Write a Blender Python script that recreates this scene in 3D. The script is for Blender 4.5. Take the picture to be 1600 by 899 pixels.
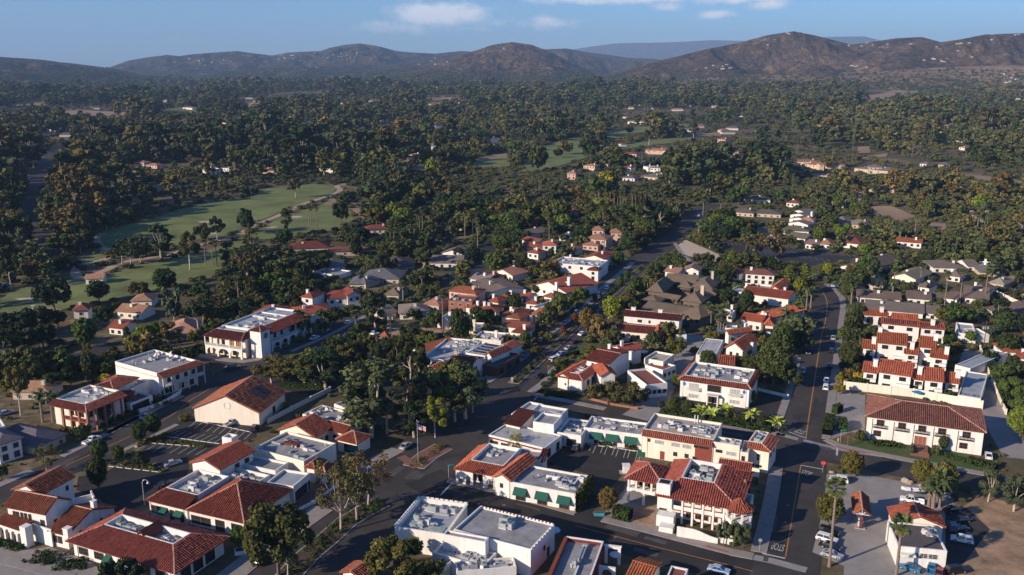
import bpy, math, random
import numpy as np
from mathutils import Vector
for _o in list(bpy.data.objects): bpy.data.objects.remove(_o)
SC = bpy.context.scene
COL = SC.collection
rnd = random.Random(7)
# ------------------------------------------------------------------ camera
F, CX, CY, H = 1400., 800., 449.5,96.
TH = math.atan((CY - 105.) / F)
CT, ST = math.cos(TH), math.sin(TH)
cam = bpy.data.cameras.new('camera'); cam.sensor_width = 36.; cam.lens = 36. * F / 1600.
cam.clip_start = 1.; cam.clip_end = 120000.
camo = bpy.data.objects.new('camera', cam); COL.objects.link(camo)
camo.location = (0,0, H); camo.rotation_euler = (math.pi / 2 - TH, 0,0)
SC.camera = camo
# ------------------------------------------------------------------ light
SUN_EL, SUN_AZ = math.radians(21.5), math.radians(60.)      # azimuth the shadows fall to, from +y towards +x
tosun = Vector((-math.sin(SUN_AZ) * math.cos(SUN_EL),-math.cos(SUN_AZ) * math.cos(SUN_EL), math.sin(SUN_EL)))
sl = bpy.data.lights.new('sun', 'SUN'); sl.energy = 5.0; sl.angle = math.radians(.53); sl.color = (1., .85,.68)
so = bpy.data.objects.new('sun', sl); COL.objects.link(so); so.location = (-300,-200,400)
so.rotation_euler = tosun.to_track_quat('Z', 'Y').to_euler()
W = bpy.data.worlds.new('World'); SC.world = W; W.use_nodes = True
SC.view_settings.view_transform = 'Standard'; SC.view_settings.look = 'None'
SC.view_settings.gamma = 1.; SC.view_settings.use_curve_mapping = False
SC.view_settings.exposure = 0.30
SC.cycles.use_denoising = True
SC.cycles.max_bounces = 5; SC.cycles.diffuse_bounces = 2; SC.cycles.transparent_max_bounces = 6
SC.cycles.volume_bounces = 0
SC.cycles.use_adaptive_sampling = True


def NT(t, kind, **kw):
 n = t.nodes.new(kind)
 for k, v in kw.items():
  if k.startswith('i_'): n.inputs[k[2:].replace('_', ' ')].default_value = v
  else: setattr(n, k, v)
 return n


def math_node(t, op, a, b=None, c=None, clamp=False):
 n = t.nodes.new('ShaderNodeMath'); n.operation = op; n.use_clamp = clamp
 for i, x in enumerate((a, b, c)):
  if x is None: continue
  if isinstance(x, (int, float)): n.inputs[i].default_value = x
  else: t.links.new(x, n.inputs[i])
 return n.outputs[0]


def pix_dir(px, py):
 return Vector(((px - CX) / F, CT - (py - CY) / F * ST, -ST - (py - CY) / F * CT)).normalized()


def build_world():
 t = W.node_tree; t.nodes.clear(); L = t.links.new
 out = NT(t, 'ShaderNodeOutputWorld'); bg = NT(t, 'ShaderNodeBackground'); bg.inputs[1].default_value = .088
 sky = NT(t, 'ShaderNodeTexSky'); sky.sky_type = 'NISHITA'; sky.sun_disc = False
 sky.sun_elevation = SUN_EL; sky.sun_rotation = math.atan2(tosun.x, tosun.y); sky.altitude = 100.
 sky.air_density = 1.0; sky.dust_density = .25; sky.ozone_density = 4.0
 co = NT(t, 'ShaderNodeTexCoord'); sep = NT(t, 'ShaderNodeSeparateXYZ'); L(co.outputs['Generated'], sep.inputs[0])
 az = math_node(t, 'ARCTAN2', sep.outputs[0], sep.outputs[1]); el = math_node(t, 'ARCSINE', sep.outputs[2])
 # noise in (azimuth, stretched elevation): banks of fair-weather cloud above the ranges
 cb = NT(t, 'ShaderNodeCombineXYZ'); L(az, cb.inputs[0]); L(math_node(t, 'MULTIPLY', el, 1.5), cb.inputs[1])
 nz = NT(t, 'ShaderNodeTexNoise', i_Scale=42., i_Detail=10., i_Roughness=.66); L(cb.outputs[0], nz.inputs['Vector'])
 nb = NT(t, 'ShaderNodeTexNoise', i_Scale=7., i_Detail=3.); L(cb.outputs[0], nb.inputs['Vector'])
 total = None
 # banks: centre pixel, half width / height in pixels, strength
 for (px, py, wx, wy, k) in ((690,22,95,24,.95),(620,44,100,14,.62),(860,36,70,16,.7),(600,40,60,12,.6),(780,34,40,14,.6),(730,45,80,10,.5),(1040,11,38,11,.7),
        (1200,7,50,11,.8),(1122,23,30,8,.9),(960,0,200,10,.75),(880,52,30,10,.5),(800,60,90,8,.4),(1160,0,120,8,.8),(1208,40,22,8,.42),(1080,40,60,12,.3),
        (60,30,140,16,.3),(300,60,90,8,.26),(1700,20,120,20,.5),(-250,10,160,26,.5),(650,-160,260,50,.5),(1500,-220,300,60,.5)):
  d = pix_dir(px, py); a0 = math.atan2(d.x, d.y); e0 = math.asin(d.z)
  x = math_node(t, 'DIVIDE', math_node(t, 'SUBTRACT', az, a0), wx / F)
  y = math_node(t, 'DIVIDE', math_node(t, 'SUBTRACT', el, e0), wy / F)
  r = math_node(t, 'ADD', math_node(t, 'MULTIPLY', x, x), math_node(t, 'MULTIPLY', y, y))
  g = math_node(t, 'MULTIPLY', math_node(t, 'EXPONENT', math_node(t, 'MULTIPLY', r, -1.)),k)
  total = g if total is None else math_node(t, 'MAXIMUM', total, g)
 dens = math_node(t, 'ADD', math_node(t, 'MULTIPLY', nz.outputs[0], 1.5), math_node(t, 'MULTIPLY', nb.outputs[0], .5))
 m = math_node(t, 'SUBTRACT', math_node(t, 'ADD', dens, math_node(t, 'MULTIPLY', total, 1.0)),1.36)
 m = math_node(t, 'MULTIPLY', math_node(t, 'MULTIPLY', m, 2.2, clamp=True), math_node(t, 'MULTIPLY', total, 1.3, clamp=True), clamp=True)
 mix = NT(t, 'ShaderNodeMix', data_type='RGBA'); L(m, mix.inputs[0]); wb = NT(t, 'ShaderNodeVectorMath', operation='MULTIPLY'); wb.inputs[1].default_value = (.64,.92,1.34); L(sky.outputs[0], wb.inputs[0]); L(wb.outputs[0], mix.inputs[6])
 mix.inputs[7].default_value = (8.2,8.6,9.4,1)
 L(mix.outputs[2], bg.inputs[0]); L(bg.outputs[0], out.inputs[0])


build_world()


# ------------------------------------------------------------------ pixels <-> ground
def ray(px, py):
 u = (px - CX) / F; v = -(py - CY) / F
 return (u, CT + v * ST, -ST + v * CT)


def PT(px, py, h=0.):
 d = ray(px, py); t = (h - H) / d[2]
 return Vector((d[0] * t, d[1] * t, h))


def proj(x, y, z):
 dz = z - H; fw = y * CT - dz * ST; up = y * ST + dz * CT
 return (CX + F * x / fw, CY - F * up / fw, fw)


def zone(ox, oy, s): return lambda x, y: (ox + x / s, oy + y / s)


S4 = 3.61
k1 = zone(0,650, S4); k2 = zone(300,650, S4); k3 = zone(600,650, S4); k4 = zone(900,650, S4); k5 = zone(1200,650, S4)
k6 = zone(1200,440, S4); k7 = zone(900,440, S4); k8 = zone(600,440, S4); k9 = zone(0,440, S4); k10 = zone(300,440, S4)
k11 = zone(0,250, S4); k12 = zone(350,250, S4); k13 = zone(700,250, S4); k14 = zone(1000,250, S4); k15 = zone(1200,250, S4)
k16 = zone(0,80,4.); k17 = zone(400,80,4.); k18 = zone(800,80,4.); k19 = zone(1200,80,4.)
kL = zone(0,730,6.658); kT = zone(300,480,10.); kC = zone(980,640,6.658); kR = zone(960,700,6.154); kP = zone(1340,620,6.658); kG = zone(1240,740,6.154)


def smooth(a, b, x):
 t = min(1., max(0., (x - a) / (b - a))); return t * t * (3 - 2 * t)


def terrain(x, y):
 r = math.hypot(x, y); k = smooth(1100,2600, r)
 if k <= 0: return 0.
 z = 7 * math.sin(x * .0031 + 1.3) * math.sin(y * .0027 + .4) + 5 * math.sin(x * .0071 - y * .0043)
 z += 26 * math.exp(-((x - 900) / 700) ** 2 - ((y - 3000) / 420) ** 2)
 z += 14 * math.exp(-((x + 1300) / 500) ** 2 - ((y - 2700) / 300) ** 2) + 16 * math.exp(-((x + 300) / 600) ** 2 - ((y - 3400) / 350) ** 2)
 return k * (z + 4)


def PG(px, py):                                    # pixel -> point on the terrain
 p = PT(px, max(py, 118.),0.)
 for _ in range(4):
  h = terrain(p.x, p.y)
  if h <= 0: break
  p = PT(px, max(py, 118.), min(h, H - 12.))
 p.z = terrain(p.x, p.y); return p


# ------------------------------------------------------------------ materials
MATS = {}


def mat(name, col, rough=.85, var=.12, scale=.6, bump=0., kind=None, metal=0., spec=.3, objcol=False, tint=False, rand=0., streak=False):
 m = bpy.data.materials.new(name); m.use_nodes = True; t = m.node_tree; L = t.links.new
 b = t.nodes['Principled BSDF']; b.inputs['Roughness'].default_value = rough; b.inputs['Metallic'].default_value = metal
 b.inputs['Specular IOR Level'].default_value = spec
 co = NT(t, 'ShaderNodeTexCoord')
 geo = NT(t, 'ShaderNodeNewGeometry')
 n = NT(t, 'ShaderNodeTexNoise', i_Scale=scale, i_Detail=6., i_Roughness=.65); L(geo.outputs['Position'], n.inputs['Vector'])
 if streak:
  mp = NT(t, 'ShaderNodeMapping'); mp.inputs['Scale'].default_value = (3., 3., .45); L(geo.outputs['Position'], mp.inputs['Vector']); L(mp.outputs[0], n.inputs['Vector'])
 mr = NT(t, 'ShaderNodeMapRange'); mr.inputs[1].default_value = .25; mr.inputs[2].default_value = .75
 mr.inputs[3].default_value = 1 - var; mr.inputs[4].default_value = 1 + var; L(n.outputs[0], mr.inputs[0])
 fac = mr.outputs[0]
 if tint:
  a = NT(t, 'ShaderNodeAttribute', attribute_name='tint'); fac = math_node(t, 'MULTIPLY', fac, a.outputs['Fac'])
 if rand:
  oi = NT(t, 'ShaderNodeObjectInfo')
  fac = math_node(t, 'MULTIPLY', fac, math_node(t, 'ADD', math_node(t, 'MULTIPLY', oi.outputs['Random'], 2 * rand),1 - rand))
 vm = NT(t, 'ShaderNodeVectorMath', operation='SCALE'); vm.inputs[0].default_value = col[:3]; L(fac, vm.inputs['Scale'])
 last = vm.outputs[0]
 if objcol:
  oi = NT(t, 'ShaderNodeObjectInfo'); mm = NT(t, 'ShaderNodeVectorMath', operation='MULTIPLY')
  L(last, mm.inputs[0]); L(oi.outputs['Color'], mm.inputs[1]); last = mm.outputs[0]
 L(last, b.inputs['Base Color'])
 if bump:
  n2 = NT(t, 'ShaderNodeTexNoise', i_Scale=scale * 6, i_Detail=4.); L(geo.outputs['Position'], n2.inputs['Vector'])
  bp = NT(t, 'ShaderNodeBump'); bp.inputs['Strength'].default_value = bump; bp.inputs['Distance'].default_value = .1
  L(n2.outputs[0], bp.inputs['Height']); L(bp.outputs[0], b.inputs['Normal'])
 MATS[name] = m
 return m


def roof_mat(name, col, mortar=.75, var=.3, tile=(.34,.45), patch=.25):
 """courses of roof tiles on UVs laid out in metres (u along the eave, v up the slope)"""
 m = bpy.data.materials.new(name); m.use_nodes = True; t = m.node_tree; L = t.links.new
 b = t.nodes['Principled BSDF']; b.inputs['Roughness'].default_value = .9; b.inputs['Specular IOR Level'].default_value = .15
 uv = NT(t, 'ShaderNodeUVMap'); br = NT(t, 'ShaderNodeTexBrick'); br.offset = 0.
 L(uv.outputs[0], br.inputs['Vector'])
 br.inputs['Scale'].default_value = 1.; br.inputs['Brick Width'].default_value = tile[0]; br.inputs['Row Height'].default_value = tile[1]
 br.inputs['Mortar Size'].default_value = .05; br.inputs['Mortar Smooth'].default_value = .6
 br.inputs['Color1'].default_value = tuple(c * (1 - var) for c in col[:3]) + (1,)
 br.inputs['Color2'].default_value = tuple(c * (1 + var) for c in col[:3]) + (1,)
 br.inputs['Mortar'].default_value = tuple(c * mortar for c in col[:3]) + (1,)
 geo = NT(t, 'ShaderNodeNewGeometry')
 n = NT(t, 'ShaderNodeTexNoise', i_Scale=.35, i_Detail=5.); L(geo.outputs['Position'], n.inputs['Vector'])
 fac = math_node(t, 'ADD', math_node(t, 'MULTIPLY', n.outputs[0], 2 * patch),1 - patch)
 a = NT(t, 'ShaderNodeAttribute', attribute_name='tint')
 has = math_node(t, 'GREATER_THAN', a.outputs['Fac'], .01)
 fac = math_node(t, 'MULTIPLY', fac, math_node(t, 'ADD', math_node(t, 'MULTIPLY', has, math_node(t, 'SUBTRACT', a.outputs['Fac'], 1.)),1.))
 mx = NT(t, 'ShaderNodeMix', data_type='RGBA'); L(has, mx.inputs[0]); L(br.outputs[0], mx.inputs[6]); mx.inputs[7].default_value = col[:3] + (1,)
 vm = NT(t, 'ShaderNodeVectorMath', operation='SCALE'); L(mx.outputs[2], vm.inputs[0]); L(fac, vm.inputs['Scale'])
 oi = NT(t, 'ShaderNodeObjectInfo'); mm = NT(t, 'ShaderNodeVectorMath', operation='MULTIPLY'); L(vm.outputs[0], mm.inputs[0]); L(oi.outputs['Color'], mm.inputs[1]); L(mm.outputs[0], b.inputs['Base Color'])
 bp = NT(t, 'ShaderNodeBump', invert=True); bp.inputs['Strength'].default_value = .5; bp.inputs['Distance'].default_value = .06
 L(br.outputs['Fac'], bp.inputs['Height']); L(bp.outputs[0], b.inputs['Normal'])
 MATS[name] = m
 return m


mat('white', (.74,.70,.64), var=.16, scale=.3, bump=.1, streak=True)
mat('pale_wall', (.55,.5,.45), var=.1)
mat('cream', (.79,.69,.56), var=.13, scale=.3, bump=.1, streak=True)
mat('brownwall', (.15,.115,.09), var=.1)
mat('tan', (.52,.42,.32), var=.08)
mat('pink', (.62,.40,.31), var=.07)
mat('peach', (.66,.48,.34), var=.07)
mat('greywall', (.5,.49,.47), var=.08)
mat('brick', (.30,.13,.085), var=.25, scale=2.)
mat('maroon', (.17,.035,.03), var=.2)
mat('redwood', (.24,.06,.04), var=.15, scale=2.)
mat('deck', (.27,.26,.255), var=.36, scale=.45)
mat('deck_light', (.38,.375,.37), var=.35, scale=.5)
mat('deck_tan', (.36,.315,.275), var=.3, scale=.4)
mat('deck_dark', (.10,.085,.08), var=.2, scale=.6)
mat('deck_red', (.22,.075,.06), var=.2)
mat('deck_blue', (.31,.33,.35), var=.28, scale=.4)
roof_mat('tile', (.285,.084,.050))
roof_mat('tile_orange', (.40,.118,.058))
roof_mat('tile_dark', (.175,.050,.036))
roof_mat('tile_pink', (.40,.20,.13))
roof_mat('tile_brown', (.20,.078,.056))
roof_mat('shingle', (.175,.125,.102), tile=(.5,.3), var=.18)
roof_mat('shingle_grey', (.165,.145,.138), tile=(.5,.3), var=.18)
roof_mat('shingle_tan', (.25,.195,.155), tile=(.5,.3), var=.18)
mat('mortar', (.50,.28,.20), var=.25, scale=3.)
mat('trim', (.62,.59,.55), var=.06)
mat('wood', (.10,.06,.04), var=.2, scale=3.)
mat('wood_red', (.25,.09,.05), var=.2, scale=3.)
mat('iron', (.02,.02,.02), rough=.5)
mat('glass', (.022,.027,.032), rough=.08, spec=.8, var=.3, scale=.8)
mat('ochre_glass', (.35,.2,.06), rough=.3, var=.3, scale=2.)
mat('dark_opening', (.018,.015,.013), var=.2)  # near-black panel colour standing in for the shade inside openings
mat('steel', (.42,.43,.44), rough=.45, metal=.3, var=.25, scale=1.5)
mat('steel_dark', (.12,.12,.125), rough=.5, var=.3, scale=1.5)
mat('steel_green', (.30,.35,.34), rough=.6, var=.2)
mat('awning_green', (.012,.085,.062), rough=.8, var=.15, scale=3.)
mat('awning_blue', (.03,.16,.36), rough=.8, var=.15)
mat('solar', (.012,.013,.022), rough=.2, spec=.6)
mat('asphalt', (.049,.043,.039), rough=.92, var=.42, scale=.12, bump=.15)
mat('asphalt_worn', (.075,.068,.064), rough=.9, var=.35, scale=.6)
mat('asphalt_new', (.032,.029,.027), rough=.92, var=.4, scale=.15, bump=.15)
mat('concrete', (.27,.245,.225), rough=.9, var=.2, scale=.25, bump=.1)
mat('pavement', (.27,.235,.21), rough=.9, var=.2, scale=.5, bump=.1)
mat('kerb', (.34,.32,.29), rough=.9, var=.15)
mat('brick_paving', (.20,.095,.07), rough=.9, var=.25, scale=2.)
mat('paint_white', (.46,.44,.42), rough=.8, var=.22, scale=1.5)
mat('paint_yellow', (.36,.18,.045), rough=.8, var=.25, scale=1.5)
mat('paint_red', (.40,.06,.05), rough=.8, var=.2)
mat('sign_red', (.55,.03,.03), rough=.5)
mat('sign_green', (.02,.28,.20), rough=.5)
mat('dirt', (.31,.20,.12), rough=.95, var=.6, scale=.22, bump=.6)
mat('mulch', (.075,.05,.036), rough=.95, var=.4, scale=1.2, bump=.3)
mat('lawn', (.065,.095,.028), rough=.95, var=.35, scale=.5, bump=.2)
mat('fairway', (.145,.168,.05), rough=.95, var=.5, scale=.045, bump=.2)
mat('sand', (.50,.40,.29), rough=.95, var=.12)
mat('trail', (.40,.29,.20), rough=.95, var=.25, scale=.1)
mat('dry_field', (.30,.20,.12), rough=.95, var=.35, scale=.02)
mat('green_field', (.17,.17,.06), rough=.95, var=.25, scale=.02)
mat('rock', (.36,.28,.21), rough=.95, var=.25, scale=1.)
mat('bark', (.13,.095,.07), rough=.95, var=.3, scale=1.5)
mat('bark_pale', (.46,.37,.29), rough=.95, var=.3, scale=.8)
mat('palm_bark', (.21,.16,.125), rough=.95, var=.25, scale=2.)
mat('dead_frond', (.22,.14,.075), rough=.95, var=.3, tint=True)
mat('leaf', (.104,.108,.054), rough=.9, var=.16, scale=.18, tint=True, objcol=True, rand=.16, spec=.1)
mat('palm_leaf', (.085,.11,.034), rough=.7, var=.2, tint=True, rand=.15)
mat('banana_leaf', (.36,.42,.07), rough=.6, var=.2, rand=.2)
mat('hedge_leaf', (.040,.062,.016), rough=.9, var=.2, tint=True, spec=.1)
mat('ivy_leaf', (.105,.105,.02), rough=.9, var=.25, tint=True, spec=.1)
mat('car_paint', (1., 1., 1.), rough=.25, var=.0, spec=.6, objcol=True)
mat('car_glass', (.012,.014,.016), rough=.05, spec=.9)
mat('tyre', (.015,.015,.015))
mat('lamp_lens', (.6,.55,.5), rough=.2)
mat('tail_lens', (.3,.01,.01), rough=.2)
mat('cloth_yellow', (.65,.45,.05)); mat('cloth_white', (.7,.7,.72)); mat('cloth_red', (.45,.04,.04)); mat('cloth_pale_blue', (.45,.60,.72))
mat('flag_red', (.35,.06,.07)); mat('flag_white', (.65,.62,.6)); mat('flag_blue', (.03,.05,.2))
mat('water', (.10,.17,.22), rough=.15, spec=.6, var=.05)
mat('planter_blue', (.06,.28,.33)); mat('terracotta', (.4,.16,.08))
mat('bin_green', (.02,.10,.05)); mat('hydrant_yellow', (.55,.36,.03))
mat('blossom', (.55,.5,.42), var=.2, tint=True)
mat('skin', (.45,.28,.2)); mat('hair', (.03,.02,.015))


# ------------------------------------------------------------------ mesh helpers
class MB:
 def __init__(s): s.v = []; s.f = []; s.uv = None

 def add(s, vs, fs):
  o = len(s.v); s.v += [tuple(p) for p in vs]; s.f += [tuple(i + o for i in f) for f in fs]; return s

 def box(s, x0, y0, z0, x1, y1, z1):
  return s.add([(x0, y0, z0),(x1, y0, z0),(x1, y1, z0),(x0, y1, z0),(x0, y0, z1),(x1, y0, z1),(x1, y1, z1),(x0, y1, z1)],
                     [(0,3,2,1),(4,5,6,7),(0,1,5,4),(1,2,6,5),(2,3,7,6),(3,0,4,7)])

 def prism(s, poly, z0, z1):
  n = len(poly); b = [(p[0], p[1], z0 if not callable(z0) else z0(p)) for p in poly]; t = [(p[0], p[1], z1 if not callable(z1) else z1(p)) for p in poly]
  a = sum(poly[i][0] * poly[(i + 1) % n][1] - poly[(i + 1) % n][0] * poly[i][1] for i in range(n))
  if a < 0: b.reverse(); t.reverse()
  return s.add(b + t, [tuple(range(n - 1,-1,-1)), tuple(range(n, 2 * n))] + [(i, (i + 1) % n, n + (i + 1) % n, n + i) for i in range(n)])

 def tube(s, p0, p1, r0, r1=None, n=6, cap=True):
  r1 = r0 if r1 is None else r1
  p0 = Vector(p0); p1 = Vector(p1); d = (p1 - p0).normalized()
  a = d.orthogonal().normalized(); b = d.cross(a)
  ring = [(a * math.cos(2 * math.pi * i / n) + b * math.sin(2 * math.pi * i / n)) for i in range(n)]
  vs = [p0 + q * r0 for q in ring] + [p1 + q * r1 for q in ring]
  fs = [(i, (i + 1) % n, n + (i + 1) % n, n + i) for i in range(n)]
  if cap: fs += [tuple(range(n - 1,-1,-1)), tuple(range(n, 2 * n))]
  return s.add(vs, fs)

 def slab(s, poly, th):                           # sloping roof slab: polygon in 3-D, thickness straight down
  n = len(poly); t = [Vector(p) for p in poly]; b = [p - Vector((0,0, th)) for p in t]
  return s.add(t + b, [tuple(range(n)), tuple(range(2 * n - 1, n - 1,-1))] + [((i + 1) % n, i, n + i, n + (i + 1) % n) for i in range(n)])

 def mesh(s, name, m, off=None):
  me = bpy.data.meshes.new(name)
  v = s.v if off is None else [(p[0] - off[0], p[1] - off[1], p[2] - off[2]) for p in s.v]
  me.from_pydata(v, [], s.f); me.materials.append(MATS[m]); me.update()
  return me


def tag(o, label=None, cat=None, group=None, kind=None):
 if label: o['label'] = label
 if cat: o['category'] = cat
 if group: o['group'] = group
 if kind: o['kind'] = kind
 return o


def link(name, me, parent=None, loc=None, rz=0.):
 o = bpy.data.objects.new(name, me); COL.objects.link(o)
 if parent is not None: o.parent = parent
 if loc is not None: o.location = loc
 if rz: o.rotation_euler = (0,0, rz)
 return o


def empty(name, loc, rz=0.):
 o = bpy.data.objects.new(name, None); COL.objects.link(o); o.location = loc; o.rotation_euler = (0,0, rz); o.empty_display_size = .5
 return o


def copy_tree(o, parent=None):
 c = o.copy(); COL.objects.link(c)
 if parent is not None: c.parent = parent
 for ch in list(o.children): copy_tree(ch, c)
 return c


def np_mesh(name, verts, quads, m, tint=None, nv=4):
 me = bpy.data.meshes.new(name); n = len(quads)
 me.vertices.add(len(verts)); me.vertices.foreach_set('co', np.asarray(verts, np.float32).ravel())
 me.loops.add(n * nv); me.loops.foreach_set('vertex_index', np.asarray(quads, np.int32).ravel())
 me.polygons.add(n); me.polygons.foreach_set('loop_start', np.arange(0, n * nv, nv, dtype=np.int32))
 me.materials.append(MATS[m])
 if tint is not None:
  a = me.attributes.new('tint', 'FLOAT', 'FACE'); a.data.foreach_set('value', np.asarray(tint, np.float32))
 me.update(calc_edges=True)
 return me


KEEP = []          # world polygons trees must stay off
SHOW = []          # picture boxes of buildings that autofilled trees should not hide: (x0,y0,x1,y1,depth)
LAND = []          # landmarks for labels: (phrase, px, py)
AUTO = []          # things that get a label from the landmarks: (obj, noun phrase, plural, px, py)
# ------------------------------------------------------------------ ground and far hills
def build_ground():
 rs = [0.]; r = 60.
 while r < 45000: rs.append(r); r *= 1.045 if r > 600 else 1.12
 az = np.radians(np.linspace(-60,60,181))
 vs = []; fs = []
 for r in rs:
  for a in az:
   x, y = r * math.sin(a), r * math.cos(a) - 40.
   vs.append((x, y, terrain(x, y)))
 n = len(az)
 for i in range(len(rs) - 1):
  for j in range(n - 1): fs.append((i * n + j, i * n + j + 1,(i + 1) * n + j + 1,(i + 1) * n + j))
 me = bpy.data.meshes.new('ground'); me.from_pydata(vs, [], fs); me.update()
 m = bpy.data.materials.new('scrub_ground'); m.use_nodes = True; t = m.node_tree; L = t.links.new
 b = t.nodes['Principled BSDF']; b.inputs['Roughness'].default_value = .95; b.inputs['Specular IOR Level'].default_value = .1
 g = NT(t, 'ShaderNodeNewGeometry')
 n1 = NT(t, 'ShaderNodeTexNoise', i_Scale=.013, i_Detail=9., i_Roughness=.72); L(g.outputs['Position'], n1.inputs['Vector'])
 n2 = NT(t, 'ShaderNodeTexNoise', i_Scale=.35, i_Detail=5.); L(g.outputs['Position'], n2.inputs['Vector'])
 cr = NT(t, 'ShaderNodeValToRGB'); e = cr.color_ramp.elements
 e[0].position = .35; e[0].color = (.055,.055,.026,1); e[1].position = .66; e[1].color = (.30,.21,.125,1)
 q = e.new(.52); q.color = (.125,.098,.056,1)
 mixn = math_node(t, 'ADD', math_node(t, 'MULTIPLY', n1.outputs[0], .65), math_node(t, 'MULTIPLY', n2.outputs[0], .35))
 L(mixn, cr.inputs[0]); L(cr.outputs[0], b.inputs['Base Color'])
 me.materials.append(m)
 tag(link('ground', me),kind='structure')


build_ground()


def fbm(x, y, seed, n=6, lac=2.03):
 """ridged value-noise, numpy"""
 out = np.zeros_like(x); amp = 1.; tot = 0
 for k in range(n):
  xi = np.floor(x).astype(np.int64); yi = np.floor(y).astype(np.int64); fx = x - xi; fy = y - yi
  fx = fx * fx * (3 - 2 * fx); fy = fy * fy * (3 - 2 * fy)

  def h(a, b):
   q = (a * 374761393 + b * 668265263 + (seed + k) * 974634791) & 0x7fffffff
   q = ((q ^ (q >> 13)) * 1274126177) & 0x7fffffff
   return (q & 0xffff) / 65535.
  v = (h(xi, yi) * (1 - fx) + h(xi + 1, yi) * fx) * (1 - fy) + (h(xi, yi + 1) * (1 - fx) + h(xi + 1, yi + 1) * fx) * fy
  out += amp * (1 - np.abs(2 * v - 1)); tot += amp; amp *= .5; x = x * lac + 17.3; y = y * lac + 5.1
 return out / tot


def hill_mat(name, c0, c1, c2):
 m = bpy.data.materials.new(name); m.use_nodes = True; t = m.node_tree; L = t.links.new
 b = t.nodes['Principled BSDF']; b.inputs['Roughness'].default_value = 1.; b.inputs['Specular IOR Level'].default_value = .05
 g = NT(t, 'ShaderNodeNewGeometry')
 n1 = NT(t, 'ShaderNodeTexNoise', i_Scale=.0035, i_Detail=12., i_Roughness=.72); L(g.outputs['Position'], n1.inputs['Vector'])
 n2 = NT(t, 'ShaderNodeTexNoise', i_Scale=.03, i_Detail=6., i_Roughness=.7); L(g.outputs['Position'], n2.inputs['Vector'])
 cr = NT(t, 'ShaderNodeValToRGB'); e = cr.color_ramp.elements
 e[0].position = .36; e[0].color = c0 + (1,); e[1].position = .66; e[1].color = c2 + (1,); q = e.new(.5); q.color = c1 + (1,)
 L(math_node(t, 'ADD', math_node(t, 'MULTIPLY', n1.outputs[0], .6), math_node(t, 'MULTIPLY', n2.outputs[0], .4)), cr.inputs[0])
 L(cr.outputs[0], b.inputs['Base Color'])
 n3 = NT(t, 'ShaderNodeTexNoise', i_Scale=.0045, i_Detail=10., i_Roughness=.62); L(g.outputs['Position'], n3.inputs['Vector']); bp = NT(t, 'ShaderNodeBump'); bp.inputs['Strength'].default_value = 1.; bp.inputs['Distance'].default_value = 190.
 L(n3.outputs[0], bp.inputs['Height']); L(bp.outputs[0], b.inputs['Normal']); MATS[name] = m


hill_mat('chaparral', (.016,.022,.012),(.070,.054,.036),(.20,.145,.095))
hill_mat('chaparral_red', (.016,.019,.010),(.105,.070,.044),(.30,.205,.13))
hill_mat('dry_hill', (.06,.05,.028),(.27,.185,.115),(.42,.30,.19))
hill_mat('far_range', (.05,.05,.04),(.08,.07,.06),(.12,.1,.08))
HILLS = []


def hills(pts, rc, front, back, m, seed, rough=.62):
 """a range whose crest stands rc metres off, with spurs and ravines running down to the plain"""
 pts = sorted(pts); xs = [p[0] for p in pts]; ys = [p[1] for p in pts]
 nx, ny = 420,90
 px = np.linspace(xs[0], xs[-1], nx); sky = np.interp(px, xs, ys)
 jag = fbm(px * .02, px * 0 + seed, seed + 40,4) - .5
 az = np.arctan((px - CX) / (F * CT + 0 * px) * 1.0)
 v = np.concatenate([np.linspace(-1,0, ny), np.linspace(0,1,14)[1:]])
 A, V = np.meshgrid(np.arctan2((px - CX) / F, CT - (sky - CY) / F * ST), v)
 el = np.arctan2(-ST - (sky - CY) / F * CT, np.hypot((px - CX) / F, CT - (sky - CY) / F * ST))
 crest = H + np.tan(el) * rc; crest = np.maximum(crest + jag * crest * .05,2.)
 R = rc + np.where(V < 0, V * front, V * back)
 X = R * np.sin(A); Y = R * np.cos(A)
 s = np.where(V < 0,1 + V, 1 - V)
 base = s ** 1.25
 q = .6 * fbm(X * .0011, Y * .0011, seed, 7) + .4 * fbm(X * .0035, Y * .0018, seed + 9,6)
 spur = (q - .55) * 2 * rough * np.sin(np.pi * np.clip(s, 0,1)) ** .8
 Z = crest[None, :] * np.clip(base + spur, -.02, None) * np.clip(1 - .0 * s, 0,1) - 3 * (s < .02)
 Z = np.minimum(Z, H + np.tan(el)[None, :] * R * (1 + 0 * Z) + 0 * Z + (crest * .0)[None, :])
 Z[0] = -3; Z[-1] = -3
 vs = np.stack([X, Y, Z], -1).reshape(-1,3); n = nx
 idx = np.arange(len(v) * nx).reshape(len(v), nx)
 q4 = np.stack([idx[:-1, :-1], idx[:-1,1:], idx[1:, 1:], idx[1:, :-1]], -1).reshape(-1,4)
 me = np_mesh('hills', vs, q4, m)
 me.polygons.foreach_set('use_smooth', np.ones(len(q4), bool))
 tag(link('hills', me),kind='structure')
 HILLS.append((A, R, Z, px))


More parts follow.
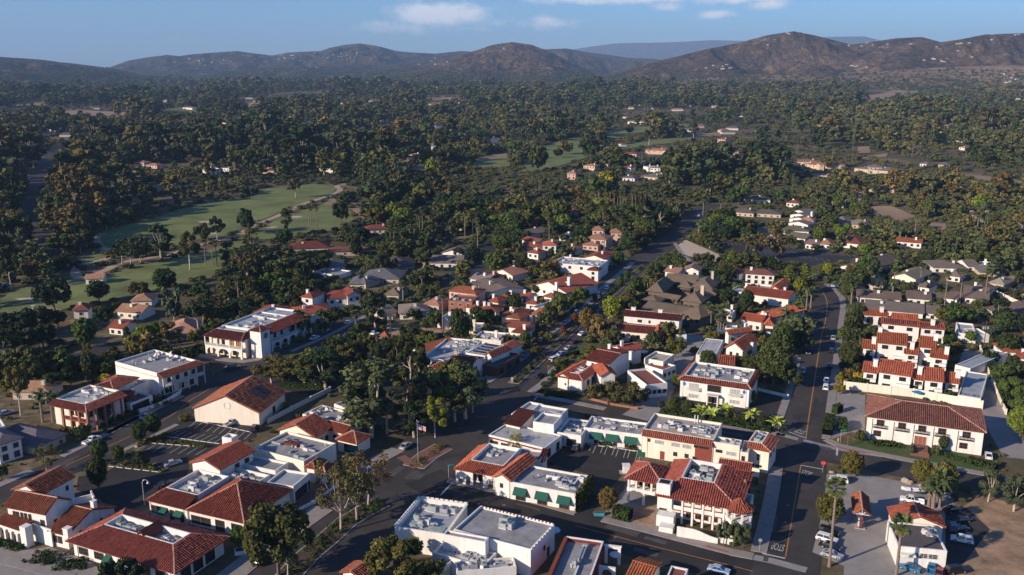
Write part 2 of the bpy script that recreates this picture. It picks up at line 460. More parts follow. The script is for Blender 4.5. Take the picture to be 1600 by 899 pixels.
hills([(-260,100),(-100,87),(0,89),(60,93),(120,100),(175,107),(215,117),(262,129)], 6200,2100,1500, 'chaparral', 3)
hills([(120,122),(175,104),(200,95),(240,88),(262,86),(280,88),(300,85),(340,82),(370,80),(400,84),(425,87),(450,82),(500,80),(515,75),(540,70),(562,68),
       (590,72),(620,80),(640,82),(680,84),(720,80),(760,82),(860,77),(885,76),(920,82),(980,90),(1020,92),(1100,104)], 9500,3200,1500, 'chaparral', 11)
hills([(300,124),(350,112),(400,108),(440,103),(500,104),(560,106),(610,101),(660,98),(720,104),(780,112),(840,124)], 6900,1900,1200, 'chaparral', 23)
hills([(560,124),(640,106),(700,92),(740,80),(770,70),(800,66),(830,70),(860,81),(890,97),(925,114),(960,127)], 6100,1800,1200, 'chaparral_red', 31)
hills([(930,126),(975,112),(1010,99),(1060,88),(1100,78),(1150,68),(1200,55),(1240,49),(1280,57),(1330,70),(1360,66),(1400,60),(1440,58),(1470,66),(1500,62),
       (1540,54),(1600,52),(1700,58),(1900,90)], 6000,2300,1500, 'chaparral_red', 47,.75)
hills([(1000,132),(1060,122),(1150,116),(1240,118),(1330,112),(1420,108),(1500,104),(1600,102),(1750,108)], 4300,1100,700, 'dry_hill', 59,.3)
hills([(780,92),(860,84),(910,75),(960,68),(1000,67),(1060,66),(1110,63),(1160,64),(1230,72),(1290,58),(1350,57),(1420,74)], 22000,3000,1800, 'far_range', 71,.1)


def hill_point(px, py):
 """first hill surface a pixel looks at (closest first)"""
 d = pix_dir(px, py); a = math.atan2(d.x, d.y); best = None
 for A, R, Z, _ in HILLS:
  row = A[0]
  if a < row[0] or a > row[-1]: continue
  j = int(np.argmin(np.abs(row - a)))
  r = R[:, j]; z = Z[:, j]; ray_z = H + r * d.z / math.hypot(d.x, d.y)
  hit = np.nonzero((ray_z <= z) & (z > 3))[0]
  if len(hit) and (best is None or r[hit[0]] < best[0]): best = (float(r[hit[0]]), float(z[hit[0]]))
 if best is None: return None
 return Vector((best[0] * math.sin(a), best[0] * math.cos(a), best[1]))


# ------------------------------------------------------------------ sheets: roads, lots, lawns, paths
def keep(poly, grow=0.): KEEP.append([(p[0], p[1]) for p in poly])


def sheet(name, pix, m, z, kind='structure', parent=None, keepoff=True, z1=None):
 poly = [PT(*p) for p in pix]
 mb = MB()
 if z1 is not None: mb.prism(poly, z, z1)
 else:
  a = sum(poly[i].x * poly[(i + 1) % len(poly)].y - poly[(i + 1) % len(poly)].x * poly[i].y for i in range(len(poly)))
  if a < 0: poly.reverse()
  mb.add([(p.x, p.y, z) for p in poly], [tuple(range(len(poly)))])
 o = link(name, mb.mesh(name, m), parent)
 if kind: o['kind'] = kind
 if keepoff: keep(poly)
 return o


def spline(pts, step=4.):
 out = []
 for i in range(len(pts) - 1):
  p0 = pts[max(i - 1,0)]; p1 = pts[i]; p2 = pts[i + 1]; p3 = pts[min(i + 2, len(pts) - 1)]
  n = max(1, int((p2 - p1).length / step))
  for k in range(n):
   t = k / n
   out.append(.5 * ((2 * p1) + (p2 - p0) * t + (2 * p0 - 5 * p1 + 4 * p2 - p3) * t * t + (3 * p1 - p0 - 3 * p2 + p3) * t ** 3))
 out.append(pts[-1]); return out


def strip_poly(c, w, off=0.):
 L, R = [], []
 for i, p in enumerate(c):
  d = (c[min(i + 1, len(c) - 1)] - c[max(i - 1,0)]); d.z = 0; d.normalize(); n = Vector((-d.y, d.x, 0))
  L.append(p + n * (off + w / 2)); R.append(p + n * (off - w / 2))
 return L, R


def strip(name, pix, w, m, z, kind='structure', parent=None, off=0., th=0., keepoff=True, curve=True, dash=None):
 c = [PT(*p) for p in pix]
 if curve: c = spline(c)
 L, R = strip_poly(c, w, off)
 mb = MB(); acc = 0.
 for i in range(len(c) - 1):
  acc += (c[i + 1] - c[i]).length
  if dash and (acc % (dash[0] + dash[1])) > dash[0]: continue
  q = [(R[i].x, R[i].y),(R[i + 1].x, R[i + 1].y),(L[i + 1].x, L[i + 1].y),(L[i].x, L[i].y)]
  if th:
   o = len(mb.v)
   mb.v += [(p[0], p[1], z) for p in q] + [(p[0], p[1], z - th) for p in q]
   mb.f += [(o, o + 1, o + 2, o + 3),(o + 4, o + 5, o + 1, o),(o + 6, o + 7, o + 3, o + 2)]
   if i == 0: mb.f.append((o + 7, o + 4, o, o + 3))
   if i == len(c) - 2: mb.f.append((o + 5, o + 6, o + 2, o + 1))
  else:
   mb.add([(p[0], p[1], z) for p in q], [(0,1,2,3)])
 o = link(name, mb.mesh(name, m), parent)
 if kind: o['kind'] = kind
 if keepoff: keep(L + R[::-1])
 return o


Z0 = .03
ROADS = {}
boulevard = [(440,925),(470,885),(540,816),(605,765),(668,716),(735,660),(800,602),(844,564),(866,544),(893,522),(911,500),(935,474),(951,456),(978,426),(1000,409),(1032,386),(1060,361),(1087,336),(1115,319),(1140,300),(1168,262),(1180,250)]
ROADS['boulevard'] = strip('road', boulevard[:8], 23, 'asphalt', Z0)
ROADS['boulevard2'] = strip('road', boulevard[7:-3], 15, 'asphalt', Z0 + .004)
ROADS['lower'] = strip('road', [(660,745),k3(330,400),k3(600,465),k3(900,560),k3(1150,628),k4(420,738),k4(900,858),k4(1150,925)], 11.5, 'asphalt_new', Z0 + .008)
ROADS['upper'] = strip('road', [(790,618),k8(860,650),k7(0,700),k7(300,748),k7(700,805),k7(1000,855),k5(100,165),k5(300,205),k5(600,265),k5(1000,345),k5(1300,385),k5(1500,420)], 11, 'asphalt', Z0 + .012)
ROADS['right'] = strip('road', [k4(1160,950),k4(1200,790),k4(1262,300),k7(1270,860),k7(1340,560),k7(1378,320),k6(318,230),k6(333,130),k6(318,70),k6(270,25),k6(215,5),(1240,425)], 12.5, 'asphalt', Z0 + .016)
ROADS['left'] = strip('road', [(-40,775),k1(0,440),k1(360,288),k1(520,222),k1(700,132),k1(950,5),k9(1090,660),k9(1200,590),k10(250,515),k10(480,430),k10(650,368),k10(800,295),k10(900,232),k10(990,185)], 11.5, 'asphalt', Z0 + .02)
ROADS['link'] = strip('road', [k10(240,520),k10(420,520),k10(560,575),k10(720,600),k8(-60,590),k8(250,600),k8(520,640)], 11, 'asphalt_new', Z0 + .024)
ROADS['plaza'] = sheet('road', [k10(-60,480),k10(60,440),k10(420,455),k10(420,540),k10(280,580),k10(60,560)], 'asphalt', Z0 + .028)
strip('road', [k9(-80,560),k9(100,470),k9(300,440),k9(480,415),k9(620,345)], 8, 'asphalt_new', Z0)
strip('road', [k13(-60,720),k13(30,680),k13(130,630),k13(300,580),k13(420,555)], 8, 'asphalt', Z0)
strip('road', [k13(150,615),k13(220,560),k13(225,500),k13(200,430)], 8, 'asphalt_new', Z0 + .004)
strip('road', [k8(220,340),k8(330,290),k8(440,220),k8(520,120)], 6, 'asphalt', Z0)
strip('road', [(95,415),(72,395),(60,365),k11(165,400),k11(170,300),k11(185,200),k11(215,100),k11(240,40),(84,236),(95,225)], 12, 'asphalt', Z0)
strip('driveway', [k7(330,770),k7(420,700),k7(500,570),k7(560,480),k7(620,390),k7(670,300)], 8, 'concrete', Z0 + .032)
strip('driveway', [k6(1420,1000),k6(1330,850),k6(1240,690),k6(1190,560),k6(1150,470),k6(1175,390)], 7.5, 'concrete', Z0)
sheet('car_park', [k1(430,420),k1(440,345),k1(590,320),k1(760,230),k1(960,60),k1(1085,0),k1(1440,60),k1(1444,120),k1(1240,200),k1(1060,270),k1(1060,330),k1(830,490),k1(660,560),k1(560,470)], 'asphalt_new', Z0 + .04)
sheet('car_park', [k3(940,140),k3(1444,190),k4(380,190),k4(260,330),k3(1160,560),k3(1090,520),k3(1150,330),k3(940,270)], 'asphalt_new', Z0 + .036)
sheet('car_park', [k14(390,455),k14(560,462),k14(820,490),k14(1240,545),k14(1150,570),k14(960,600),k14(760,570),k14(470,520)], 'asphalt_new', Z0)
sheet('car_park', [k7(560,660),k7(1010,690),k7(1035,620),k7(1200,660),k7(1165,830),k7(960,790),k7(640,720)], 'asphalt_new', Z0 + .04)
sheet('car_park', [k5(330,330),k5(520,330),k5(1040,420),k5(1060,560),k5(1010,640),k5(1000,900),k5(980,960),k5(420,960),k5(430,850),k5(250,770),k5(290,620),k5(330,380)], 'concrete', Z0 + .04)
sheet('car_park', [k5(1000,520),k5(1120,520),k5(1250,640),k5(1100,840),k5(1000,880)], 'asphalt', Z0 + .044)
sheet('dry_lot', [k5(1090,520),k5(1200,450),k5(1500,520),k5(1600,960),k5(1050,960),k5(1000,880),k5(1250,650)], 'dirt', Z0 + .01,keepoff=True)
sheet('forecourt', [k6(345,615),k6(550,640),k6(545,860),k6(470,850),k6(340,900)], 'concrete', Z0 + .036)
sheet('lawn', [k5(385,160),k5(560,130),k5(900,150),k5(1280,280),k5(1280,330),k5(830,255),k5(580,205)], 'lawn', Z0 + .05)
sheet('lawn', [k7(0,395),k7(10,360),k7(150,350),k7(130,400)], 'lawn', Z0 + .05)
sheet('dry_lot', [k8(0,240),k8(150,235),k8(330,270),k8(420,240),k8(300,320),k8(0,320)], 'dirt', Z0 + .05)
sheet('dry_lot', [k10(810,440),k10(1010,400),k10(1040,430),k10(900,480),k10(810,560)], 'mulch', Z0 + .05,keepoff=False)
sheet('car_park', [k10(880,510),k10(980,440),k10(1080,450),k10(1050,530)], 'asphalt', Z0 + .054)
sheet('courtyard', [k14(125,750),k14(260,725),k14(400,730),k14(230,830)], 'brick_paving', Z0 + .05)
sheet('courtyard', [k4(300,330),k4(480,400),k4(460,640),k4(150,560),k4(270,420)], 'concrete', Z0 + .05)
sheet('garden_bed', [k4(330,530),k4(450,500),k4(440,640),k4(320,610)], 'dirt', Z0 + .06)
sheet('courtyard', [k2(590,480),k2(720,380),k2(830,400),k2(640,560)], 'brick_paving', Z0 + .06)
sheet('courtyard', [k1(-40,720),k1(140,760),k1(280,740),k1(520,830),k1(700,960),k1(-40,960)], 'pavement', Z0 + .05)
sheet('sandy_verge', [k14(205,490),k14(255,450),k14(300,470),k14(460,540),k14(440,580),k14(260,540)], 'sand', Z0 + .05)

# raised pavements with kerbs
for pts, w in (([k4(150,583),k4(440,655),k4(870,768),k4(1000,795)], 2.6),([k3(360,365),k3(640,425),k3(1085,548)], 2.6),([k4(1030,770),k4(1090,520),k4(1130,290)], 3.2),
               ([k7(1120,850),k7(1215,580),k7(1250,430)], 2.2),([k6(328,890),k6(378,520),k6(402,320),k6(424,130),k6(392,60),k6(330,15)], 2.4),([k5(330,135),k5(400,168),k5(800,252),k5(1250,335)], 2.4),
               ([k7(450,752),k7(800,815),k7(1130,862)], 2.2),([k2(200,920),k2(430,740),k2(740,520)], 5.5),([k2(930,310),k2(1160,190)], 4.5),([k8(540,585),k8(700,475),k8(815,395)], 4.5),
               ([k8(905,310),k8(1085,185),k8(1265,35)], 3.),([k13(840,750),k13(1045,578)], 2.6),([k1(-20,395),k1(180,312)], 3.),([k1(350,228),k1(560,125),k1(790,5)], 2.2),([k9(600,858),k9(930,692),k9(1030,645)], 2.2),
               ([k10(0,412),k10(300,452),k10(480,402)], 3.2),([k10(560,395),k10(760,310),k10(980,195)], 2.),([k8(830,625),k8(930,545),k8(965,480)], 2.6),([k8(850,640),k8(1050,680),k8(1250,720)], 2.4),
               ([k1(-40,800),k1(140,840),k1(400,915)], 3.),([k1(690,200),k1(1000,50)], 1.6),([k13(1280,470),k13(1330,540),k13(1400,590)], 2.)):
 strip('pavement', pts, w, 'pavement', .15, th=.2)
# medians on the boulevard: kerbed beds
MEDIANS = [[k2(540,910),k2(640,800),k2(760,700),k2(870,600),k2(990,530),k2(1070,490)], [k2(1250,290),k2(1330,225),k2(1420,175)],
           [k8(730,575),k8(850,470),k8(980,350),k8(1120,225),k8(1260,95),k8(1370,0)], [k13(880,790),k13(1000,680),k13(1110,592)]]
for i, pts in enumerate(MEDIANS):
 w = (5.5,6,3.6,2.6)[i]
 o = strip('median', pts, w, 'kerb', .16, th=.2)
 strip('garden_bed', pts, w - .5, 'brick_paving' if i == 1 else 'mulch', .17,kind=None, parent=o)
# painted markings: children of their roads
strip('centre_line', [k4(0,622),k4(420,733),k4(900,853),k4(1000,880)], .22, 'paint_yellow', Z0 + .05,kind=None, parent=ROADS['lower'], keepoff=False)
strip('centre_line', [k4(1182,798),k4(1225,540),k4(1268,282)], .26, 'paint_yellow', Z0 + .05,kind=None, parent=ROADS['right'], keepoff=False)
strip('centre_line', [k7(1296,886),k7(1345,560),k7(1382,320),k6(322,230),k6(334,130),k6(320,80),k6(280,35)], .36, 'paint_yellow', Z0 + .05,kind=None, parent=ROADS['right'], keepoff=False)
strip('centre_line', [k1(370,283),k1(700,133),k1(960,3),k9(1080,668),k9(1180,610)], .3, 'paint_yellow', Z0 + .05,kind=None, parent=ROADS['left'], keepoff=False)
strip('stop_line', [k4(1050,778),k4(1180,806)], .45, 'paint_white', Z0 + .06,kind=None, parent=ROADS['right'], keepoff=False, curve=False)
strip('stop_line', [k4(1268,280),k5(308,303)], .35, 'paint_white', Z0 + .06,kind=None, parent=ROADS['right'], keepoff=False, curve=False)
strip('stop_line', [k4(1200,92),k4(1300,128)], .35, 'paint_white', Z0 + .06,kind=None, parent=ROADS['right'], keepoff=False, curve=False)
strip('stop_line', [k5(392,180),k5(388,225)], .5, 'paint_white', Z0 + .06,kind=None, parent=ROADS['upper'], keepoff=False, curve=False)
strip('stop_line', [k3(375,390),k3(318,450)], .4, 'paint_white', Z0 + .06,kind=None, parent=ROADS['lower'], keepoff=False, curve=False)
strip('stop_line', [k8(872,645),k8(845,672)], .4, 'paint_white', Z0 + .06,kind=None, parent=ROADS['upper'], keepoff=False, curve=False)
strip('gutter', [k4(870,775),k4(1100,818),k4(1300,872)], 2.2, 'concrete', Z0 + .03,kind=None, parent=ROADS['lower'], keepoff=False)
strip('gutter', [k7(1180,868),k4(1130,100),k5(380,185),k5(640,225)], 2.0, 'concrete', Z0 + .03,kind=None, parent=ROADS['upper'], keepoff=False)
strip('red_kerb', [k5(385,176),k5(480,200),k5(580,216)], .5, 'paint_red', .18,kind=None, parent=ROADS['upper'], keepoff=False)
strip('red_kerb', [k4(735,738),k4(860,772)], .4, 'paint_red', .18,kind=None, parent=ROADS['lower'], keepoff=False)


def lettering(txt, c, right, h, wid, parent, name='lettering', m='paint_white', z=Z0 + .07):
 """flat painted letters; c = pixel of the middle, right = pixel in reading direction"""
 cu = bpy.data.curves.new(name, 'FONT'); cu.body = txt; cu.align_x = 'CENTER'; cu.align_y = 'CENTER'; cu.size = 1.
 tmp = bpy.data.objects.new(name, cu); COL.objects.link(tmp)
 dg = bpy.context.evaluated_depsgraph_get(); me = bpy.data.meshes.new_from_object(tmp.evaluated_get(dg))
 bpy.data.objects.remove(tmp)
 me.materials.clear(); me.materials.append(MATS[m])
 p = PT(*c); r = PT(*right) - p
 xs = [v.co.x for v in me.vertices]; ys = [v.co.y for v in me.vertices]
 o = link(name, me, parent, (p.x, p.y, z), math.atan2(r.y, r.x))
 o.scale = (wid / (max(xs) - min(xs)), h / (max(ys) - min(ys)),1)
 return o


lettering('STOP', k5(215,326),k5(260,338),2.6,2.3, ROADS['right'])
lettering('STOP', k4(1140,740),k4(1095,730),2.8,2.5, ROADS['right'])
lettering('STOP', k5(182,90),k5(140,80),2.8,2.6, ROADS['right'])


# worn patches and manholes in the asphalt: children of their roads
_pr = random.Random(31)
for key, pts, n in (('boulevard', boulevard[1:8], 16),('boulevard2', boulevard[8:15], 8),('lower', [k3(330,400),k3(900,560),k4(420,738),k4(900,858)], 12),('right', [k4(1180,850),k4(1262,300),k7(1340,560),k6(318,230)], 12),('upper', [k7(0,700),k7(700,805),k5(600,265)], 7),('left', [k1(0,440),k1(520,222),k9(1090,660),k10(480,430)], 12)):
 c = spline([PT(*p) for p in pts])
 for i in range(n):
  j = _pr.randrange(1, len(c) - 2); d = c[j + 1] - c[j - 1]; p = c[j] + Vector((-d.y, d.x, 0)).normalized() * _pr.uniform(-4,4); L_, w_ = _pr.uniform(2,9), _pr.uniform(.5,2.2)
  if i % 4 == 0: link('manhole_cover', MB().tube((0,0,0),(0,0,.012),.4, n=10).mesh('manhole_cover', 'steel_dark'), ROADS[key], (p.x, p.y, Z0 + .036))
  else: link('asphalt_patch', MB().box(-L_ / 2,-w_ / 2,0, L_ / 2, w_ / 2,.006 + .001 * (i % 5)).mesh('asphalt_patch', _pr.choice(['asphalt_new', 'asphalt_worn', 'asphalt_worn'])), ROADS[key], (p.x, p.y, Z0 + .032), math.atan2(d.y, d.x))


# parking bays
def bays(a, b, n, ln, parent=None, stops=True, dirpx=None):
 """n+1 bay lines from pixel a to b, each ln metres along the direction towards dirpx"""
 p, q = PT(*a), PT(*b); d = (PT(*dirpx) - p); d.normalize(); e = (q - p) / n; eu = e.normalized(); w = Vector((-d.y, d.x, 0)) * .07
 mb = MB()
 for i in range(n + 1):
  s = p + e * i; t = s + d * ln
  mb.add([(s - w).to_tuple()[:2] + (Z0 + .06,),(t - w).to_tuple()[:2] + (Z0 + .06,),(t + w).to_tuple()[:2] + (Z0 + .06,),(s + w).to_tuple()[:2] + (Z0 + .06,)], [(0,1,2,3)])
 o = link('bay_lines', mb.mesh('bay_lines', 'paint_white'), parent); o['kind'] = 'structure'
 if stops:
  me = MB().box(-.9,-.08,0,.9,.08,.13).mesh('wheel_stop', 'trim')
  for i in range(n):
   s = p + e * (i + .5); w_ = link('wheel_stop', me, o, (s.x, s.y, Z0 + .05), math.atan2(eu.y, eu.x))


bays(k1(840,155),k1(1170,180),7,5, dirpx=k1(770,195))
bays(k1(1110,30),k1(1420,95),9,4.8, dirpx=k1(1060,70))
bays(k1(940,120),k1(1240,160),8,4.5, dirpx=k1(1000,90))
bays(k1(600,285),k1(900,320),6,4.8, dirpx=k1(690,240))
bays(k3(1175,155),k3(1430,205),4,5, dirpx=k3(1150,215))
bays(k4(50,160),k4(370,205),5,5, dirpx=k4(20,225))
bays(k14(420,465),k14(560,470),6,6, stops=False, dirpx=k14(440,485))
bays(k14(690,505),k14(1130,530),14,6, stops=False, dirpx=k14(740,525))
bays(k14(600,505),k14(1050,560),14,6, stops=False, dirpx=k14(640,530))
bays(k14(820,490),k14(1240,545),12,6, stops=False, dirpx=k14(850,510))
strip('path', [k2(1200,270),k2(1250,255)], 8, 'brick_paving', .175)

# golf course
GRASS = []
for pts in ([k11(540,420),k11(700,370),k11(860,330),k11(1050,270),k11(1240,235),k11(1444,205),k12(200,165),k12(500,135),k12(640,150),k12(600,200),k12(460,245),k12(300,300),k11(1280,420),k11(1100,450),k11(900,500),k11(680,520),k11(620,520)],
   [k11(0,790),k11(60,740),k11(250,690),k11(440,670),k11(600,650),k11(800,590),k11(1000,560),k11(1180,510),k11(1444,410),k12(300,330),k12(560,250),k12(700,270),k12(740,330),k12(640,390),k12(460,420),k12(300,450),k12(150,470),k12(60,530),k11(1200,660),k11(1000,700),k11(700,770),k11(420,830),k11(180,870),k11(0,880)],
   [k11(430,560),k11(560,530),k11(620,545),k11(540,580),k11(440,610)],
   [k12(710,190),k12(780,155),k12(860,150),k12(830,190),k12(740,215)],
   [k18(60,760),k18(100,640),k18(280,570),k18(420,530),k18(480,580),k18(620,600),k18(560,640),k18(400,690),k18(240,740)],
   [k18(580,500),k18(760,480),k18(900,465),k18(900,490),k18(740,530),k18(620,570),k18(575,560)],
   [k18(640,600),k18(860,560),k18(1120,535),k18(1130,555),k18(900,590),k18(700,615)],
   [k18(940,460),k18(1110,455),k18(1100,475),k18(960,480)], [k17(1330,700),k17(1600,660),k17(1600,720),k17(1400,740)]):
 GRASS.append(('fairway', pts, 'fairway', .02))
for pts in ([k17(1500,645),k17(1600,635),k17(1600,660),k17(1400,690),k17(1330,690)], [k18(1140,520),k18(1310,510),k18(1310,535),k18(1150,540)], [k17(880,690),k17(1130,650),k17(1130,720),k17(1060,760),k17(960,740)], [k12(720,250),k12(760,230),k12(820,270),k12(800,330),k12(740,340)],
   [k12(560,250),k12(610,210),k12(640,230),k12(600,260)], [k19(560,600),k19(640,595),k19(640,640),k19(560,640)], [k19(600,660),k19(750,640),k19(740,665),k19(560,680)], [k15(880,350),k15(1000,360),k15(1010,395),k15(940,385)],
   [k15(560,260),k15(700,260),k15(860,330),k15(860,370),k15(600,310)], [k15(1050,70),k15(1300,100),k15(1444,120),k15(1444,140),k15(1100,100)]):
 GRASS.append(('dry_clearing', pts, 'dry_field', .015))
for pts, w in (([k11(600,415),k11(545,430),k11(560,480),k11(640,535),k11(560,570),k11(450,595),k11(425,640),k11(465,670),k11(600,620),k11(680,580),k11(860,550),k11(1000,520),k11(1180,465),k11(1340,425),k11(1444,360),k12(220,350),k12(340,300),k12(460,245),k12(600,200),k12(655,170),k12(640,145),k12(740,130)], 4.5),
               ([k12(1140,90),k12(1000,105)], 3.),([k11(0,880),k11(120,865),k11(220,835),k11(330,850)], 3.),([k12(780,215),k12(825,185)], 3.),
               ([k11(460,690),k11(380,705)], 3.),([k15(500,250),k15(520,190),k15(560,170)], 4.)):
 strip('cart_path', pts, w, 'trail', .03)
for p, w, h in ((k11(1170,350),6,3),(k11(180,785),7,2.5),(k12(405,322),4,4),(k12(265,380),4,2.5),(k11(1195,415),4,2.5)):
 c = PT(*p); o = link('bunker', MB().add([(c.x + w * math.cos(a) * (1 + .2 * math.sin(3 * a)), c.y + h * math.sin(a),.035) for a in np.linspace(0,6.28,16, endpoint=False)], [tuple(range(16))]).mesh('bunker', 'sand')); o['kind'] = 'structure'


# far fields and the lake follow the terrain
def field(name, pix, m, dz=.5):
 pts = [PG(*p) for p in pix]; n = len(pts)
 c = sum(pts, Vector()) / n; vs = []; fs = []
 K = 6
 for k in range(K + 1):
  for p in pts:
   q = c.lerp(p, k / K); vs.append((q.x, q.y, terrain(q.x, q.y) + dz))
 for k in range(K):
  for i in range(n):
   j = (i + 1) % n; fs.append((k * n + i, (k + 1) * n + i, (k + 1) * n + j, k * n + j) if k else (k * n + i, (k + 1) * n + i, (k + 1) * n + j))
 o = link(name, MB().add(vs, fs).mesh(name, m)); o['kind'] = 'structure'; o['ring'] = n; keep(pts)


for nm, pts, m, z in GRASS:
 if sum(PT(*p).y for p in pts) / len(pts) > 800: field(nm, pts, m)
 else: sheet(nm, pts, m, z)


for pts, m in (([k16(380,380),k16(480,368),k16(640,378),k16(820,385),k16(820,408),k16(600,405),k16(400,402)], 'dry_field'),([k16(990,360),k16(1150,352),k16(1350,356),k16(1370,375),k16(1200,392),k16(980,388)], 'green_field'),
               ([k16(80,335),k16(280,322),k16(290,340),k16(100,345)], 'dry_field'),([k16(1400,300),k16(1600,288),k16(1600,305),k16(1420,312)], 'dry_field'),([k16(1500,340),k17(0,320),k17(60,335),k16(1540,350)], 'dry_field'),
               ([k17(1040,205),k17(1160,192),k17(1280,200),k17(1200,215)], 'dry_field'),([k17(1050,295),k17(1280,288),k17(1280,305),k17(1060,310)], 'dry_field'),
               ([k19(0,205),k19(220,165),k19(400,170),k19(620,220),k19(820,225),k19(700,258),k19(500,245),k19(380,225),k19(120,225)], 'dry_field'),([k19(790,258),k19(900,232),k19(1280,225),k19(1260,245),k19(1100,262),k19(900,270)], 'dry_field'),
               ([k19(540,325),k19(620,298),k19(780,283),k19(900,285),k19(860,300),k19(700,312),k19(600,330)], 'dry_field'),([k19(920,285),k19(1180,275),k19(1170,290),k19(960,292)], 'dry_field'),
               ([k18(1500,205),k18(1600,200),k18(1600,222),k18(1530,228)], 'dry_field'),([k18(0,290),k18(200,288),k18(210,300),k18(0,306)], 'green_field')):
 field('field', pts, m)
field('lake', [(780,156),(795,153.5),(830,154),(835,157),(820,160),(790,160)], 'water', .8)
# ------------------------------------------------------------------ buildings
_eps = [0]


def tiles_mesh(polys, tw=.36, tl=.5, seed=0):
 """barrel tiles laid in courses over sloping polygons (first edge = eave); one joined mesh"""
 r = np.random.default_rng(seed); V = []; Q = []; T = []; base = 0
 for poly in polys:
  P = [Vector(p) for p in poly]; e = (P[1] - P[0]).normalized(); nrm = Vector((0,0,0))
  for i in range(len(P)): nrm += (P[i] - P[0]).cross(P[(i + 1) % len(P)] - P[0])
  nrm.normalize()
  if nrm.z < 0: nrm = -nrm
  s = nrm.cross(e).normalized()
  if s.z < 0: s = -s
  uv = np.array([((p - P[0]).dot(e),(p - P[0]).dot(s)) for p in P])
  u0, u1 = uv[:, 0].min(), uv[:, 0].max(); v1 = uv[:, 1].max()
  nu = int((u1 - u0) / tw); nv = int(v1 / tl)
  if nu < 1 or nv < 1: continue
  U, Vv = np.meshgrid(u0 + (np.arange(nu) + .5) * (u1 - u0) / nu, (np.arange(nv) + .5) * v1 / nv); U = U.ravel(); Vv = Vv.ravel()
  ins = np.zeros(len(U), bool)
  for i in range(len(uv)):
   x0, y0 = uv[i]; x1, y1 = uv[(i + 1) % len(uv)]
   c = (y0 > Vv) != (y1 > Vv)
   with np.errstate(divide='ignore', invalid='ignore'): ins ^= c & (U < (x1 - x0) * (Vv - y0) / (y1 - y0) + x0)
  U = U[ins]; Vv = Vv[ins]; n = len(U)
  if not n: continue
  jit = r.normal(0,.012,(n, 2)); ht = .19 + r.normal(0,.02, n); w = (u1 - u0) / nu; l = v1 / nv
  lu = np.array([-.34,-.19,.19,.34]) * w; hz = np.array([0., 1., 1., 0.])
  pts = np.zeros((n, 8,3))
  for k in range(4):
   for q in (0,1):
    pts[:, q * 4 + k, 0] = U + lu[k] * (1. if q == 0 else .86) + jit[:, 0]
    pts[:, q * 4 + k, 1] = Vv + (-.56 if q == 0 else .5) * l + jit[:, 1]
    pts[:, q * 4 + k, 2] = hz[k] * ht * (1. if q == 0 else .72) + (.05 if q == 0 else .0)
  M = np.array([e, s, nrm]); W_ = pts.reshape(-1,3) @ M + np.array(P[0])
  V.append(W_); ids = base + np.arange(n)[:, None] * 8
  Q.append(np.concatenate([ids + np.array(f) for f in ((0,1,5,4),(1,2,6,5),(2,3,7,6))], 0))
  t = np.clip(r.normal(1., .15, n),.5,1.6); T.append(np.tile(t, 3)); base += 8 * n
 if not V: return None
 return np.concatenate(V), np.concatenate(Q), np.concatenate(T)


class Blk: pass


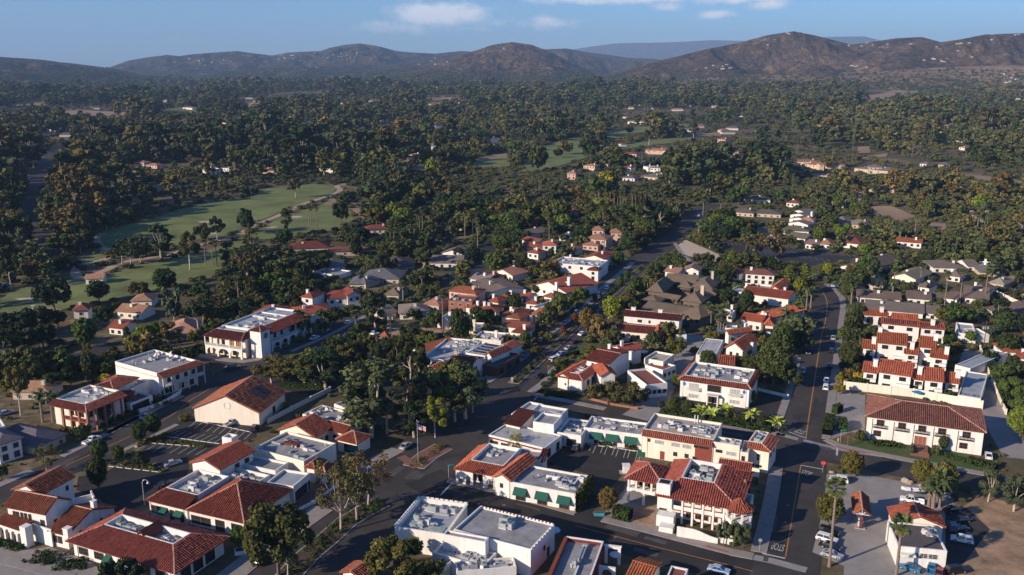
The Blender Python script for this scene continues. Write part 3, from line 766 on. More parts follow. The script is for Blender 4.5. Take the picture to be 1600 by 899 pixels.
class Bd:
 def __init__(s, name, label=None, short=None, cat='building', group=None, desc=None, noun='buildings'):
  s.name, s.label, s.short, s.cat, s.group, s.desc, s.noun = name, label, short, cat, group, desc, noun
  s.root = None; q_ = rnd.uniform(.82,1.2); s.rc = (q_ * rnd.uniform(.94,1.06), q_ * rnd.uniform(.92,1.14), q_ * rnd.uniform(.9,1.16),1); s.blks = []; s.winmesh = {}

 def start(s, c):
  s.o = Vector((c.x, c.y, s.gz)); s.root = empty(s.name, s.o); tag(s.root, s.label, s.cat, s.group)
  q = proj(*s.o)
  if s.short: LAND.append((s.short, q[0], q[1] - 10))
  if not s.label: AUTO.append((s.root, s.desc, s.noun, q[0], q[1]))

 gz = 0.

 def part(s, name, mb, m, parent=None, kind=None):
  if isinstance(mb, MB): me = mb.mesh(name, m, s.o)
  else: me = mb
  o = link(name, me, parent or s.root)
  if kind: o['kind'] = kind
  return o

 def frame(s, A, B, C, h):
  a = PT(A[0], A[1], h); b = PT(B[0], B[1], h); k = Blk()
  k.u = (b - a); k.u.z = 0; k.W = k.u.length; k.u.normalize(); k.n = Vector((-k.u.y, k.u.x, 0))
  if isinstance(C, (int, float)): k.D = float(C)
  else: k.D = (PT(C[0], C[1], h) - b).dot(k.n)
  if k.D < 0: k.n = -k.n; k.D = -k.D
  k.a = Vector((a.x, a.y, 0)); k.h = h
  return k

 def blk(s, A, B, C, h, roof='flat', rise=1.5, wm='white', rm='tile', ov=.5, z0=0., par=.55, deck='deck', inset=3., sk='frbl', tiles=None, box=None, walls=True, rel=None, caps=True):
  """A,B: front eave corners in the picture, C: back right corner (pixel) or a depth in metres, all at height h above the ground.
  rel=(u0,n0,W,D): instead, a rectangle in metres inside the first block's frame"""
  if rel is not None:
   f = s.blks[rel[4] if len(rel) > 4 else 0]; k = Blk(); k.u, k.n = f.u, f.n; k.a = f.a + f.u * rel[0] + f.n * rel[1]; k.W, k.D, k.h = rel[2], rel[3], h
  else: k = s.frame(A, B, C, h)
  if box: k.W, k.D = box
  k.z0 = z0; k.roof = roof; k.rise = rise
  if s.root is None: s.start(k.a + k.u * k.W / 2 + k.n * k.D / 2)
  _eps[0] += 1; e = .004 * (_eps[0] % 12)
  gz = s.gz
  pt = lambda u, n, z: (k.a + k.u * u + k.n * n) + Vector((0,0, z + gz))
  k.pt = pt
  i = (ov if roof not in ('flat',) else 0.) + e
  k.i = i; fr = i if 'f' in sk or roof != 'skirt' else e
  W, D = k.W, k.D
  rect = lambda j, z: [pt(j, j, z), pt(W - j, j, z), pt(W - j, D - j, z), pt(j, D - j, z)]
  keep(rect(-.8,0)); s.blks.append(k)
  m = MB(); planes = []; capl = []
  if roof == 'flat':
   t = .3
   if walls:
    o4, i4 = rect(e, h), rect(e + t, h); lo = rect(e, z0 - .1); d4 = rect(e + t, h - par)
    m.add(lo + o4 + i4 + d4, [(a, (a + 1) % 4,4 + (a + 1) % 4,4 + a) for a in range(4)] + [(4 + a, 4 + (a + 1) % 4,8 + (a + 1) % 4,8 + a) for a in range(4)] + [(8 + a, 8 + (a + 1) % 4,12 + (a + 1) % 4,12 + a) for a in range(4)])
    s.part('wall', m, wm)
   s.part('roof_deck', MB().add(rect(e + t - .02, h - par), [(0,1,2,3)]), deck); k.deck = h - par; k.well = (t, t, W - t, D - t)
   return k
  hz = h + .02
  if roof in ('gable_u', 'gable_v'):
   if roof == 'gable_u':
    planes = [[pt(0,0, h), pt(W, 0, h), pt(W, D / 2, h + rise), pt(0, D / 2, h + rise)], [pt(W, D, h), pt(0, D, h), pt(0, D / 2, h + rise), pt(W, D / 2, h + rise)]]
    capl = [(pt(0, D / 2, h + rise), pt(W, D / 2, h + rise))]
   else:
    planes = [[pt(0, D, h), pt(0,0, h), pt(W / 2,0, h + rise), pt(W / 2, D, h + rise)], [pt(W, 0, h), pt(W, D, h), pt(W / 2, D, h + rise), pt(W / 2,0, h + rise)]]
    capl = [(pt(W / 2,0, h + rise), pt(W / 2, D, h + rise))]
   if walls:
    j = i; lo = rect(j, z0 - .1); dz = -.16
    if roof == 'gable_u':
     zz = h + rise * (j / (D / 2)) + dz; top = rect(j, zz); pk = [pt(W - j, D / 2, h + rise + dz), pt(j, D / 2, h + rise + dz)]
     m.add(lo + top + pk, [(0,1,5,4),(2,3,7,6),(1,2,6,8,5),(3,0,4,9,7)])
    else:
     zz = h + rise * (j / (W / 2)) + dz; top = rect(j, zz); pk = [pt(W / 2, j, h + rise + dz), pt(W / 2, D - j, h + rise + dz)]
     m.add(lo + top + pk, [(0,1,5,8,4),(1,2,6,5),(2,3,7,9,6),(3,0,4,7)])
  elif roof == 'shed':                         # rises away from the front
   planes = [[pt(0,0, h), pt(W, 0, h), pt(W, D, h + rise), pt(0, D, h + rise)]]
   if walls:
    lo = rect(i, z0 - .1); f = rise / D; top = [pt(i, i, h + f * i - .16), pt(W - i, i, h + f * i - .16), pt(W - i, D - i, h + f * (D - i) - .16), pt(i, D - i, h + f * (D - i) - .16)]
    m.add(lo + top, [(a, (a + 1) % 4,4 + (a + 1) % 4,4 + a) for a in range(4)])
  elif roof == 'hip':
   r = min(W, D) / 2
   if W >= D: p, q = pt(r, D / 2, h + rise), pt(W - r, D / 2, h + rise)
   else: p, q = pt(W / 2, r, h + rise), pt(W / 2, D - r, h + rise)
   c = rect(0, h)
   if abs(W - D) < .3: planes = [[c[0], c[1], p], [c[1], c[2], p], [c[2], c[3], p], [c[3], c[0], p]]
   elif W >= D: planes = [[c[0], c[1], q, p], [c[1], c[2], q], [c[2], c[3], p, q], [c[3], c[0], p]]
   else: planes = [[c[0], c[1], p], [c[1], c[2], q, p], [c[2], c[3], q], [c[3], c[0], p, q]]
   capl = [(p, q),(c[0], p),(c[3], p if W >= D else q),(c[1], q if W >= D else p),(c[2], q)]
   if walls:
    zz = h + rise * i / r - .16
    m.add(rect(i, z0 - .1) + rect(i, zz), [(a, (a + 1) % 4,4 + (a + 1) % 4,4 + a) for a in range(4)])
  elif roof == 'skirt':
   d = {c: (inset if c in sk else .0) for c in 'frbl'}
   if isinstance(inset, dict): d = {c: inset.get(c, 0.) for c in 'frbl'}
   I = [pt(d['l'], d['f'], h + rise), pt(W - d['r'], d['f'], h + rise), pt(W - d['r'], D - d['b'], h + rise), pt(d['l'], D - d['b'], h + rise)]
   O = rect(0, h)
   for x, c in enumerate('frbl'):
    if d[c] > 0: planes.append([O[x], O[(x + 1) % 4], I[(x + 1) % 4], I[x]])
   for x, (c1, c2) in enumerate((('l', 'f'),('f', 'r'),('r', 'b'),('b', 'l'))):
    if d[c1] > 0 and d[c2] > 0: capl.append((O[x], I[x]))
   ii = {c: (i if d[c] > 0 else e) for c in 'frbl'}
   R4 = lambda z, zz=0: [pt(ii['l'], ii['f'], z), pt(W - ii['r'], ii['f'], z), pt(W - ii['r'], D - ii['b'], z), pt(ii['l'], D - ii['b'], z)]
   if walls:
    z1s = h - .12 if min(d.values()) > 0 else h
    m.add(R4(z0 - .1) + R4(z1s), [(a, (a + 1) % 4,4 + (a + 1) % 4,4 + a) for a in range(4)])
   wl = {c: (d[c] if d[c] > 0 else e) for c in 'frbl'}
   inn = lambda t, z: [pt(wl['l'] + t, wl['f'] + t, z), pt(W - wl['r'] - t, wl['f'] + t, z), pt(W - wl['r'] - t, D - wl['b'] - t, z), pt(wl['l'] + t, D - wl['b'] - t, z)]
   zt = h + rise + .12; zd = zt - par - .1; k.deck = zd
   g = MB(); g.add(inn(.0, h - .3) + inn(.0, zt) + inn(.28, zt) + inn(.28, zd), [(a + x, (a + 1) % 4 + x, 4 + (a + 1) % 4 + x, 4 + a + x) for x in (0,4,8) for a in range(4)])
   s.part('parapet', g, wm); s.part('roof_deck', MB().add(inn(.26, zd), [(0,1,2,3)]), deck)
   k.well = (wl['l'] + .3, wl['f'] + .3, W - wl['r'] - .3, D - wl['b'] - .3)
  if walls and m.v: s.part('wall', m, wm)
  if walls and roof == 'skirt' and h > 3 and W > 6:
   for f_ in (.04,.96): c_ = pt(i + (W - 2 * i) * f_, i - .07,0); s.part('drainpipe', MB().tube(c_, c_ + Vector((0,0, h - .2)),.06, n=5), 'trim')
  # roof slabs with UVs in metres
  g = MB(); uvs = []
  for pl in planes:
   P = [Vector(p) for p in pl]; e_ = (P[1] - P[0]).normalized(); up = Vector((0,0,1)); nn = (P[1] - P[0]).cross(P[2] - P[0]).normalized(); sl_ = nn.cross(e_)
   n0 = len(g.f); g.slab(P, .16)
   for fi in range(n0, len(g.f)): uvs.append([((Vector(g.v[x]) - P[0]).dot(e_),(Vector(g.v[x]) - P[0]).dot(sl_)) for x in g.f[fi]])
  me = g.mesh('roof', rm, s.o); ul = me.uv_layers.new(name='UVMap'); flat = [c for f in uvs for q in f for c in q]
  ul.data.foreach_set('uv', flat); ro = s.part('roof', me, rm); ro.color = s.rc
  if tiles:
   r_ = tiles_mesh(planes, tw=tiles[0], tl=tiles[1], seed=_eps[0])
   if r_ is not None:
    v, q, t = r_; to = s.part('roof_tiles', np_mesh('roof_tiles', v - np.array(s.o), q, rm, t), rm, ro, 'stuff'); to.color = s.rc
  if caps and capl and rm.startswith('tile') and tiles:
   for p, q in capl: s.part('ridge_cap', MB().tube(Vector(p) + Vector((0,0,.04)), Vector(q) + Vector((0,0,.04)),.17, n=5), 'mortar' if rm != 'tile_orange' else 'tile_orange', ro)
  return k

 # ---- things on walls
 def side(s, k, c, off=None):
  i = k.i if off is None else off
  if c == 'f': return k.pt(i, i, 0),k.u, -k.n, k.W - 2 * i
  if c == 'r': return k.pt(k.W - i, i, 0),k.n, k.u, k.D - 2 * i
  if c == 'l': return k.pt(i, k.D - i, 0),-k.n, -k.u, k.D - 2 * i
  return k.pt(k.W - i, k.D - i, 0),-k.u, k.n, k.W - 2 * i

 def wframe(s, w, h, nx, ny, fm, gm):
  key = (round(w, 2), round(h, 2), nx, ny, fm, gm)
  if key not in s.winmesh:
   t = .09 if w < 2.6 else .12
   m = MB().box(-w / 2,-.05,0,-w / 2 + t, .10, h).box(w / 2 - t, -.05,0, w / 2,.10, h).box(-w / 2 + t, -.05,0, w / 2 - t, .10, t).box(-w / 2 + t, -.05, h - t, w / 2 - t, .10, h)
   for x in range(1, nx): m.box(-w / 2 + w * x / nx - .02,-.04, t, -w / 2 + w * x / nx + .02,.07, h - t)
   for y in range(1, ny): m.box(-w / 2 + t, -.04, h * y / ny - .02, w / 2 - t, .065, h * y / ny + .02)
   g = MB().box(-w / 2 + .03,-.06,.03, w / 2 - .03,.035, h - .03)
   s.winmesh[key] = (m.mesh('window', fm), g.mesh('pane', gm))
  return s.winmesh[key]

 def win(s, k, c, fr, z, w=1.1, h=1.3, nx=2, ny=2, fm='wood', gm='glass', name='window', off=None):
  p, d, n, L = s.side(k, c, off)
  if isinstance(fr, int): fr = [(x + .5) / fr for x in range(fr)]
  fmme, gme = s.wframe(w, h, nx, ny, fm, gm)
  for f in fr:
   q = p + d * (f * L); q.z = z + s.gz
   rz = math.atan2(-d.y, -d.x)              # local +y = outward normal
   o = link(name, fmme, s.root, q - s.o, rz); link('pane', gme, o)

 def awning(s, k, c, fr, z, w, m='awning_green', dp=1.3, dr=1.0, off=None):
  p, d, n, L = s.side(k, c, off)
  for f in fr:
   q = p + d * (f * L); a = q - d * w / 2; b = q + d * w / 2; up = Vector((0,0, z + s.gz)); lo = Vector((0,0, z - dr + s.gz)); fl = Vector((0,0, z - dr - .25 + s.gz))
   s.part('awning', MB().add([a + up, b + up, b + n * dp + lo, a + n * dp + lo, b + n * dp + fl, a + n * dp + fl, a + n * .02 + lo, b + n * .02 + lo], [(0,1,2,3),(3,2,4,5),(0,3,6),(1,7,2)]), m)

 def boxat(s, k, u0, n0, u1, n1, z0, z1, m, name, parent=None):
  P = [k.pt(u0, n0,0),k.pt(u1, n0,0),k.pt(u1, n1,0),k.pt(u0, n1,0)]
  return s.part(name, MB().prism(P, z0 + s.gz, z1 + s.gz), m, parent)

 def chimney(s, k, fu, fn, z1, w=.9, d=.8, m='white', z0=None):
  u, n = fu * k.W, fn * k.D
  c = s.boxat(k, u - w / 2, n - d / 2, u + w / 2, n + d / 2,(k.h - .5) if z0 is None else z0, z1, m, 'chimney')
  s.boxat(k, u - w / 2 - .1, n - d / 2 - .1, u + w / 2 + .1, n + d / 2 + .1, z1, z1 + .15, m, 'chimney_cap', c)

 def arcade(s, P0, d, nrm, L, n, h, pier=.5, th=.5, m='white', spring=.55, z=0., name='arcade'):
  """wall with n arched openings along d from P0, made of piers, arch spandrels and a top band"""
  mb = MB(); w = (L - pier) / n; zs = h * spring; r = (w - pier) / 2; rise = min(r, h * .88 - zs)
  for i in range(n + 1):
   a = P0 + d * (i * w); q = [a, a + d * pier, a + d * pier - nrm * th, a - nrm * th]; mb.prism(q, z + s.gz - .05, z + s.gz + h)
  for i in range(n):
   a = P0 + d * (i * w + pier); K = 8
   for j in range(K):
    x0, x1 = (w - pier) * j / K, (w - pier) * (j + 1) / K
    f = lambda x: zs + rise * math.sqrt(max(0,1 - ((x - r) / r) ** 2))
    pa, pb = a + d * x0, a + d * x1; va = []
    for off in (Vector(),-nrm * th):
     for p, x in ((pa, x0),(pb, x1)):
      va.append(p + off + Vector((0,0, z + s.gz + f(x)))); va.append(p + off + Vector((0,0, z + s.gz + h)))
    mb.add(va, [(0,2,3,1),(4,5,7,6),(0,4,6,2),(1,3,7,5)])
  return s.part(name, mb, m)

 def posts(s, P0, d, L, n, z0, z1, w=.3, m='white', name='column'):
  me = MB().box(-w / 2,-w / 2,0, w / 2, w / 2, z1 - z0).mesh(name, m)
  for i in range(n):
   q = P0 + d * (L * i / max(1, n - 1)); q.z = z0 + s.gz; link(name, me, s.root, q - s.o, math.atan2(d.y, d.x))

 def rail(s, P0, d, L, z, h=.9, m='white', name='balustrade', solid=False):
  mb = MB(); nn = Vector((-d.y, d.x, 0)) * .06
  seg = lambda a, b, z0, z1: mb.prism([a - nn, b - nn, b + nn, a + nn], z0 + s.gz, z1 + s.gz)
  if solid: seg(P0, P0 + d * L, z, z + h)
  else:
   seg(P0, P0 + d * L, z + h - .12, z + h); seg(P0, P0 + d * L, z + .05, z + .14)
   k = max(2, int(L / .32))
   for i in range(k + 1):
    a = P0 + d * (L * i / k - .05); seg(a, a + d * .1, z, z + h - .06)
  return s.part(name, mb, m)

 def clutter(s, k, n, seed, area=None, big=1.):
  """air conditioners, ducts, vents standing on a flat roof"""
  r = random.Random(seed); u0, n0, u1, n1 = k.well
  if area: u0, n0, u1, n1 = u0 + (u1 - u0) * area[0], n0 + (n1 - n0) * area[1], u0 + (u1 - u0) * area[2], n0 + (n1 - n0) * area[3]
  z = k.deck; big *= .8; n = int(n * 1.5)
  for i in range(n):
   u = r.uniform(u0 + .6, max(u0 + .7, u1 - 1.6)); v = r.uniform(n0 + .6, max(n0 + .7, n1 - 1.4)); t = r.random()
   if t < .42:
    w, d, h = r.uniform(1.1,1.9) * big, r.uniform(.9,1.4) * big, r.uniform(.8,1.3) * big
    s.boxat(k, u - .1, v - .1, u + w + .1, v + d + .1, z, z + .14, 'trim', 'curb')
    a = s.boxat(k, u, v, u + w, v + d, z + .14, z + h, r.choice(['steel', 'steel', 'trim', 'steel_green']), 'air_conditioner')
    c = k.pt(u + w / 2, v + d / 2, z + h + .0); s.part('fan', MB().tube(c, c + Vector((0,0,.12)),.36 * big, n=10), 'steel_dark', a)
    if r.random() < .6:
     e = u + w + r.uniform(.8,2.2)
     s.boxat(k, u + w, v + .2, min(e, u1), v + .65, z + .2, z + .6, 'steel', 'duct', a)
   elif t < .7:
    L_ = r.uniform(1.2,3.6); hor = r.random() < .5
    uu, vv = (min(u1 - .2, u + L_), v + .42) if hor else (u + .42, min(n1 - .2, v + L_))
    s.boxat(k, u, v, uu, vv, z + .12, z + .5, r.choice(['steel', 'trim', 'steel_green']), 'duct')
   elif t < .9:
    c = k.pt(u, v, z); s.part('vent_pipe', MB().tube(c, c + Vector((0,0, r.uniform(.5,1.1))),.14, n=8).tube(c + Vector((0,0,.6)), c + Vector((0,0,.75)),.24, n=8), r.choice(['steel', 'trim', 'steel_dark']))
   else: s.boxat(k, u, v, u + 1.4, v + 1.1, z, z + .3, 'trim', 'skylight')

 def protect(s):
  for k in s.blks:
   q = [proj(*(k.pt(u, n, z))) for u in (0,k.W) for n in (0,k.D) for z in (0,k.h + k.rise)]
   SHOW.append((min(x[0] for x in q), min(x[1] for x in q), max(x[0] for x in q), max(x[1] for x in q) - 3, min(x[2] for x in q)))


NEAR = (.5,.6); MID = (.62,.75)
exec_town = []
# ================================================================== the village, nearest first
# --- bottom left: white Spanish building with arcade
b = Bd('spanish_building', 'large white stucco building with dark red gable roofs and an arched arcade beside the pavement', 'the arcaded white building')
k = b.blk(kL(35,415),kL(470,500),kL(765,345),6.2, 'gable_u', 2.2, tiles=NEAR)
b.win(k, 'f', [.17,.26,.37,.47,.58], 3.9,.75,1.5,1,2); b.win(k, 'f', [.9], 2.2,1.1,2.4,2,3); b.win(k, 'r', [.38], 2.6,.9,1.2)
k2_ = b.blk(kL(110,240),kL(420,300),kL(780,98),6.4, 'gable_v', 1.9, rm='tile', tiles=NEAR, rel=None)
b.win(k2_, 'r', [.8], 4,.8,1.2)
k3_ = b.blk(kL(490,665),kL(700,718),kL(1175,405),3.4, 'gable_u', 2.6, tiles=NEAR)
b.win(k3_, 'f', [.2,.5], .9,1.1,1.6,2,3); b.win(k3_, 'r', [.25,.7], 1.8,.7,.9)
b.chimney(k3_, .93,.04,4.8,1.3,1.2); b.chimney(k3_, .85,.6,7.2,.9,.9)
k4_ = b.blk(kL(-60,575),kL(230,672),kL(365,612),3.4, 'shed', 1.0, tiles=NEAR, walls=False)
p, d, n, L = b.side(k4_, 'f', .3)
b.arcade(p, d, n, L, 4,3.2); b.boxat(k4_, k4_.W - .4,-.2,k4_.W + 1.3,1.4,0,4.6, 'white', 'pylon')
b.boxat(k4_, .3,k4_.D - .3,k4_.W + 5.5,k4_.D, -.1,3.9, 'white', 'back_wall')
kt = b.blk(kL(765,390),kL(992,335),kL(985,270),4.4, 'flat', wm='white', deck='deck_light', par=1.1)
for i in range(4): b.boxat(kt, kt.W - .35,kt.D * i / 4 + .3,kt.W - .02,kt.D * i / 4 + 1.5,4.4,4.9, 'white', 'merlon')
b.protect()
# --- bottom left: U-plan tiled block with two wells
b = Bd('shop_building', 'low building with red tile skirts around two sunken roof wells, at the pavement', 'the roof-well shop building')
k = b.blk(kL(675,770),k1(985,893),k1(1290,680),3.5, 'skirt', 2.2, wm='white', deck='deck', inset=5.2, par=1.3, tiles=NEAR, ov=1.0)
u0, n0, u1, n1 = k.well; um = u0 + (u1 - u0) * .55
g = MB().slab([k.pt(um - 1.6, n0 - .5,k.deck + .9),k.pt(um - .1, n0 - .5,k.deck + 2.4),k.pt(um - .1, n1 + .5,k.deck + 2.4),k.pt(um - 1.6, n1 + .5,k.deck + .9)], .2)
g.slab([k.pt(um - .1, n0 - .5,k.deck + 2.4),k.pt(um + 1.4, n0 - .5,k.deck + .9),k.pt(um + 1.4, n1 + .5,k.deck + .9),k.pt(um - .1, n1 + .5,k.deck + 2.4)], .2)
b.part('dividing_roof', g, 'tile')
b.clutter(k, 9,3,(.0,.1,.45,.9),1.1); b.clutter(k, 4,4,(.66,.1,1,.9))
b.win(k, 'f', [.1,.26], .8,2.6,1.6,4,2); b.win(k, 'f', [.72,.86], .3,2.4,2.3,3,2); b.win(k, 'r', [.2,.45,.7], .3,2.6,2.3,3,2); b.awning(k, 'f', [.36], 2.5,1.6)
b.protect()
# --- hip roof shops with green awnings (left centre)
b = Bd('shop_building', 'low white shop under a bright red hip roof with small green awnings', 'the red hip-roof shop')
k = b.blk(k1(820,475),k1(1045,530),k1(1290,375),3.6, 'skirt', 1.5, deck='deck_light', inset=dict(f=4., l=2.2, r=0, b=0), tiles=NEAR, par=.8)
b.clutter(k, 10,6, None, 1.2)
b.win(k, 'f', [.16,.3], .7,2.2,1.8,3,2); b.win(k, 'f', [.62,.9], .1,1.2,2.3,1,2); b.awning(k, 'f', [.4,.83], 2.6,2.2)
k = b.blk(k1(1045,531),k1(1378,608),17., 3.5, 'hip', 4.2, tiles=NEAR, rm='tile')
b.win(k, 'f', [.12,.3], .5,2.6,1.9,4,2); b.win(k, 'f', [.56,.85], .1,2.4,2.5,3,2); b.win(k, 'r', [.2,.5], .4,2.4,2.1,3,2)
b.protect()
# --- cluster of white flat roofs behind it
b = Bd('shop_building', 'cluster of white flat-roofed shops around a two-storey red gable house', 'the white flat-roof cluster')
k = b.blk(k1(1065,265),k1(1240,308),k1(1418,190),6.3, 'gable_v', 1.7, tiles=NEAR)
b.win(k, 'f', [.2,.55], 3.6,.8,1.0); b.win(k, 'r', [.5,.8], 4.2,1.5,1.2,3,2)
k = b.blk(k2(345,182),k2(630,256),k2(790,148),5.2, 'flat', wm='cream', deck='deck'); b.clutter(k, 8,11)
b.boxat(k, 4., 6.2,8.5,8., 4.65,5.3, 'tile_dark', 'stacked_roof_tiles')
k = b.blk(k2(265,268),k2(470,310),k2(545,262),4.4, 'flat', deck='deck')
k = b.blk(k2(155,328),k2(365,378),k2(436,332),4.6, 'flat', deck='deck_tan', par=.8); b.clutter(k, 9,12); b.win(k, 'r', [.5], 2.4,1,1)
k = b.blk(k2(420,375),k2(572,398),k2(672,322),4.2, 'flat', deck='deck_blue'); b.win(k, 'r', [.25,.6], .2,2.6,2.4,3,2); b.win(k, 'r', [.9], .2,1,2.3)
k = b.blk(k2(168,118),k2(222,128),k2(246,104),6.4, 'flat', deck='deck_light')
k = b.blk(k2(60,330),k2(200,395),k2(360,340),3.6, 'flat', deck='deck_light'); b.clutter(k, 6,13)
k = b.blk(k2(630,290),k2(692,302),k2(732,246),3.8, 'hip', 1.2, tiles=NEAR); k = b.blk(k2(700,312),k2(752,320),k2(782,272),3.2, 'hip', 1.1, tiles=NEAR); b.win(k, 'r', [.5], .2,1.4,2.2)
b.protect()
b = Bd('shop_building', 'cream building with a red gable roof and low hipped wings beneath the big grey-green tree', 'the red gable shop')
k = b.blk(k10(478,840),k10(692,882),k10(752,806),4.0, 'gable_v', 2.6, wm='cream', tiles=NEAR); b.win(k, 'r', [.35,.7], .8,1.4,1.6)
k = b.blk(k10(735,830),k10(860,862),k10(895,812),3.4, 'gable_u', 1.4, wm='cream', tiles=NEAR); b.win(k, 'f', [.5], .8,1.2,1.5)
k = b.blk(k10(805,890),k10(930,920),k10(985,860),3.3, 'hip', 1.7, wm='cream', tiles=NEAR); b.win(k, 'f', [.5], .3,2.0,2.2,3,2); b.awning(k, 'f', [.85], 2.6,2.6)
k = b.blk(k10(622,748),k10(842,802),k10(900,735),4.6, 'flat', wm='cream', deck='deck'); b.clutter(k, 7,15);
k = b.blk(k10(800,690),k10(880,720),k10(960,650),4.2, 'flat', wm='cream', deck='deck_light'); b.clutter(k, 3,16)
b.protect()
# --- big cream gable hall by the car park
b = Bd('hall', 'big hall with broad blank cream gable wall and long red roof beside the car park', 'the cream gable hall')
k = b.blk(k10(0,716),k10(380,745),k10(582,626),4.0, 'gable_v', 4.4, wm='cream', tiles=MID, ov=.35)
b.win(k, 'r', [.55], .5,1.6,2,2,2)
c = k.pt(k.W * .52,-.0 + k.i - .05,5.4); ring = MB()
for i in range(20):
 a0, a1 = 2 * math.pi * i / 20,2 * math.pi * (i + 1) / 20
 ring.tube(c + k.u * .95 * math.cos(a0) + Vector((0,0,.95 * math.sin(a0))), c + k.u * .95 * math.cos(a1) + Vector((0,0,.95 * math.sin(a1))),.06, n=4)
b.part('round_vent', ring, 'trim')
for j in range(5):
 f = .44 + .065 * j; v0, v1 = .33,.72
 q = lambda v, n, dz: k.pt(k.W / 2 + k.W / 2 * v, k.D * n, k.h + k.rise * (1 - v) + dz)
 b.part('skylight', MB().slab([q(v1, f, .28), q(v1, f + .035,.28), q(v0, f + .035,.28), q(v0, f, .28)], .3), 'solar')
k = b.blk(k10(118,665),k10(318,668),k10(345,600),3.2, 'hip', 1.4, wm='cream', tiles=MID)
kw = k; b.protect()
# --- brick and tile two-storey building (left)
b = Bd('office_building', 'two-storey building with brick verandas, dark tile roofs and cluttered flat roof', 'the brick veranda building')
k = b.blk(k9(268,697),k9(488,742),k9(705,640),6.2, 'skirt', 1.0, wm='cream', deck='deck_light', inset=dict(f=2.6, r=3.2), sk='fr', tiles=MID, ov=2.0)
b.clutter(k, 9,21); b.win(k, 'f', [.45,.62,.8], 3.6,1.3,1.6,2,2); b.win(k, 'f', [.45,.8], .3,1.5,2.2,2,2); b.win(k, 'r', [.1,.3,.5,.7], 3.6,1.3,1.5)
p = k.pt(k.W * .34,.5,0); b.posts(p, k.u, k.W * .63,4,0,6.2,.55, 'brick', 'pier'); b.posts(k.pt(k.W - .4,.5,0),k.n, k.D * .8,5,0,6.2,.5, 'brick', 'pier')
b.boxat(k, k.W * .32,.2,k.W - .2,2., 2.9,3.15, 'redwood', 'balcony_floor'); b.rail(k.pt(k.W * .33,.35,0),k.u, k.W * .64,3.15,.9, 'redwood')
k = b.blk(k9(500,600),k9(640,615),k9(722,535),6.6, 'hip', 1.2, wm='cream', tiles=MID); k = b.blk(k9(650,590),k9(735,605),k9(830,560),4.8, 'flat', deck='deck'); b.clutter(k, 8,22)
k = b.blk(k9(640,682),k9(760,668),k9(905,608),3.4, 'gable_u', 2.0, tiles=MID); b.win(k, 'f', [.5], .4,3.4,1.8,4,1)
k = b.blk(k9(735,690),k9(860,640),6., 3.0, 'flat', deck='deck_dark'); b.win(k, 'f', [.45], .5,6., 1.9,5,1)
b.protect()
# --- flat white with tile skirt and balcony
b = Bd('office_building', 'white flat-roofed building with satellite dishes and a red tile veranda over a balcony', 'the satellite-dish building')
k = b.blk(k9(650,472),k9(915,546),k9(1132,458),6.3, 'skirt', 1.1, deck='deck', inset=dict(r=2.4, b=1.4), sk='rb', tiles=MID, ov=1.8)
b.clutter(k, 9,23); b.win(k, 'r', [.15,.4,.65,.88], 3.7,1.4,1.4); b.win(k, 'r', [.2,.5,.8], .4,1.6,2.1); b.win(k, 'f', [.5,.72], 4.6,.9,.5,1,1)
b.posts(k.pt(k.W - .25,.4,0),k.n, k.D - .8,6,0,6.2,.25, 'trim'); b.boxat(k, k.W - 1.8,.3,k.W - .1,k.D - .3,3., 3.2, 'trim', 'balcony_floor'); b.rail(k.pt(k.W - .2,.4,0),k.n, k.D - .8,3.2,.9, 'trim')
for (fu, fn) in ((.3,.6),(.5,.75),(.4,.85)):
 c = k.pt(k.W * fu, k.D * fn, k.deck); q = tosun * 1. + Vector((0,0,.6)); q.normalize()
 di = b.part('satellite_dish', MB().tube(c + Vector((0,0,1.1)), c + Vector((0,0,1.1)) + q * .12,.55,.75, n=12), 'trim'); b.part('mast', MB().tube(c, c + Vector((0,0,1.1)),.07), 'steel', di)
b.protect()
# --- clock-tower building
b = Bd('office_building', 'white two-storey arcaded building with balustraded balconies and a square clock tower', 'the clock tower building')
k = b.blk(kT(172,446),kT(768,532),9., 6.8, 'skirt', 1.5, inset=dict(f=4.5, l=2., r=2.), sk='frl', rm='tile_dark', tiles=MID, ov=2.2, deck='deck_light', walls=False)
p, d, n, L = b.side(k, 'f', .3); b.arcade(p, d, n, L, 3,3.3,.7, m='white', spring=.5)
b.boxat(k, .3,.3,k.W - .3,2.4,3.3,3.5, 'white', 'balcony_floor'); b.posts(p + n * -.2, d, L, 4,3.4,6.8,.32, 'white'); b.rail(p - n * .25, d, L, 3.5,.95, 'trim')
b.boxat(k, .4,2.4,k.W - .4,k.D - .1,0,6.7, 'cream', 'inner_wall')
kk = k; k.i = 2.4; b.win(k, 'f', [.25,.5,.75], .4,1.5,1.9,2,2, off=2.38); b.win(k, 'f', [.62,.7,.9,.97], 3.6,1.0,2.0,1,2, gm='ochre_glass', off=2.38); b.win(k, 'f', [.15,.35], 3.6,1.2,1.9,2,2, off=2.38)
k = b.blk(None, None, None, 6.7, 'skirt', 1.6, rel=(1.2,8.2,kk.W + 2.5,27.), inset=dict(r=5.), sk='r', rm='tile_dark', tiles=MID, deck='deck_blue', ov=2.4)
b.clutter(k, 14,25, None, 1.1); k.i = 2.4; b.win(k, 'r', 6,3.8,1.3,1.6); b.win(k, 'r', [.3,.5,.7], .3,1.8,2.2)
p, d, n, L = b.side(k, 'r', .3); b.arcade(p + d * 3, d, n, L - 3,5,3.2,.7); b.boxat(k, k.W - 2.4,3,k.W - .3,k.D - .5,3.2,3.4, 'white', 'balcony_floor'); b.rail(p + d * 3, d, L - 3,3.4,.9, 'trim'); b.posts(p + d * 3, d, L - 3.4,6,3.4,6.6,.3)
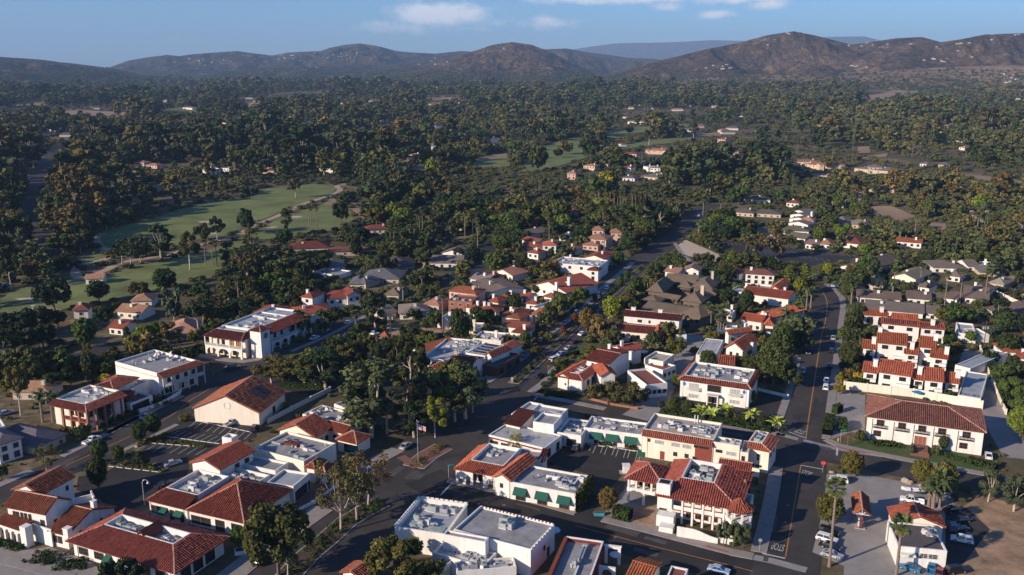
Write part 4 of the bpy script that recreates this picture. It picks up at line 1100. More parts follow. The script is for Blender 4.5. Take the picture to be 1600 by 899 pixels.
tw = b.blk(None, None, None, 9.6, 'hip', 1.1, rel=(kk.W + .2,3.6,5.2,5.6), rm='tile_dark', tiles=MID, ov=.35)
c = tw.pt(tw.W - .3, tw.D / 2,7.6); ck = b.part('clock_face', MB().tube(c, c + tw.u * .1,1.15, n=20), 'trim'); b.part('clock_rim', MB().tube(c + tw.u * .0, c + tw.u * .13,1.0, n=20).tube(c + tw.u * .05, c + tw.u * .16,.55, n=6), 'steel_dark', ck)
k = b.blk(kT(890,122),kT(1330,190),kT(1412,118),8.2, 'flat', deck='deck_light', par=1.2);
b.protect()
# --- white orange-tiled corner shop with green awnings
b = Bd('shop_building', 'white corner shop with orange tile roof, arched porch and three green awnings', 'the orange-tiled corner shop')
k = b.blk(k3(393,300),k3(642,346),k3(800,215),3.7, 'skirt', 1.2, inset=dict(f=3.6, l=2.8), sk='fl', rm='tile_orange', tiles=NEAR, deck='deck', ov=.5, walls=False, par=.8); b.clutter(k, 4,31,(.1,.4,.9,.9))
p, d, n, L = b.side(k, 'f', .35); b.arcade(p, d, n, L * .42,2,3.4,.7); b.arcade(p + d * (L * .66), d, n, L * .34,1,3.4,1.0); b.boxat(k, .4,2.6,k.W - .2,k.D, 0,3.6, 'white', 'inner_wall'); b.win(k, 'f', [.2,.55], .5,1.7,2., 2,2, off=2.58)
p, d, n, L = b.side(k, 'l', .35); b.arcade(p, d, n, L, 4,3.4,.7)
k = b.blk(k3(610,346),k3(712,372),k3(822,238),4.5, 'gable_v', 1.4, rm='tile_orange', tiles=NEAR); b.win(k, 'f', [.45], 2.2,.8,1.1)
k2b = b.blk(k3(735,238),k3(880,255),k3(918,196),4.3, 'flat', deck='deck')
k = b.blk(k3(712,372),k3(1087,442),k3(1165,338),4.3, 'flat', deck='deck', par=.45); b.clutter(k, 16,33,(.2,.15,1,.9),1.05)
b.awning(k, 'f', [.16,.49,.82], 3.3,3.1, dp=1.2, dr=1.3); b.win(k, 'f', [.16,.49,.82], .15,2.4,2.2,2,1, fm='wood_red'); b.boxat(k, k.W * .42,k.D * .55,k.W * .62,k.D * .6,3.8,4.7, 'white', 'dividing_wall')
b.blk(k3(865,258),k3(905,262),k3(955,205),4., 'shed', .8, rm='tile_dark', tiles=NEAR)
b.protect(); IVY_BLK = k
# --- white crenellated corner building
b = Bd('corner_building', 'white corner building with crenellated parapets and grey flat roofs at the lower edge', 'the crenellated corner building')
kA = b.blk(k3(60,625),k3(345,668),k3(510,500),5.2, 'flat', deck='deck_blue', par=1.1); b.clutter(kA, 9,41,(.05,.1,.9,.9),1.3)
for c in ('b', 'l', 'r'):
 p, d, n, L = b.side(kA, c); q = int(L / 1.05); me = MB().box(0,-.3,0,.8,.0,.13).mesh('merlon', 'white')
 for i in range(q): link('merlon', me, b.root, p + d * (i * L / q) + Vector((0,0,5.2)) - b.o + n * .02, math.atan2(d.y, d.x))
for (u, v) in ((.18,.2),(.62,.12)): b.boxat(kA, kA.W * u, kA.D * v, kA.W * u + 3,kA.D * v + 1.8,kA.deck, kA.deck + .55, 'steel_green', 'skylight')
kB = b.blk(k3(392,640),k3(828,754),k3(942,602),6.0, 'flat', deck='deck', par=.5); b.clutter(kB, 3,43,(.35,.4,.6,.8),1.6)
p, d, n, L = b.side(kB, 'b'); q = int(L / .8); me = MB().box(0,-.02,0,.3,.34,.28).mesh('coping_tile', 'tile_dark')
for i in range(q): link('coping_tile', me, b.root, p + d * (i * L / q) + Vector((0,0,5.75)) - b.o, math.atan2(d.y, d.x))
p, d, n, L = b.side(kB, 'r'); q = int(L / 1.2); me2 = MB().box(0,-.3,0,.3,.0,.3).mesh('merlon', 'trim')
for i in range(q): link('merlon', me2, b.root, p + d * (i * L / q) + Vector((0,0,6.0)) - b.o, math.atan2(d.y, d.x))
b.win(kB, 'r', [.55], 2.6,.7,1.1); b.win(kB, 'r', [.72], .2,1., 2.2)
kD = b.blk(k3(332,668),k3(572,712),k3(606,686),6.5, 'flat', deck='deck', par=.35)
k = b.blk(k3(606,740),k3(780,790),k3(830,752),4.0, 'flat', deck='deck'); b.clutter(k, 3,44); b.win(k, 'f', 3,1.2,1.8,1.8,2,2)
k = b.blk(k3(410,880),k3(748,850),k3(770,790),3.4, 'flat', deck='deck_light'); b.clutter(k, 14,45)
k = b.blk(k3(270,770),k3(560,850),k3(590,760),3.6, 'flat', deck='deck_light'); b.clutter(k, 7,46)
b.blk(k3(300,850),k3(340,860),k3(360,800),3., 'flat', deck='deck_light')
b.protect()
# --- small flat-roofed building bottom centre
b = Bd('shop_building', 'small flat-roofed building with pale parapet and dark maroon side wall at the lower edge', 'the maroon-sided building')
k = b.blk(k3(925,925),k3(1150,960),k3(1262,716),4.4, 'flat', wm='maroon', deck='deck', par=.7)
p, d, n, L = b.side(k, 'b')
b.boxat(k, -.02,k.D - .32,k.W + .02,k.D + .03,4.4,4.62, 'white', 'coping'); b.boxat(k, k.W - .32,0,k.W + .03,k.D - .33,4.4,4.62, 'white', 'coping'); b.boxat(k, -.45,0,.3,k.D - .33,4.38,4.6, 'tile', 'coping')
b.clutter(k, 1,52,(.3,.35,.5,.5),1.2)
for o in (0,.55): b.boxat(k, k.W * .5 + o, k.D * .55,k.W * .5 + o + .3,k.D * .86,k.deck + .1,k.deck + .6, 'steel', 'duct')
b.boxat(k, k.W * .48,k.D * .86,k.W * .5 + .95,k.D * .9,k.deck + .1,k.deck + .8, 'steel', 'duct'); b.boxat(k, k.W * .42,k.D * .4,k.W * .52,k.D * .48,k.deck, k.deck + 1.4, 'steel', 'air_conditioner'); b.boxat(k, k.W * .55,k.D * .1,k.W * .6,k.D * .42,k.deck + .1,k.deck + .45, 'trim', 'duct')
P0 = k.pt(k.W + .4,k.D * .55,0); b.arcade(P0,k.u, -k.n, 3.2,1,3.4,.6)
b.protect()
b = Bd('shop_building', 'small cream building with an orange tile roof cut by the lower frame edge', cat='building')
k = b.blk(k4(280,895),k4(420,935),7., 3.2, 'gable_u', 1.1, wm='cream', rm='tile_orange', tiles=NEAR)
b = Bd('shop_building', 'white-edged building with a maroon roof panel at the lower edge', cat='building')
k = b.blk(k4(512,905),k4(610,925),k4(630,862),4.2, 'flat', deck='deck_red', par=.3)
b = Bd('shop_building', 'small white gabled building with red roof below the round olive tree', cat='building')
k = b.blk(k2(830,885),k2(960,930),k2(1000,845),3.2, 'gable_v', 1.0, tiles=NEAR)
# --- white flat complex with green awnings in the middle
b = Bd('shop_building', 'rambling white flat-roofed block with maroon fascia and three dark green awnings by the courtyard', 'the white courtyard block')
k = b.blk(k3(590,106),k3(905,182),k3(962,98),3.6, 'flat', wm='white', deck='deck_light', par=.3); b.win(k, 'f', 5,.4,2.4,1.9,3,1, fm='wood_red'); b.win(k, 'r', 2,.3,1.6,2.2)
b.boxat(k, -.05,-.06,k.W + .05,.0,2.7,3.1, 'maroon', 'fascia')
k = b.blk(k8(718,745),k8(800,762),k8(892,690),3.9, 'flat', deck='deck_light')
k = b.blk(k8(790,760),k8(960,790),k8(1020,715),4.2, 'flat', deck='deck_light'); b.clutter(k, 5,61)
k = b.blk(k3(840,32),k3(958,50),k3(978,-8),6.0, 'flat', deck='deck');
k = b.blk(k8(672,800),k8(770,822),k8(818,752),4.2, 'shed', 1.5, tiles=NEAR, rm='tile_dark')
k = b.blk(k3(975,92),k3(1112,112),k3(1150,25),3.7, 'flat', deck='deck'); b.clutter(k, 8,62); b.win(k, 'f', [.6], .2,2.6,2.2,2,1)
k = b.blk(k3(1125,65),k4(372,108),k4(410,40),4.2, 'flat', deck='deck'); b.clutter(k, 10,63)
b.awning(k, 'f', [.22,.5,.82], 3.3,3.4, dp=1.2, dr=1.35); b.win(k, 'f', [.22,.42,.55,.75,.88], .1,1.1,2.2,1,2, fm='redwood')
b.protect()
# --- long cream building with tile skirt
b = Bd('office_building', 'long cream two-storey building with red tile skirt roof and a tall red timber entrance wall', 'the long cream building')
k = b.blk(kC(148,270),kC(888,388),kC(1032,195),6.0, 'skirt', 1.15, wm='cream', deck='deck_tan', inset=dict(f=1.5), sk='f', tiles=NEAR, ov=.7, par=.5)
b.clutter(k, 9,71,(.1,.2,.6,.9)); b.clutter(k, 18,72,(.6,.1,1., .8))
b.win(k, 'f', [.06], 4.3,.8,.9); b.win(k, 'f', [.19,.26,.45,.51,.62,.68], 4.1,1.2,1.1,2,1, fm='trim', gm='steel'); b.win(k, 'f', [.48,.655], 1.6,1.0,1.1); b.win(k, 'f', [.28], .1,1.1,2.2,2,2, fm='redwood', gm='redwood', name='door')
P = [k.pt(k.W * .755,k.i - .14,0),k.pt(k.W * .985,k.i - .14,0)]
pan = MB().box(-.46,-.05,0,.46,.05,5.8).mesh('board', 'redwood'); q = 9
for i in range(q):
 a = P[0].lerp(P[1], (i + .5) / q); o = link('board', pan, b.root, a - b.o, math.atan2(k.u.y, k.u.x)); o.scale = (((P[1] - P[0]).length / q) / .96,1 + .3 * (i % 2),1)
b.win(k, 'f', [.79,.87,.94], 4.8,1.2,.7,2,1, off=k.i - .18); b.win(k, 'f', [.775], .1,1.1,2.3,1,1, off=k.i - .2, name='door')
k2c = b.blk(kC(884,335),kC(1172,380),kC(1200,318),6.9, 'flat', wm='cream', deck='deck_tan'); b.win(k2c, 'f', [.26], 4.3,1.6,.8,3,1); b.win(k2c, 'f', [.62,.8], 4.0,1.2,1.1,2,1, fm='trim', gm='steel'); b.clutter(k2c, 3,74)
k3c = b.blk(kC(1176,440),kC(1260,452),kC(1270,330),5.9, 'flat', wm='cream', deck='deck'); b.win(k3c, 'f', [.4], 3.5,.8,1.4); b.win(k3c, 'f', [.5], .9,.9,1.)
k = b.blk(kC(1242,398),kC(1497,448),kC(1546,302),5.9, 'skirt', 1.15, wm='cream', inset=dict(f=1.5, r=2.6), sk='fr', tiles=NEAR, ov=.6, deck='deck_tan', par=.5); b.clutter(k, 6,75)
b.win(k, 'f', [.48], 2.9,.9,1.8,1,2, fm='trim'); b.win(k, 'f', [.2], 1.1,.8,.9); b.win(k, 'f', [.42,.52,.6], 1.2,.7,.6,1,1); b.win(k, 'r', [.3,.7], 3.5,1,1.2)
b.boxat(k, -12., -2.6,4., -2.4,0,2.2, 'cream', 'garden_wall')
for (fu, fn) in ((.44,.95),(.47,.95)):
 f0 = b.blks[0]; c = f0.pt(f0.W * fu * 1.4, f0.D * .9, f0.deck); b.part('vent_stack', MB().tube(c, c + Vector((0,0,2.2)),.14), 'trim')
b.protect()
# --- two-storey tiled restaurant with balconies and turret
b = Bd('restaurant_building', 'two-storey white building with red tile roofs, open balconies, a round turret and curved front wall', 'the turret restaurant')
kl = b.blk(kR(92,292),kR(470,362),kR(590,195),6.2, 'hip', 2.3, tiles=NEAR, ov=.8, walls=False)
b.boxat(kl, .8,2.6,kl.W + 1,kl.D - .8,3., 6.3, 'white', 'wall'); b.boxat(kl, .6,.6,kl.W, 2.8,3.0,3.9, 'white', 'balcony_parapet')
b.posts(kl.pt(.9,.9,0),kl.u, kl.W - 2,5,3.2,6.2,.4); b.posts(kl.pt(.9,.9,0),kl.u, kl.W - 2,3,0,3.1,.5); b.posts(kl.pt(.9,kl.D - 1.5,0),kl.u, kl.W - 2,3,0,3.1,.5); b.win(kl, 'f', 6,3.9,1.4,1.9,2,3, off=2.58)
k = b.blk(kR(388,458),kR(1215,606),kR(1362,242),6.2, 'skirt', 2.6, inset=dict(f=5.4, r=6.5, b=4.0, l=4.5), tiles=NEAR, ov=1.6, deck='deck_dark', par=1.2, walls=False)
b.clutter(k, 9,81, None, 1.25)
b.boxat(k, 2.0,3.6,k.W - 1.5,k.D - 1.2,0,6.5, 'white', 'wall'); b.boxat(k, 1.0,1.2,k.W - 1., 3.7,2.95,3.2, 'redwood', 'balcony_floor')
b.rail(k.pt(3.5,1.3,0),k.u, k.W - 4.5,3.2,.9, solid=True, name='balcony_parapet')
b.posts(k.pt(3.6,1.3,0),k.u, k.W - 5,7,0,6.3,.42); b.win(k, 'f', [.22,.34,.46,.58,.72,.84], 3.9,1.3,1.7,2,2, fm='trim', off=3.58); b.win(k, 'f', [.3,.48,.62,.8], .6,1.3,1.9,2,2, fm='wood_red', off=3.58)
b.boxat(k, .8,.8,3.6,4.4,3.2,6.3, 'white', 'stair_tower'); b.boxat(k, .9,-1.6,4.6,1.0,0,2.6, 'white', 'stair_wall'); b.boxat(k, 2.0,-4.0,5.0,-1.7,0,1.3, 'white', 'stair_wall')
b.boxat(k, .2,.4,3.2,3.0,6., 9.0, 'white', 'chimney'); b.boxat(k, .6,.8,2.8,2.6,8.99,9.06, 'dark_opening', 'flue');  # flue mouth is a flat slab, its inner shade painted near-black
# curved front wall
mb = MB(); N = 12; c0 = k.pt(6.0,-4.6,0); c1 = k.pt(14.5,-4.2,0)
for i in range(N):
 t0, t1 = i / N, (i + 1) / N; z_ = lambda t: 2.4 if t < .35 else 2.4 - 1.2 * smooth(.35,1., t)
 a, d_ = c0.lerp(c1, t0), c0.lerp(c1, t1); nn = k.n * .22
 mb.add([a, d_, d_ + nn, a + nn] + [a + Vector((0,0, z_(t0))), d_ + Vector((0,0, z_(t1))), d_ + nn + Vector((0,0, z_(t1))), a + nn + Vector((0,0, z_(t0)))], [(0,1,5,4),(2,3,7,6),(4,5,6,7),(1,2,6,5),(3,0,4,7)])
b.part('front_wall', mb, 'white'); b.boxat(k, 14.6,-3.6,k.W - .5,-3.3,0,1.4, 'white', 'front_wall')
# turret
tc = PT(*kR(1195,600),5.9); tc = Vector((tc.x, tc.y, 0)) + k.n * 1.2; oc = [tc + Vector((math.cos(a), math.sin(a),0)) * 3.1 for a in np.linspace(0,2 * math.pi, 8, endpoint=False)]
ap = tc + Vector((0,0,8.1)); pls = [[oc[i] + Vector((0,0,6.0)), oc[(i + 1) % 8] + Vector((0,0,6.0)), ap] for i in range(8)]
g = MB(); [g.slab(p_, .15) for p_ in pls]; tr = b.part('turret_roof', g, 'tile'); v, q_, t_ = tiles_mesh(pls, .42,.5,5); b.part('roof_tiles', np_mesh('roof_tiles', v - np.array(b.o), q_, 'tile', t_), 'tile', tr, 'stuff')
me = MB().box(-.2,-.2,0,.2,.2,5.95).mesh('column', 'white')
for i in range(8): q_ = tc + (oc[i] - tc) * .82; link('column', me, b.root, q_ - b.o)
b.part('turret_floor', MB().prism([tc + (p_ - tc) * .9 for p_ in oc], 2.9,3.9), 'white')
# right terrace wall and dormer
b.boxat(k, k.W + .6,2., k.W + .9,k.D * .72,0,3.4, 'white', 'terrace_wall'); b.boxat(k, k.W - 1., k.D * .72,k.W + .9,k.D * .72 + .3,0,3.4, 'white', 'terrace_wall')
b.blk(None, None, None, 8.0, 'gable_u', 1.0, rel=(k.W * .58,k.D * .82,7.5,4.5,1), tiles=NEAR, walls=False)
for (fu, fn) in ((.3,.07),(.5,.07),(.95,.6)):
 c = k.pt(k.W * fu, k.D * fn + 1.0,7.2); b.part('roof_vent', MB().tube(c - Vector((0,0,.8)), c + Vector((0,0,.3)),.5,.1,6), 'tile_pink')
b.protect(); TURRET = k
# --- white two-storey with skirt and flat roof, banana plants in front
b = Bd('office_building', 'white two-storey block with dark tile skirt, flat roof plant and blue diamond ornaments', 'the blue-diamond office')
k = b.blk(k7(573,552),k7(990,611),k7(1010,515),6.2, 'skirt', 1.0, inset=1.5, sk='frl', rm='tile_dark', tiles=MID, deck='deck', ov=.7); b.clutter(k, 16,91, None, 1.1)
b.win(k, 'f', [.5], 3.5,4.2,2.3,1,1, fm='trim', gm='dark_opening', name='loggia'); b.win(k, 'f', [.5], .1,3.4,2.4,1,1, fm='trim', gm='dark_opening', name='porch')  # loggia and porch are flat panels with their deep shade painted on
for f in (.2,.8):
 b.win(k, 'f', [f - .05, f, f + .05], 3.9,.9,1.5,1,2, fm='trim', gm='steel'); b.win(k, 'f', [f - .05, f, f + .05], .9,.9,1.2,1,2, fm='trim', gm='steel')
 p, d, n, L = b.side(k, 'f'); b.rail(p + d * (f - .09) * L + n * .8, d, L * .18,3.6,.9, 'trim'); b.boxat(k, k.i + (f - .09) * L, k.i - .9,k.i + (f + .09) * L, k.i, 3.45,3.6, 'trim', 'balcony_floor')
for f in (.06,.93):
 p, d, n, L = b.side(k, 'f'); c = p + d * (f * L) + Vector((0,0,4.9)); w = n * .04
 b.part('diamond_ornament', MB().add([c - d * .6 + w, c + w - Vector((0,0,.75)), c + d * .6 + w, c + w + Vector((0,0,.75)), c - d * .6 - w, c - w - Vector((0,0,.75)), c + d * .6 - w, c - w + Vector((0,0,.75))], [(0,1,2,3),(0,4,5,1),(1,5,6,2),(2,6,7,3),(3,7,4,0)]), 'awning_blue')
b.boxat(k, k.W * .42,-1.4,k.W * .58,.8,2.9,3.1, 'trim', 'porch_roof'); b.posts(k.pt(k.W * .43,-1.2,0),k.u, k.W * .14,2,0,2.9,.35)
b.protect()
# --- Spanish tile complex left of the driveway
b = Bd('spanish_building', 'rambling white building of red and orange tile gables on the boulevard corner', 'the corner gable complex')
k = b.blk(k7(48,442),k7(188,470),k7(255,385),6.2, 'gable_u', 1.5, tiles=MID); b.win(k, 'f', [.28,.52,.78], 4.2,.9,1.3); b.chimney(k, .3,.75,8.6); b.chimney(k, 1.3,.6,8.4)
k = b.blk(k7(134,537),k7(232,532),k7(326,440),4.6, 'gable_v', 1.6, rm='tile_orange', tiles=MID); b.win(k, 'f', [.5], 1., 1.2,1.6)
k = b.blk(k8(970,535),k8(1122,562),k8(1186,490),3.8, 'skirt', 1.0, inset=dict(f=2.5, r=2.5, l=2.5), sk='frl', tiles=MID, deck='deck'); b.clutter(k, 4,101); b.win(k, 'r', [.4,.7], .4,1.6,2.2)
k = b.blk(k8(968,530),k8(1040,546),k8(1196,405),4.05, 'gable_v', 1.1, rm='tile_orange', tiles=MID)
k = b.blk(k7(260,400),k7(380,380),7., 5., 'gable_u', 1.3, tiles=MID); b.chimney(k, .2,.4,7.8)
k = b.blk(k7(290,500),k7(400,585),k7(445,520),4.2, 'flat', deck='deck_red'); b.win(k, 'r', 4,1.2,1.2,1.2)
k = b.blk(k7(385,432),k7(492,452),k7(508,402),5.0, 'flat', wm='cream', deck='deck_tan'); k = b.blk(k7(390,470),k7(490,500),k7(500,455),4., 'flat', deck='deck_red'); b.win(k, 'r', 3,1.5,1.1,1.2)
b.protect()
b = Bd('office_building', 'long white two-storey wing with a dark red roof above a lower orange-tiled range', 'the long dark-red wing')
k = b.blk(k7(262,192),k7(588,222),k7(622,188),6., 'gable_u', 1.2, rm='tile_dark', tiles=MID); b.win(k, 'f', [.27,.31,.47,.68,.72], 3.8,.8,1.1); b.chimney(k, .15,.5,8.2,1.6,.9); b.chimney(k, .62,.5,8.2,1.6,.9)
k = b.blk(k7(215,275),k7(485,300),k7(520,258),3.7, 'gable_u', 1.2, tiles=MID, wm='cream'); b.win(k, 'f', 3,1., 1.4,1.5); k = b.blk(k7(435,305),k7(490,308),k7(525,262),4., 'gable_v', 1.3, rm='tile_orange', tiles=MID)
k = b.blk(k7(560,300),k7(625,300),k7(640,268),3.6, 'flat', deck='deck')
b.protect()
# --- flat pale-roofed garage building and red gable houses east of the driveway
b = Bd('garage_building', 'low white building with a plain pale grey flat roof beside the concrete driveway', 'the pale flat-roof garage')
k = b.blk(k7(676,412),k7(784,424),k7(830,330),3.6, 'flat', deck='deck_light', par=.15); b.win(k, 'f', [.3], .8,1.2,1.2); b.protect()
b = Bd('spanish_house', 'white house with steep red gables and stepped roofs left of the dark garden trees', 'the steep red gable house')
k = b.blk(k7(836,375),k7(945,395),k7(1042,335),6., 'gable_v', 2.4, rm='tile_orange', tiles=MID); b.win(k, 'f', [.3,.7], 3.8,.9,1.2); k = b.blk(k7(838,402),k7(975,425),6., 3.4, 'gable_u', 1.2, tiles=MID); b.chimney(k, .95,.7,7.)
k = b.blk(k7(800,470),k7(900,478),k7(938,420),3.2, 'gable_u', 1.4, rm='tile_orange', tiles=MID); b.win(k, 'f', [.6], 1,1.2,1.2); b.protect()
for nm, tl, ro, wm, rm, lab, sh in (
 ('spanish_house', [(k7(922,212),k7(1050,232),k7(1075,196),4., 'gable_u'),(k7(1020,180),k7(1110,205),k7(1185,130),4.6, 'gable_v'),(k7(1060,245),k7(1120,250),k7(1195,190),3.6, 'hip')], 1.5, 'white', 'tile_orange', 'white house with orange L-shaped tile roof above the palm garden', 'the orange L-roof house'),
 ('spanish_house', [(k7(860,300),k7(1000,280),k7(1065,255),3.6, 'gable_u'),(k7(840,262),k7(905,268),5., 3., 'flat')], 1.3, 'white', 'tile', 'small white house with a low red roof and blue pool umbrella', None),
 ('garage_building', [(k14(500,735),k14(582,748),k14(602,716),3.2, 'flat')], 1., 'white', 'tile', 'small white double garage with flat grey roof beside the brown hip complex', None),
 ('spanish_house', [(k14(572,752),k14(842,786),k14(858,742),3.7, 'gable_u'),(k14(725,730),k14(790,738),k14(850,690),4.4, 'gable_v'),(k14(650,720),k14(730,728),7., 3.6, 'flat')], 1.6, 'white', 'tile_orange', 'long white house with bright red roofs beside the curving road', 'the long red house'),
 ('garage_building', [(k14(440,860),k14(520,870),6., 3.2, 'flat')], 1., 'cream', 'tile', 'small cream flat-roofed outbuilding below the white double garage', None)):
 b = Bd(nm, lab, sh)
 for t in tl: k = b.blk(t[0], t[1], t[2], t[3], t[4], ro, wm=wm, rm=rm, tiles=MID, deck='deck_light'); b.win(k, 'f', 3,1., 1.2,1.2)
 b.chimney(b.blks[0], .8,.6, b.blks[0].h + 2.6); b.protect()
# --- brown hip-roofed complex
b = Bd('office_complex', 'complex of brown shingled hip roofs around a red brick court', 'the brown hip complex')
for A, B, C, h, rf, ri in ((k14(32,738),k14(132,748),k14(192,690),5., 'hip', 3.),(k14(165,690),k14(310,705),8., 4.2, 'gable_u', 1.8),(k14(210,715),k14(292,724),7., 4.4, 'hip', 2.),(k14(288,716),k14(412,728),k14(482,682),5., 'hip', 2.6),
                           (k14(228,792),k14(348,808),k14(432,762),5., 'hip', 2.8),(k14(0,842),k14(260,884),k14(330,832),4., 'gable_u', 1.8),(k14(222,862),k14(342,892),k14(396,838),4.6, 'hip', 2.8),(k14(0,790),k14(100,806),9., 3.8, 'hip', 1.4),(k14(150,668),k14(330,680),8., 3.8, 'gable_u', 1.6),(k14(330,745),k14(430,760),8., 4., 'hip', 1.8),(k14(100,770),k14(215,790),6., 3.6, 'gable_u', 1.2)):
 k = b.blk(A, B, C, h - .8, rf, ri, wm='brownwall', rm='shingle', ov=.9); b.win(k, 'f', 3,1.2,1.3,1.3)
b.chimney(b.blks[4], .72,.5,9.4,1.4,1., 'tan'); b.chimney(b.blks[3], .7,.7,9., 1., .8, 'tan'); b.protect()
# --- palace-like hip roofed office
b = Bd('office_building', 'white two-storey building with a wide brown-red hip roof and iron-railed windows above a lawn', 'the wide hip-roof office')
k = b.blk(kP(78,203),kP(1345,378),kP(1280,128),6.5, 'hip', 2.5, rm='tile_brown', tiles=NEAR, ov=.55)
fr = [.12,.31,.485,.655,.86]
b.win(k, 'f', fr, 4.2,1.9,1.7,2,2, fm='wood_red'); b.win(k, 'f', [.1,.845], 1.2,1.9,1.6,2,2, fm='wood_red'); b.win(k, 'f', [.48], .6,3., 2.4,3,1, fm='trim', gm='wood_red', name='doorway')
for f in fr:
 p, d, n, L = b.side(k, 'f'); q = p + d * (f * L - 1.6) + n * .45
 b.rail(q, d, 3.2,3.75,.85, 'iron', 'iron_railing'); c = k.pt(k.i + f * L - 1.7,k.i - .5,0); b.part('balcony_slab', MB().prism([c, c + k.u * 3.4, c + k.u * 3.4 + k.n * .5, c + k.n * .5], 3.6,3.75), 'iron')
 c = p + d * (f * L - 1.9) + n * .06; b.part('drainpipe', MB().tube(c + Vector((0,0,.2)), c + Vector((0,0,5.8)),.07), 'iron')
b.win(k, 'r', 3,4.2,1.2,1.4,2,2, fm='wood_red'); b.boxat(k, k.W * .41,-4.6,k.W * .545,.4,-.1,.75, 'brick_paving', 'entrance_steps')
for i in range(4): b.boxat(k, k.W * .40,-5.0 - i * .5,k.W * .555,-4.6 - i * .5,-.1,.6 - i * .16, 'brick_paving', 'step')
b.protect()
# --- townhouses
for (rows, lab, sh) in (
 ((((530,508),(622,520),9., 5.2,1.9),((618,510),(815,538),11., 6.0,2.6),((815,550),(885,560),9., 5.0,1.9),((880,555),(997,568),10., 5.6,2.5),((995,568),(1086,578),9., 4.8,1.9)),
     'row of white townhouses with stepped red roofs and green-hedged front wall', 'the front townhouse row'),
 ((((530,375),(615,384),8., 4.6,1.9),((614,345),(792,362),11., 7.2,2.4),((765,405),(856,415),9., 5., 1.8),((850,368),(952,380),10., 7., 2.4),((910,425),(1018,440),9., 5., 1.8)), 'second row of white townhouses with taller red roofs and white chimneys behind the first', 'the second townhouse row'),
 ((((540,188),(682,196),8., 4.2,1.2),((635,235),(862,258),8., 6.2,1.2),((862,262),(1006,272),8., 6., 1.2),((700,220),(850,232),7., 6.4,2.)), 'rearmost row of white townhouses carrying dark solar panels on red roofs', 'the solar townhouse row')):
 b = Bd('townhouse_row', lab, sh)
 for i, (A, B, D, h, ri) in enumerate(rows):
  k = b.blk(k6(*A),k6(*B), D, h, 'gable_u', ri, rm='tile_orange', tiles=MID, ov=.45); b.win(k, 'f', 2 if k.W > 8 else 1, h - 2., 1.9,1.3,3,1, fm='iron'); b.win(k, 'f', 2 if k.W > 8 else 1,.4,2.3,2.1,3,1, fm='iron')
  if 'solar' in lab and i in (1,2):
   q = lambda u, f: k.pt(k.W * u, k.D / 2 * f, k.h + k.rise * f + .12)
   for x in range(6): b.part('solar_panel', MB().slab([q(.08 + x * .14,.2), q(.2 + x * .14,.2), q(.2 + x * .14,.85), q(.08 + x * .14,.85)], .08), 'solar')
  if 'solar' not in lab: b.boxat(k, k.W * .55,-.9,k.W - .5,k.i, 2.5,3.4, 'white', 'balcony')
  if i % 2 == 0 or h > 6.5: b.chimney(k, (.75,.1,.5,.9,.85)[i], (.35,.5,.3,.4,.3)[i], h + ri + 1.4,1.3,1.2)
 b.protect()
b = Bd('garage_building', 'long low white garage with plain grey flat roof right of the front townhouses', None)
k = b.blk(k6(1070,640),k6(1202,662),k6(1158,510),3.2, 'flat', deck='deck_blue', par=.3); b.protect()
b = Bd('garage_building', 'low white garage with grey flat roof right of the second townhouse row', None)
k = b.blk(k6(1055,470),k6(1142,492),k6(1106,342),3.2, 'flat', deck='deck_blue', par=.3); b.protect()
b = Bd('house', 'white house with pale flat roof behind the townhouse garages', None)
k = b.blk(k6(1075,290),k6(1175,300),k6(1170,240),3.4, 'flat', deck='deck_light'); k = b.blk(k6(1165,300),k6(1250,300),8,3., 'flat', deck='deck_light'); b.protect()
# --- petrol station
b = Bd('petrol_station', 'petrol station workshop with red tile gable, flat dark roof and white front wall', 'the petrol station workshop')
k = b.blk(k5(700,600),k5(1005,632),k5(975,545),3.8, 'gable_v', 1.9, tiles=NEAR, wm='cream')
k = b.blk(kG(1005,700),kG(1478,745),kG(1455,505),4.4, 'flat', deck='deck_dark', par=.35); b.clutter(k, 5,121,(.6,.3,1,1))
b.win(k, 'f', [.36,.54,.72], 2.3,1.9,1.1,2,3, fm='trim'); b.win(k, 'f', [.2], .1,2.8,2.6,1,4, fm='trim', gm='trim', name='garage_door'); b.boxat(k, .4,-1.2,3.2,.0,2.9,3.3, 'white', 'hood'); b.protect()
b = Bd('fuel_canopy', 'small open fuel canopy with a red tile gable roof on a single post', 'the red fuel canopy')
k = b.blk(k5(480,552),k5(581,566),k5(580,460),3.9, 'gable_v', 1.3, tiles=NEAR, walls=False, ov=.2)
b.posts(k.pt(k.W * .5,1.2,0),k.n, k.D - 2.4,2,0,4.6,.45, 'maroon'); q = lambda f, z: k.pt(k.W * f, .25, z); tr = MB()
for f0, z0_, f1, z1_ in ((.02,3.9,.98,3.9),(.02,3.9,.5,5.1),(.98,3.9,.5,5.1),(.5,3.9,.5,5.1),(.5,3.9,.28,4.5),(.5,3.9,.72,4.5)): tr.tube(q(f0, z0_), q(f1, z1_),.1, n=4)
b.part('gable_truss', tr, 'trim'); b.boxat(k, k.W * .2,k.D * .1,k.W * .8,k.D * .9,0,.25, 'kerb', 'island');
for n0 in (1.9,k.D - 3.): pu = b.boxat(k, k.W * .5 - .45, n0,k.W * .5 + .45, n0 + .6,.25,2., 'trim', 'fuel_pump'); b.boxat(k, k.W * .5 - .46, n0 - .01,k.W * .5 + .46, n0 + .61,1.4,1.7, 'steel_dark', 'pump_display', pu)
b.protect()
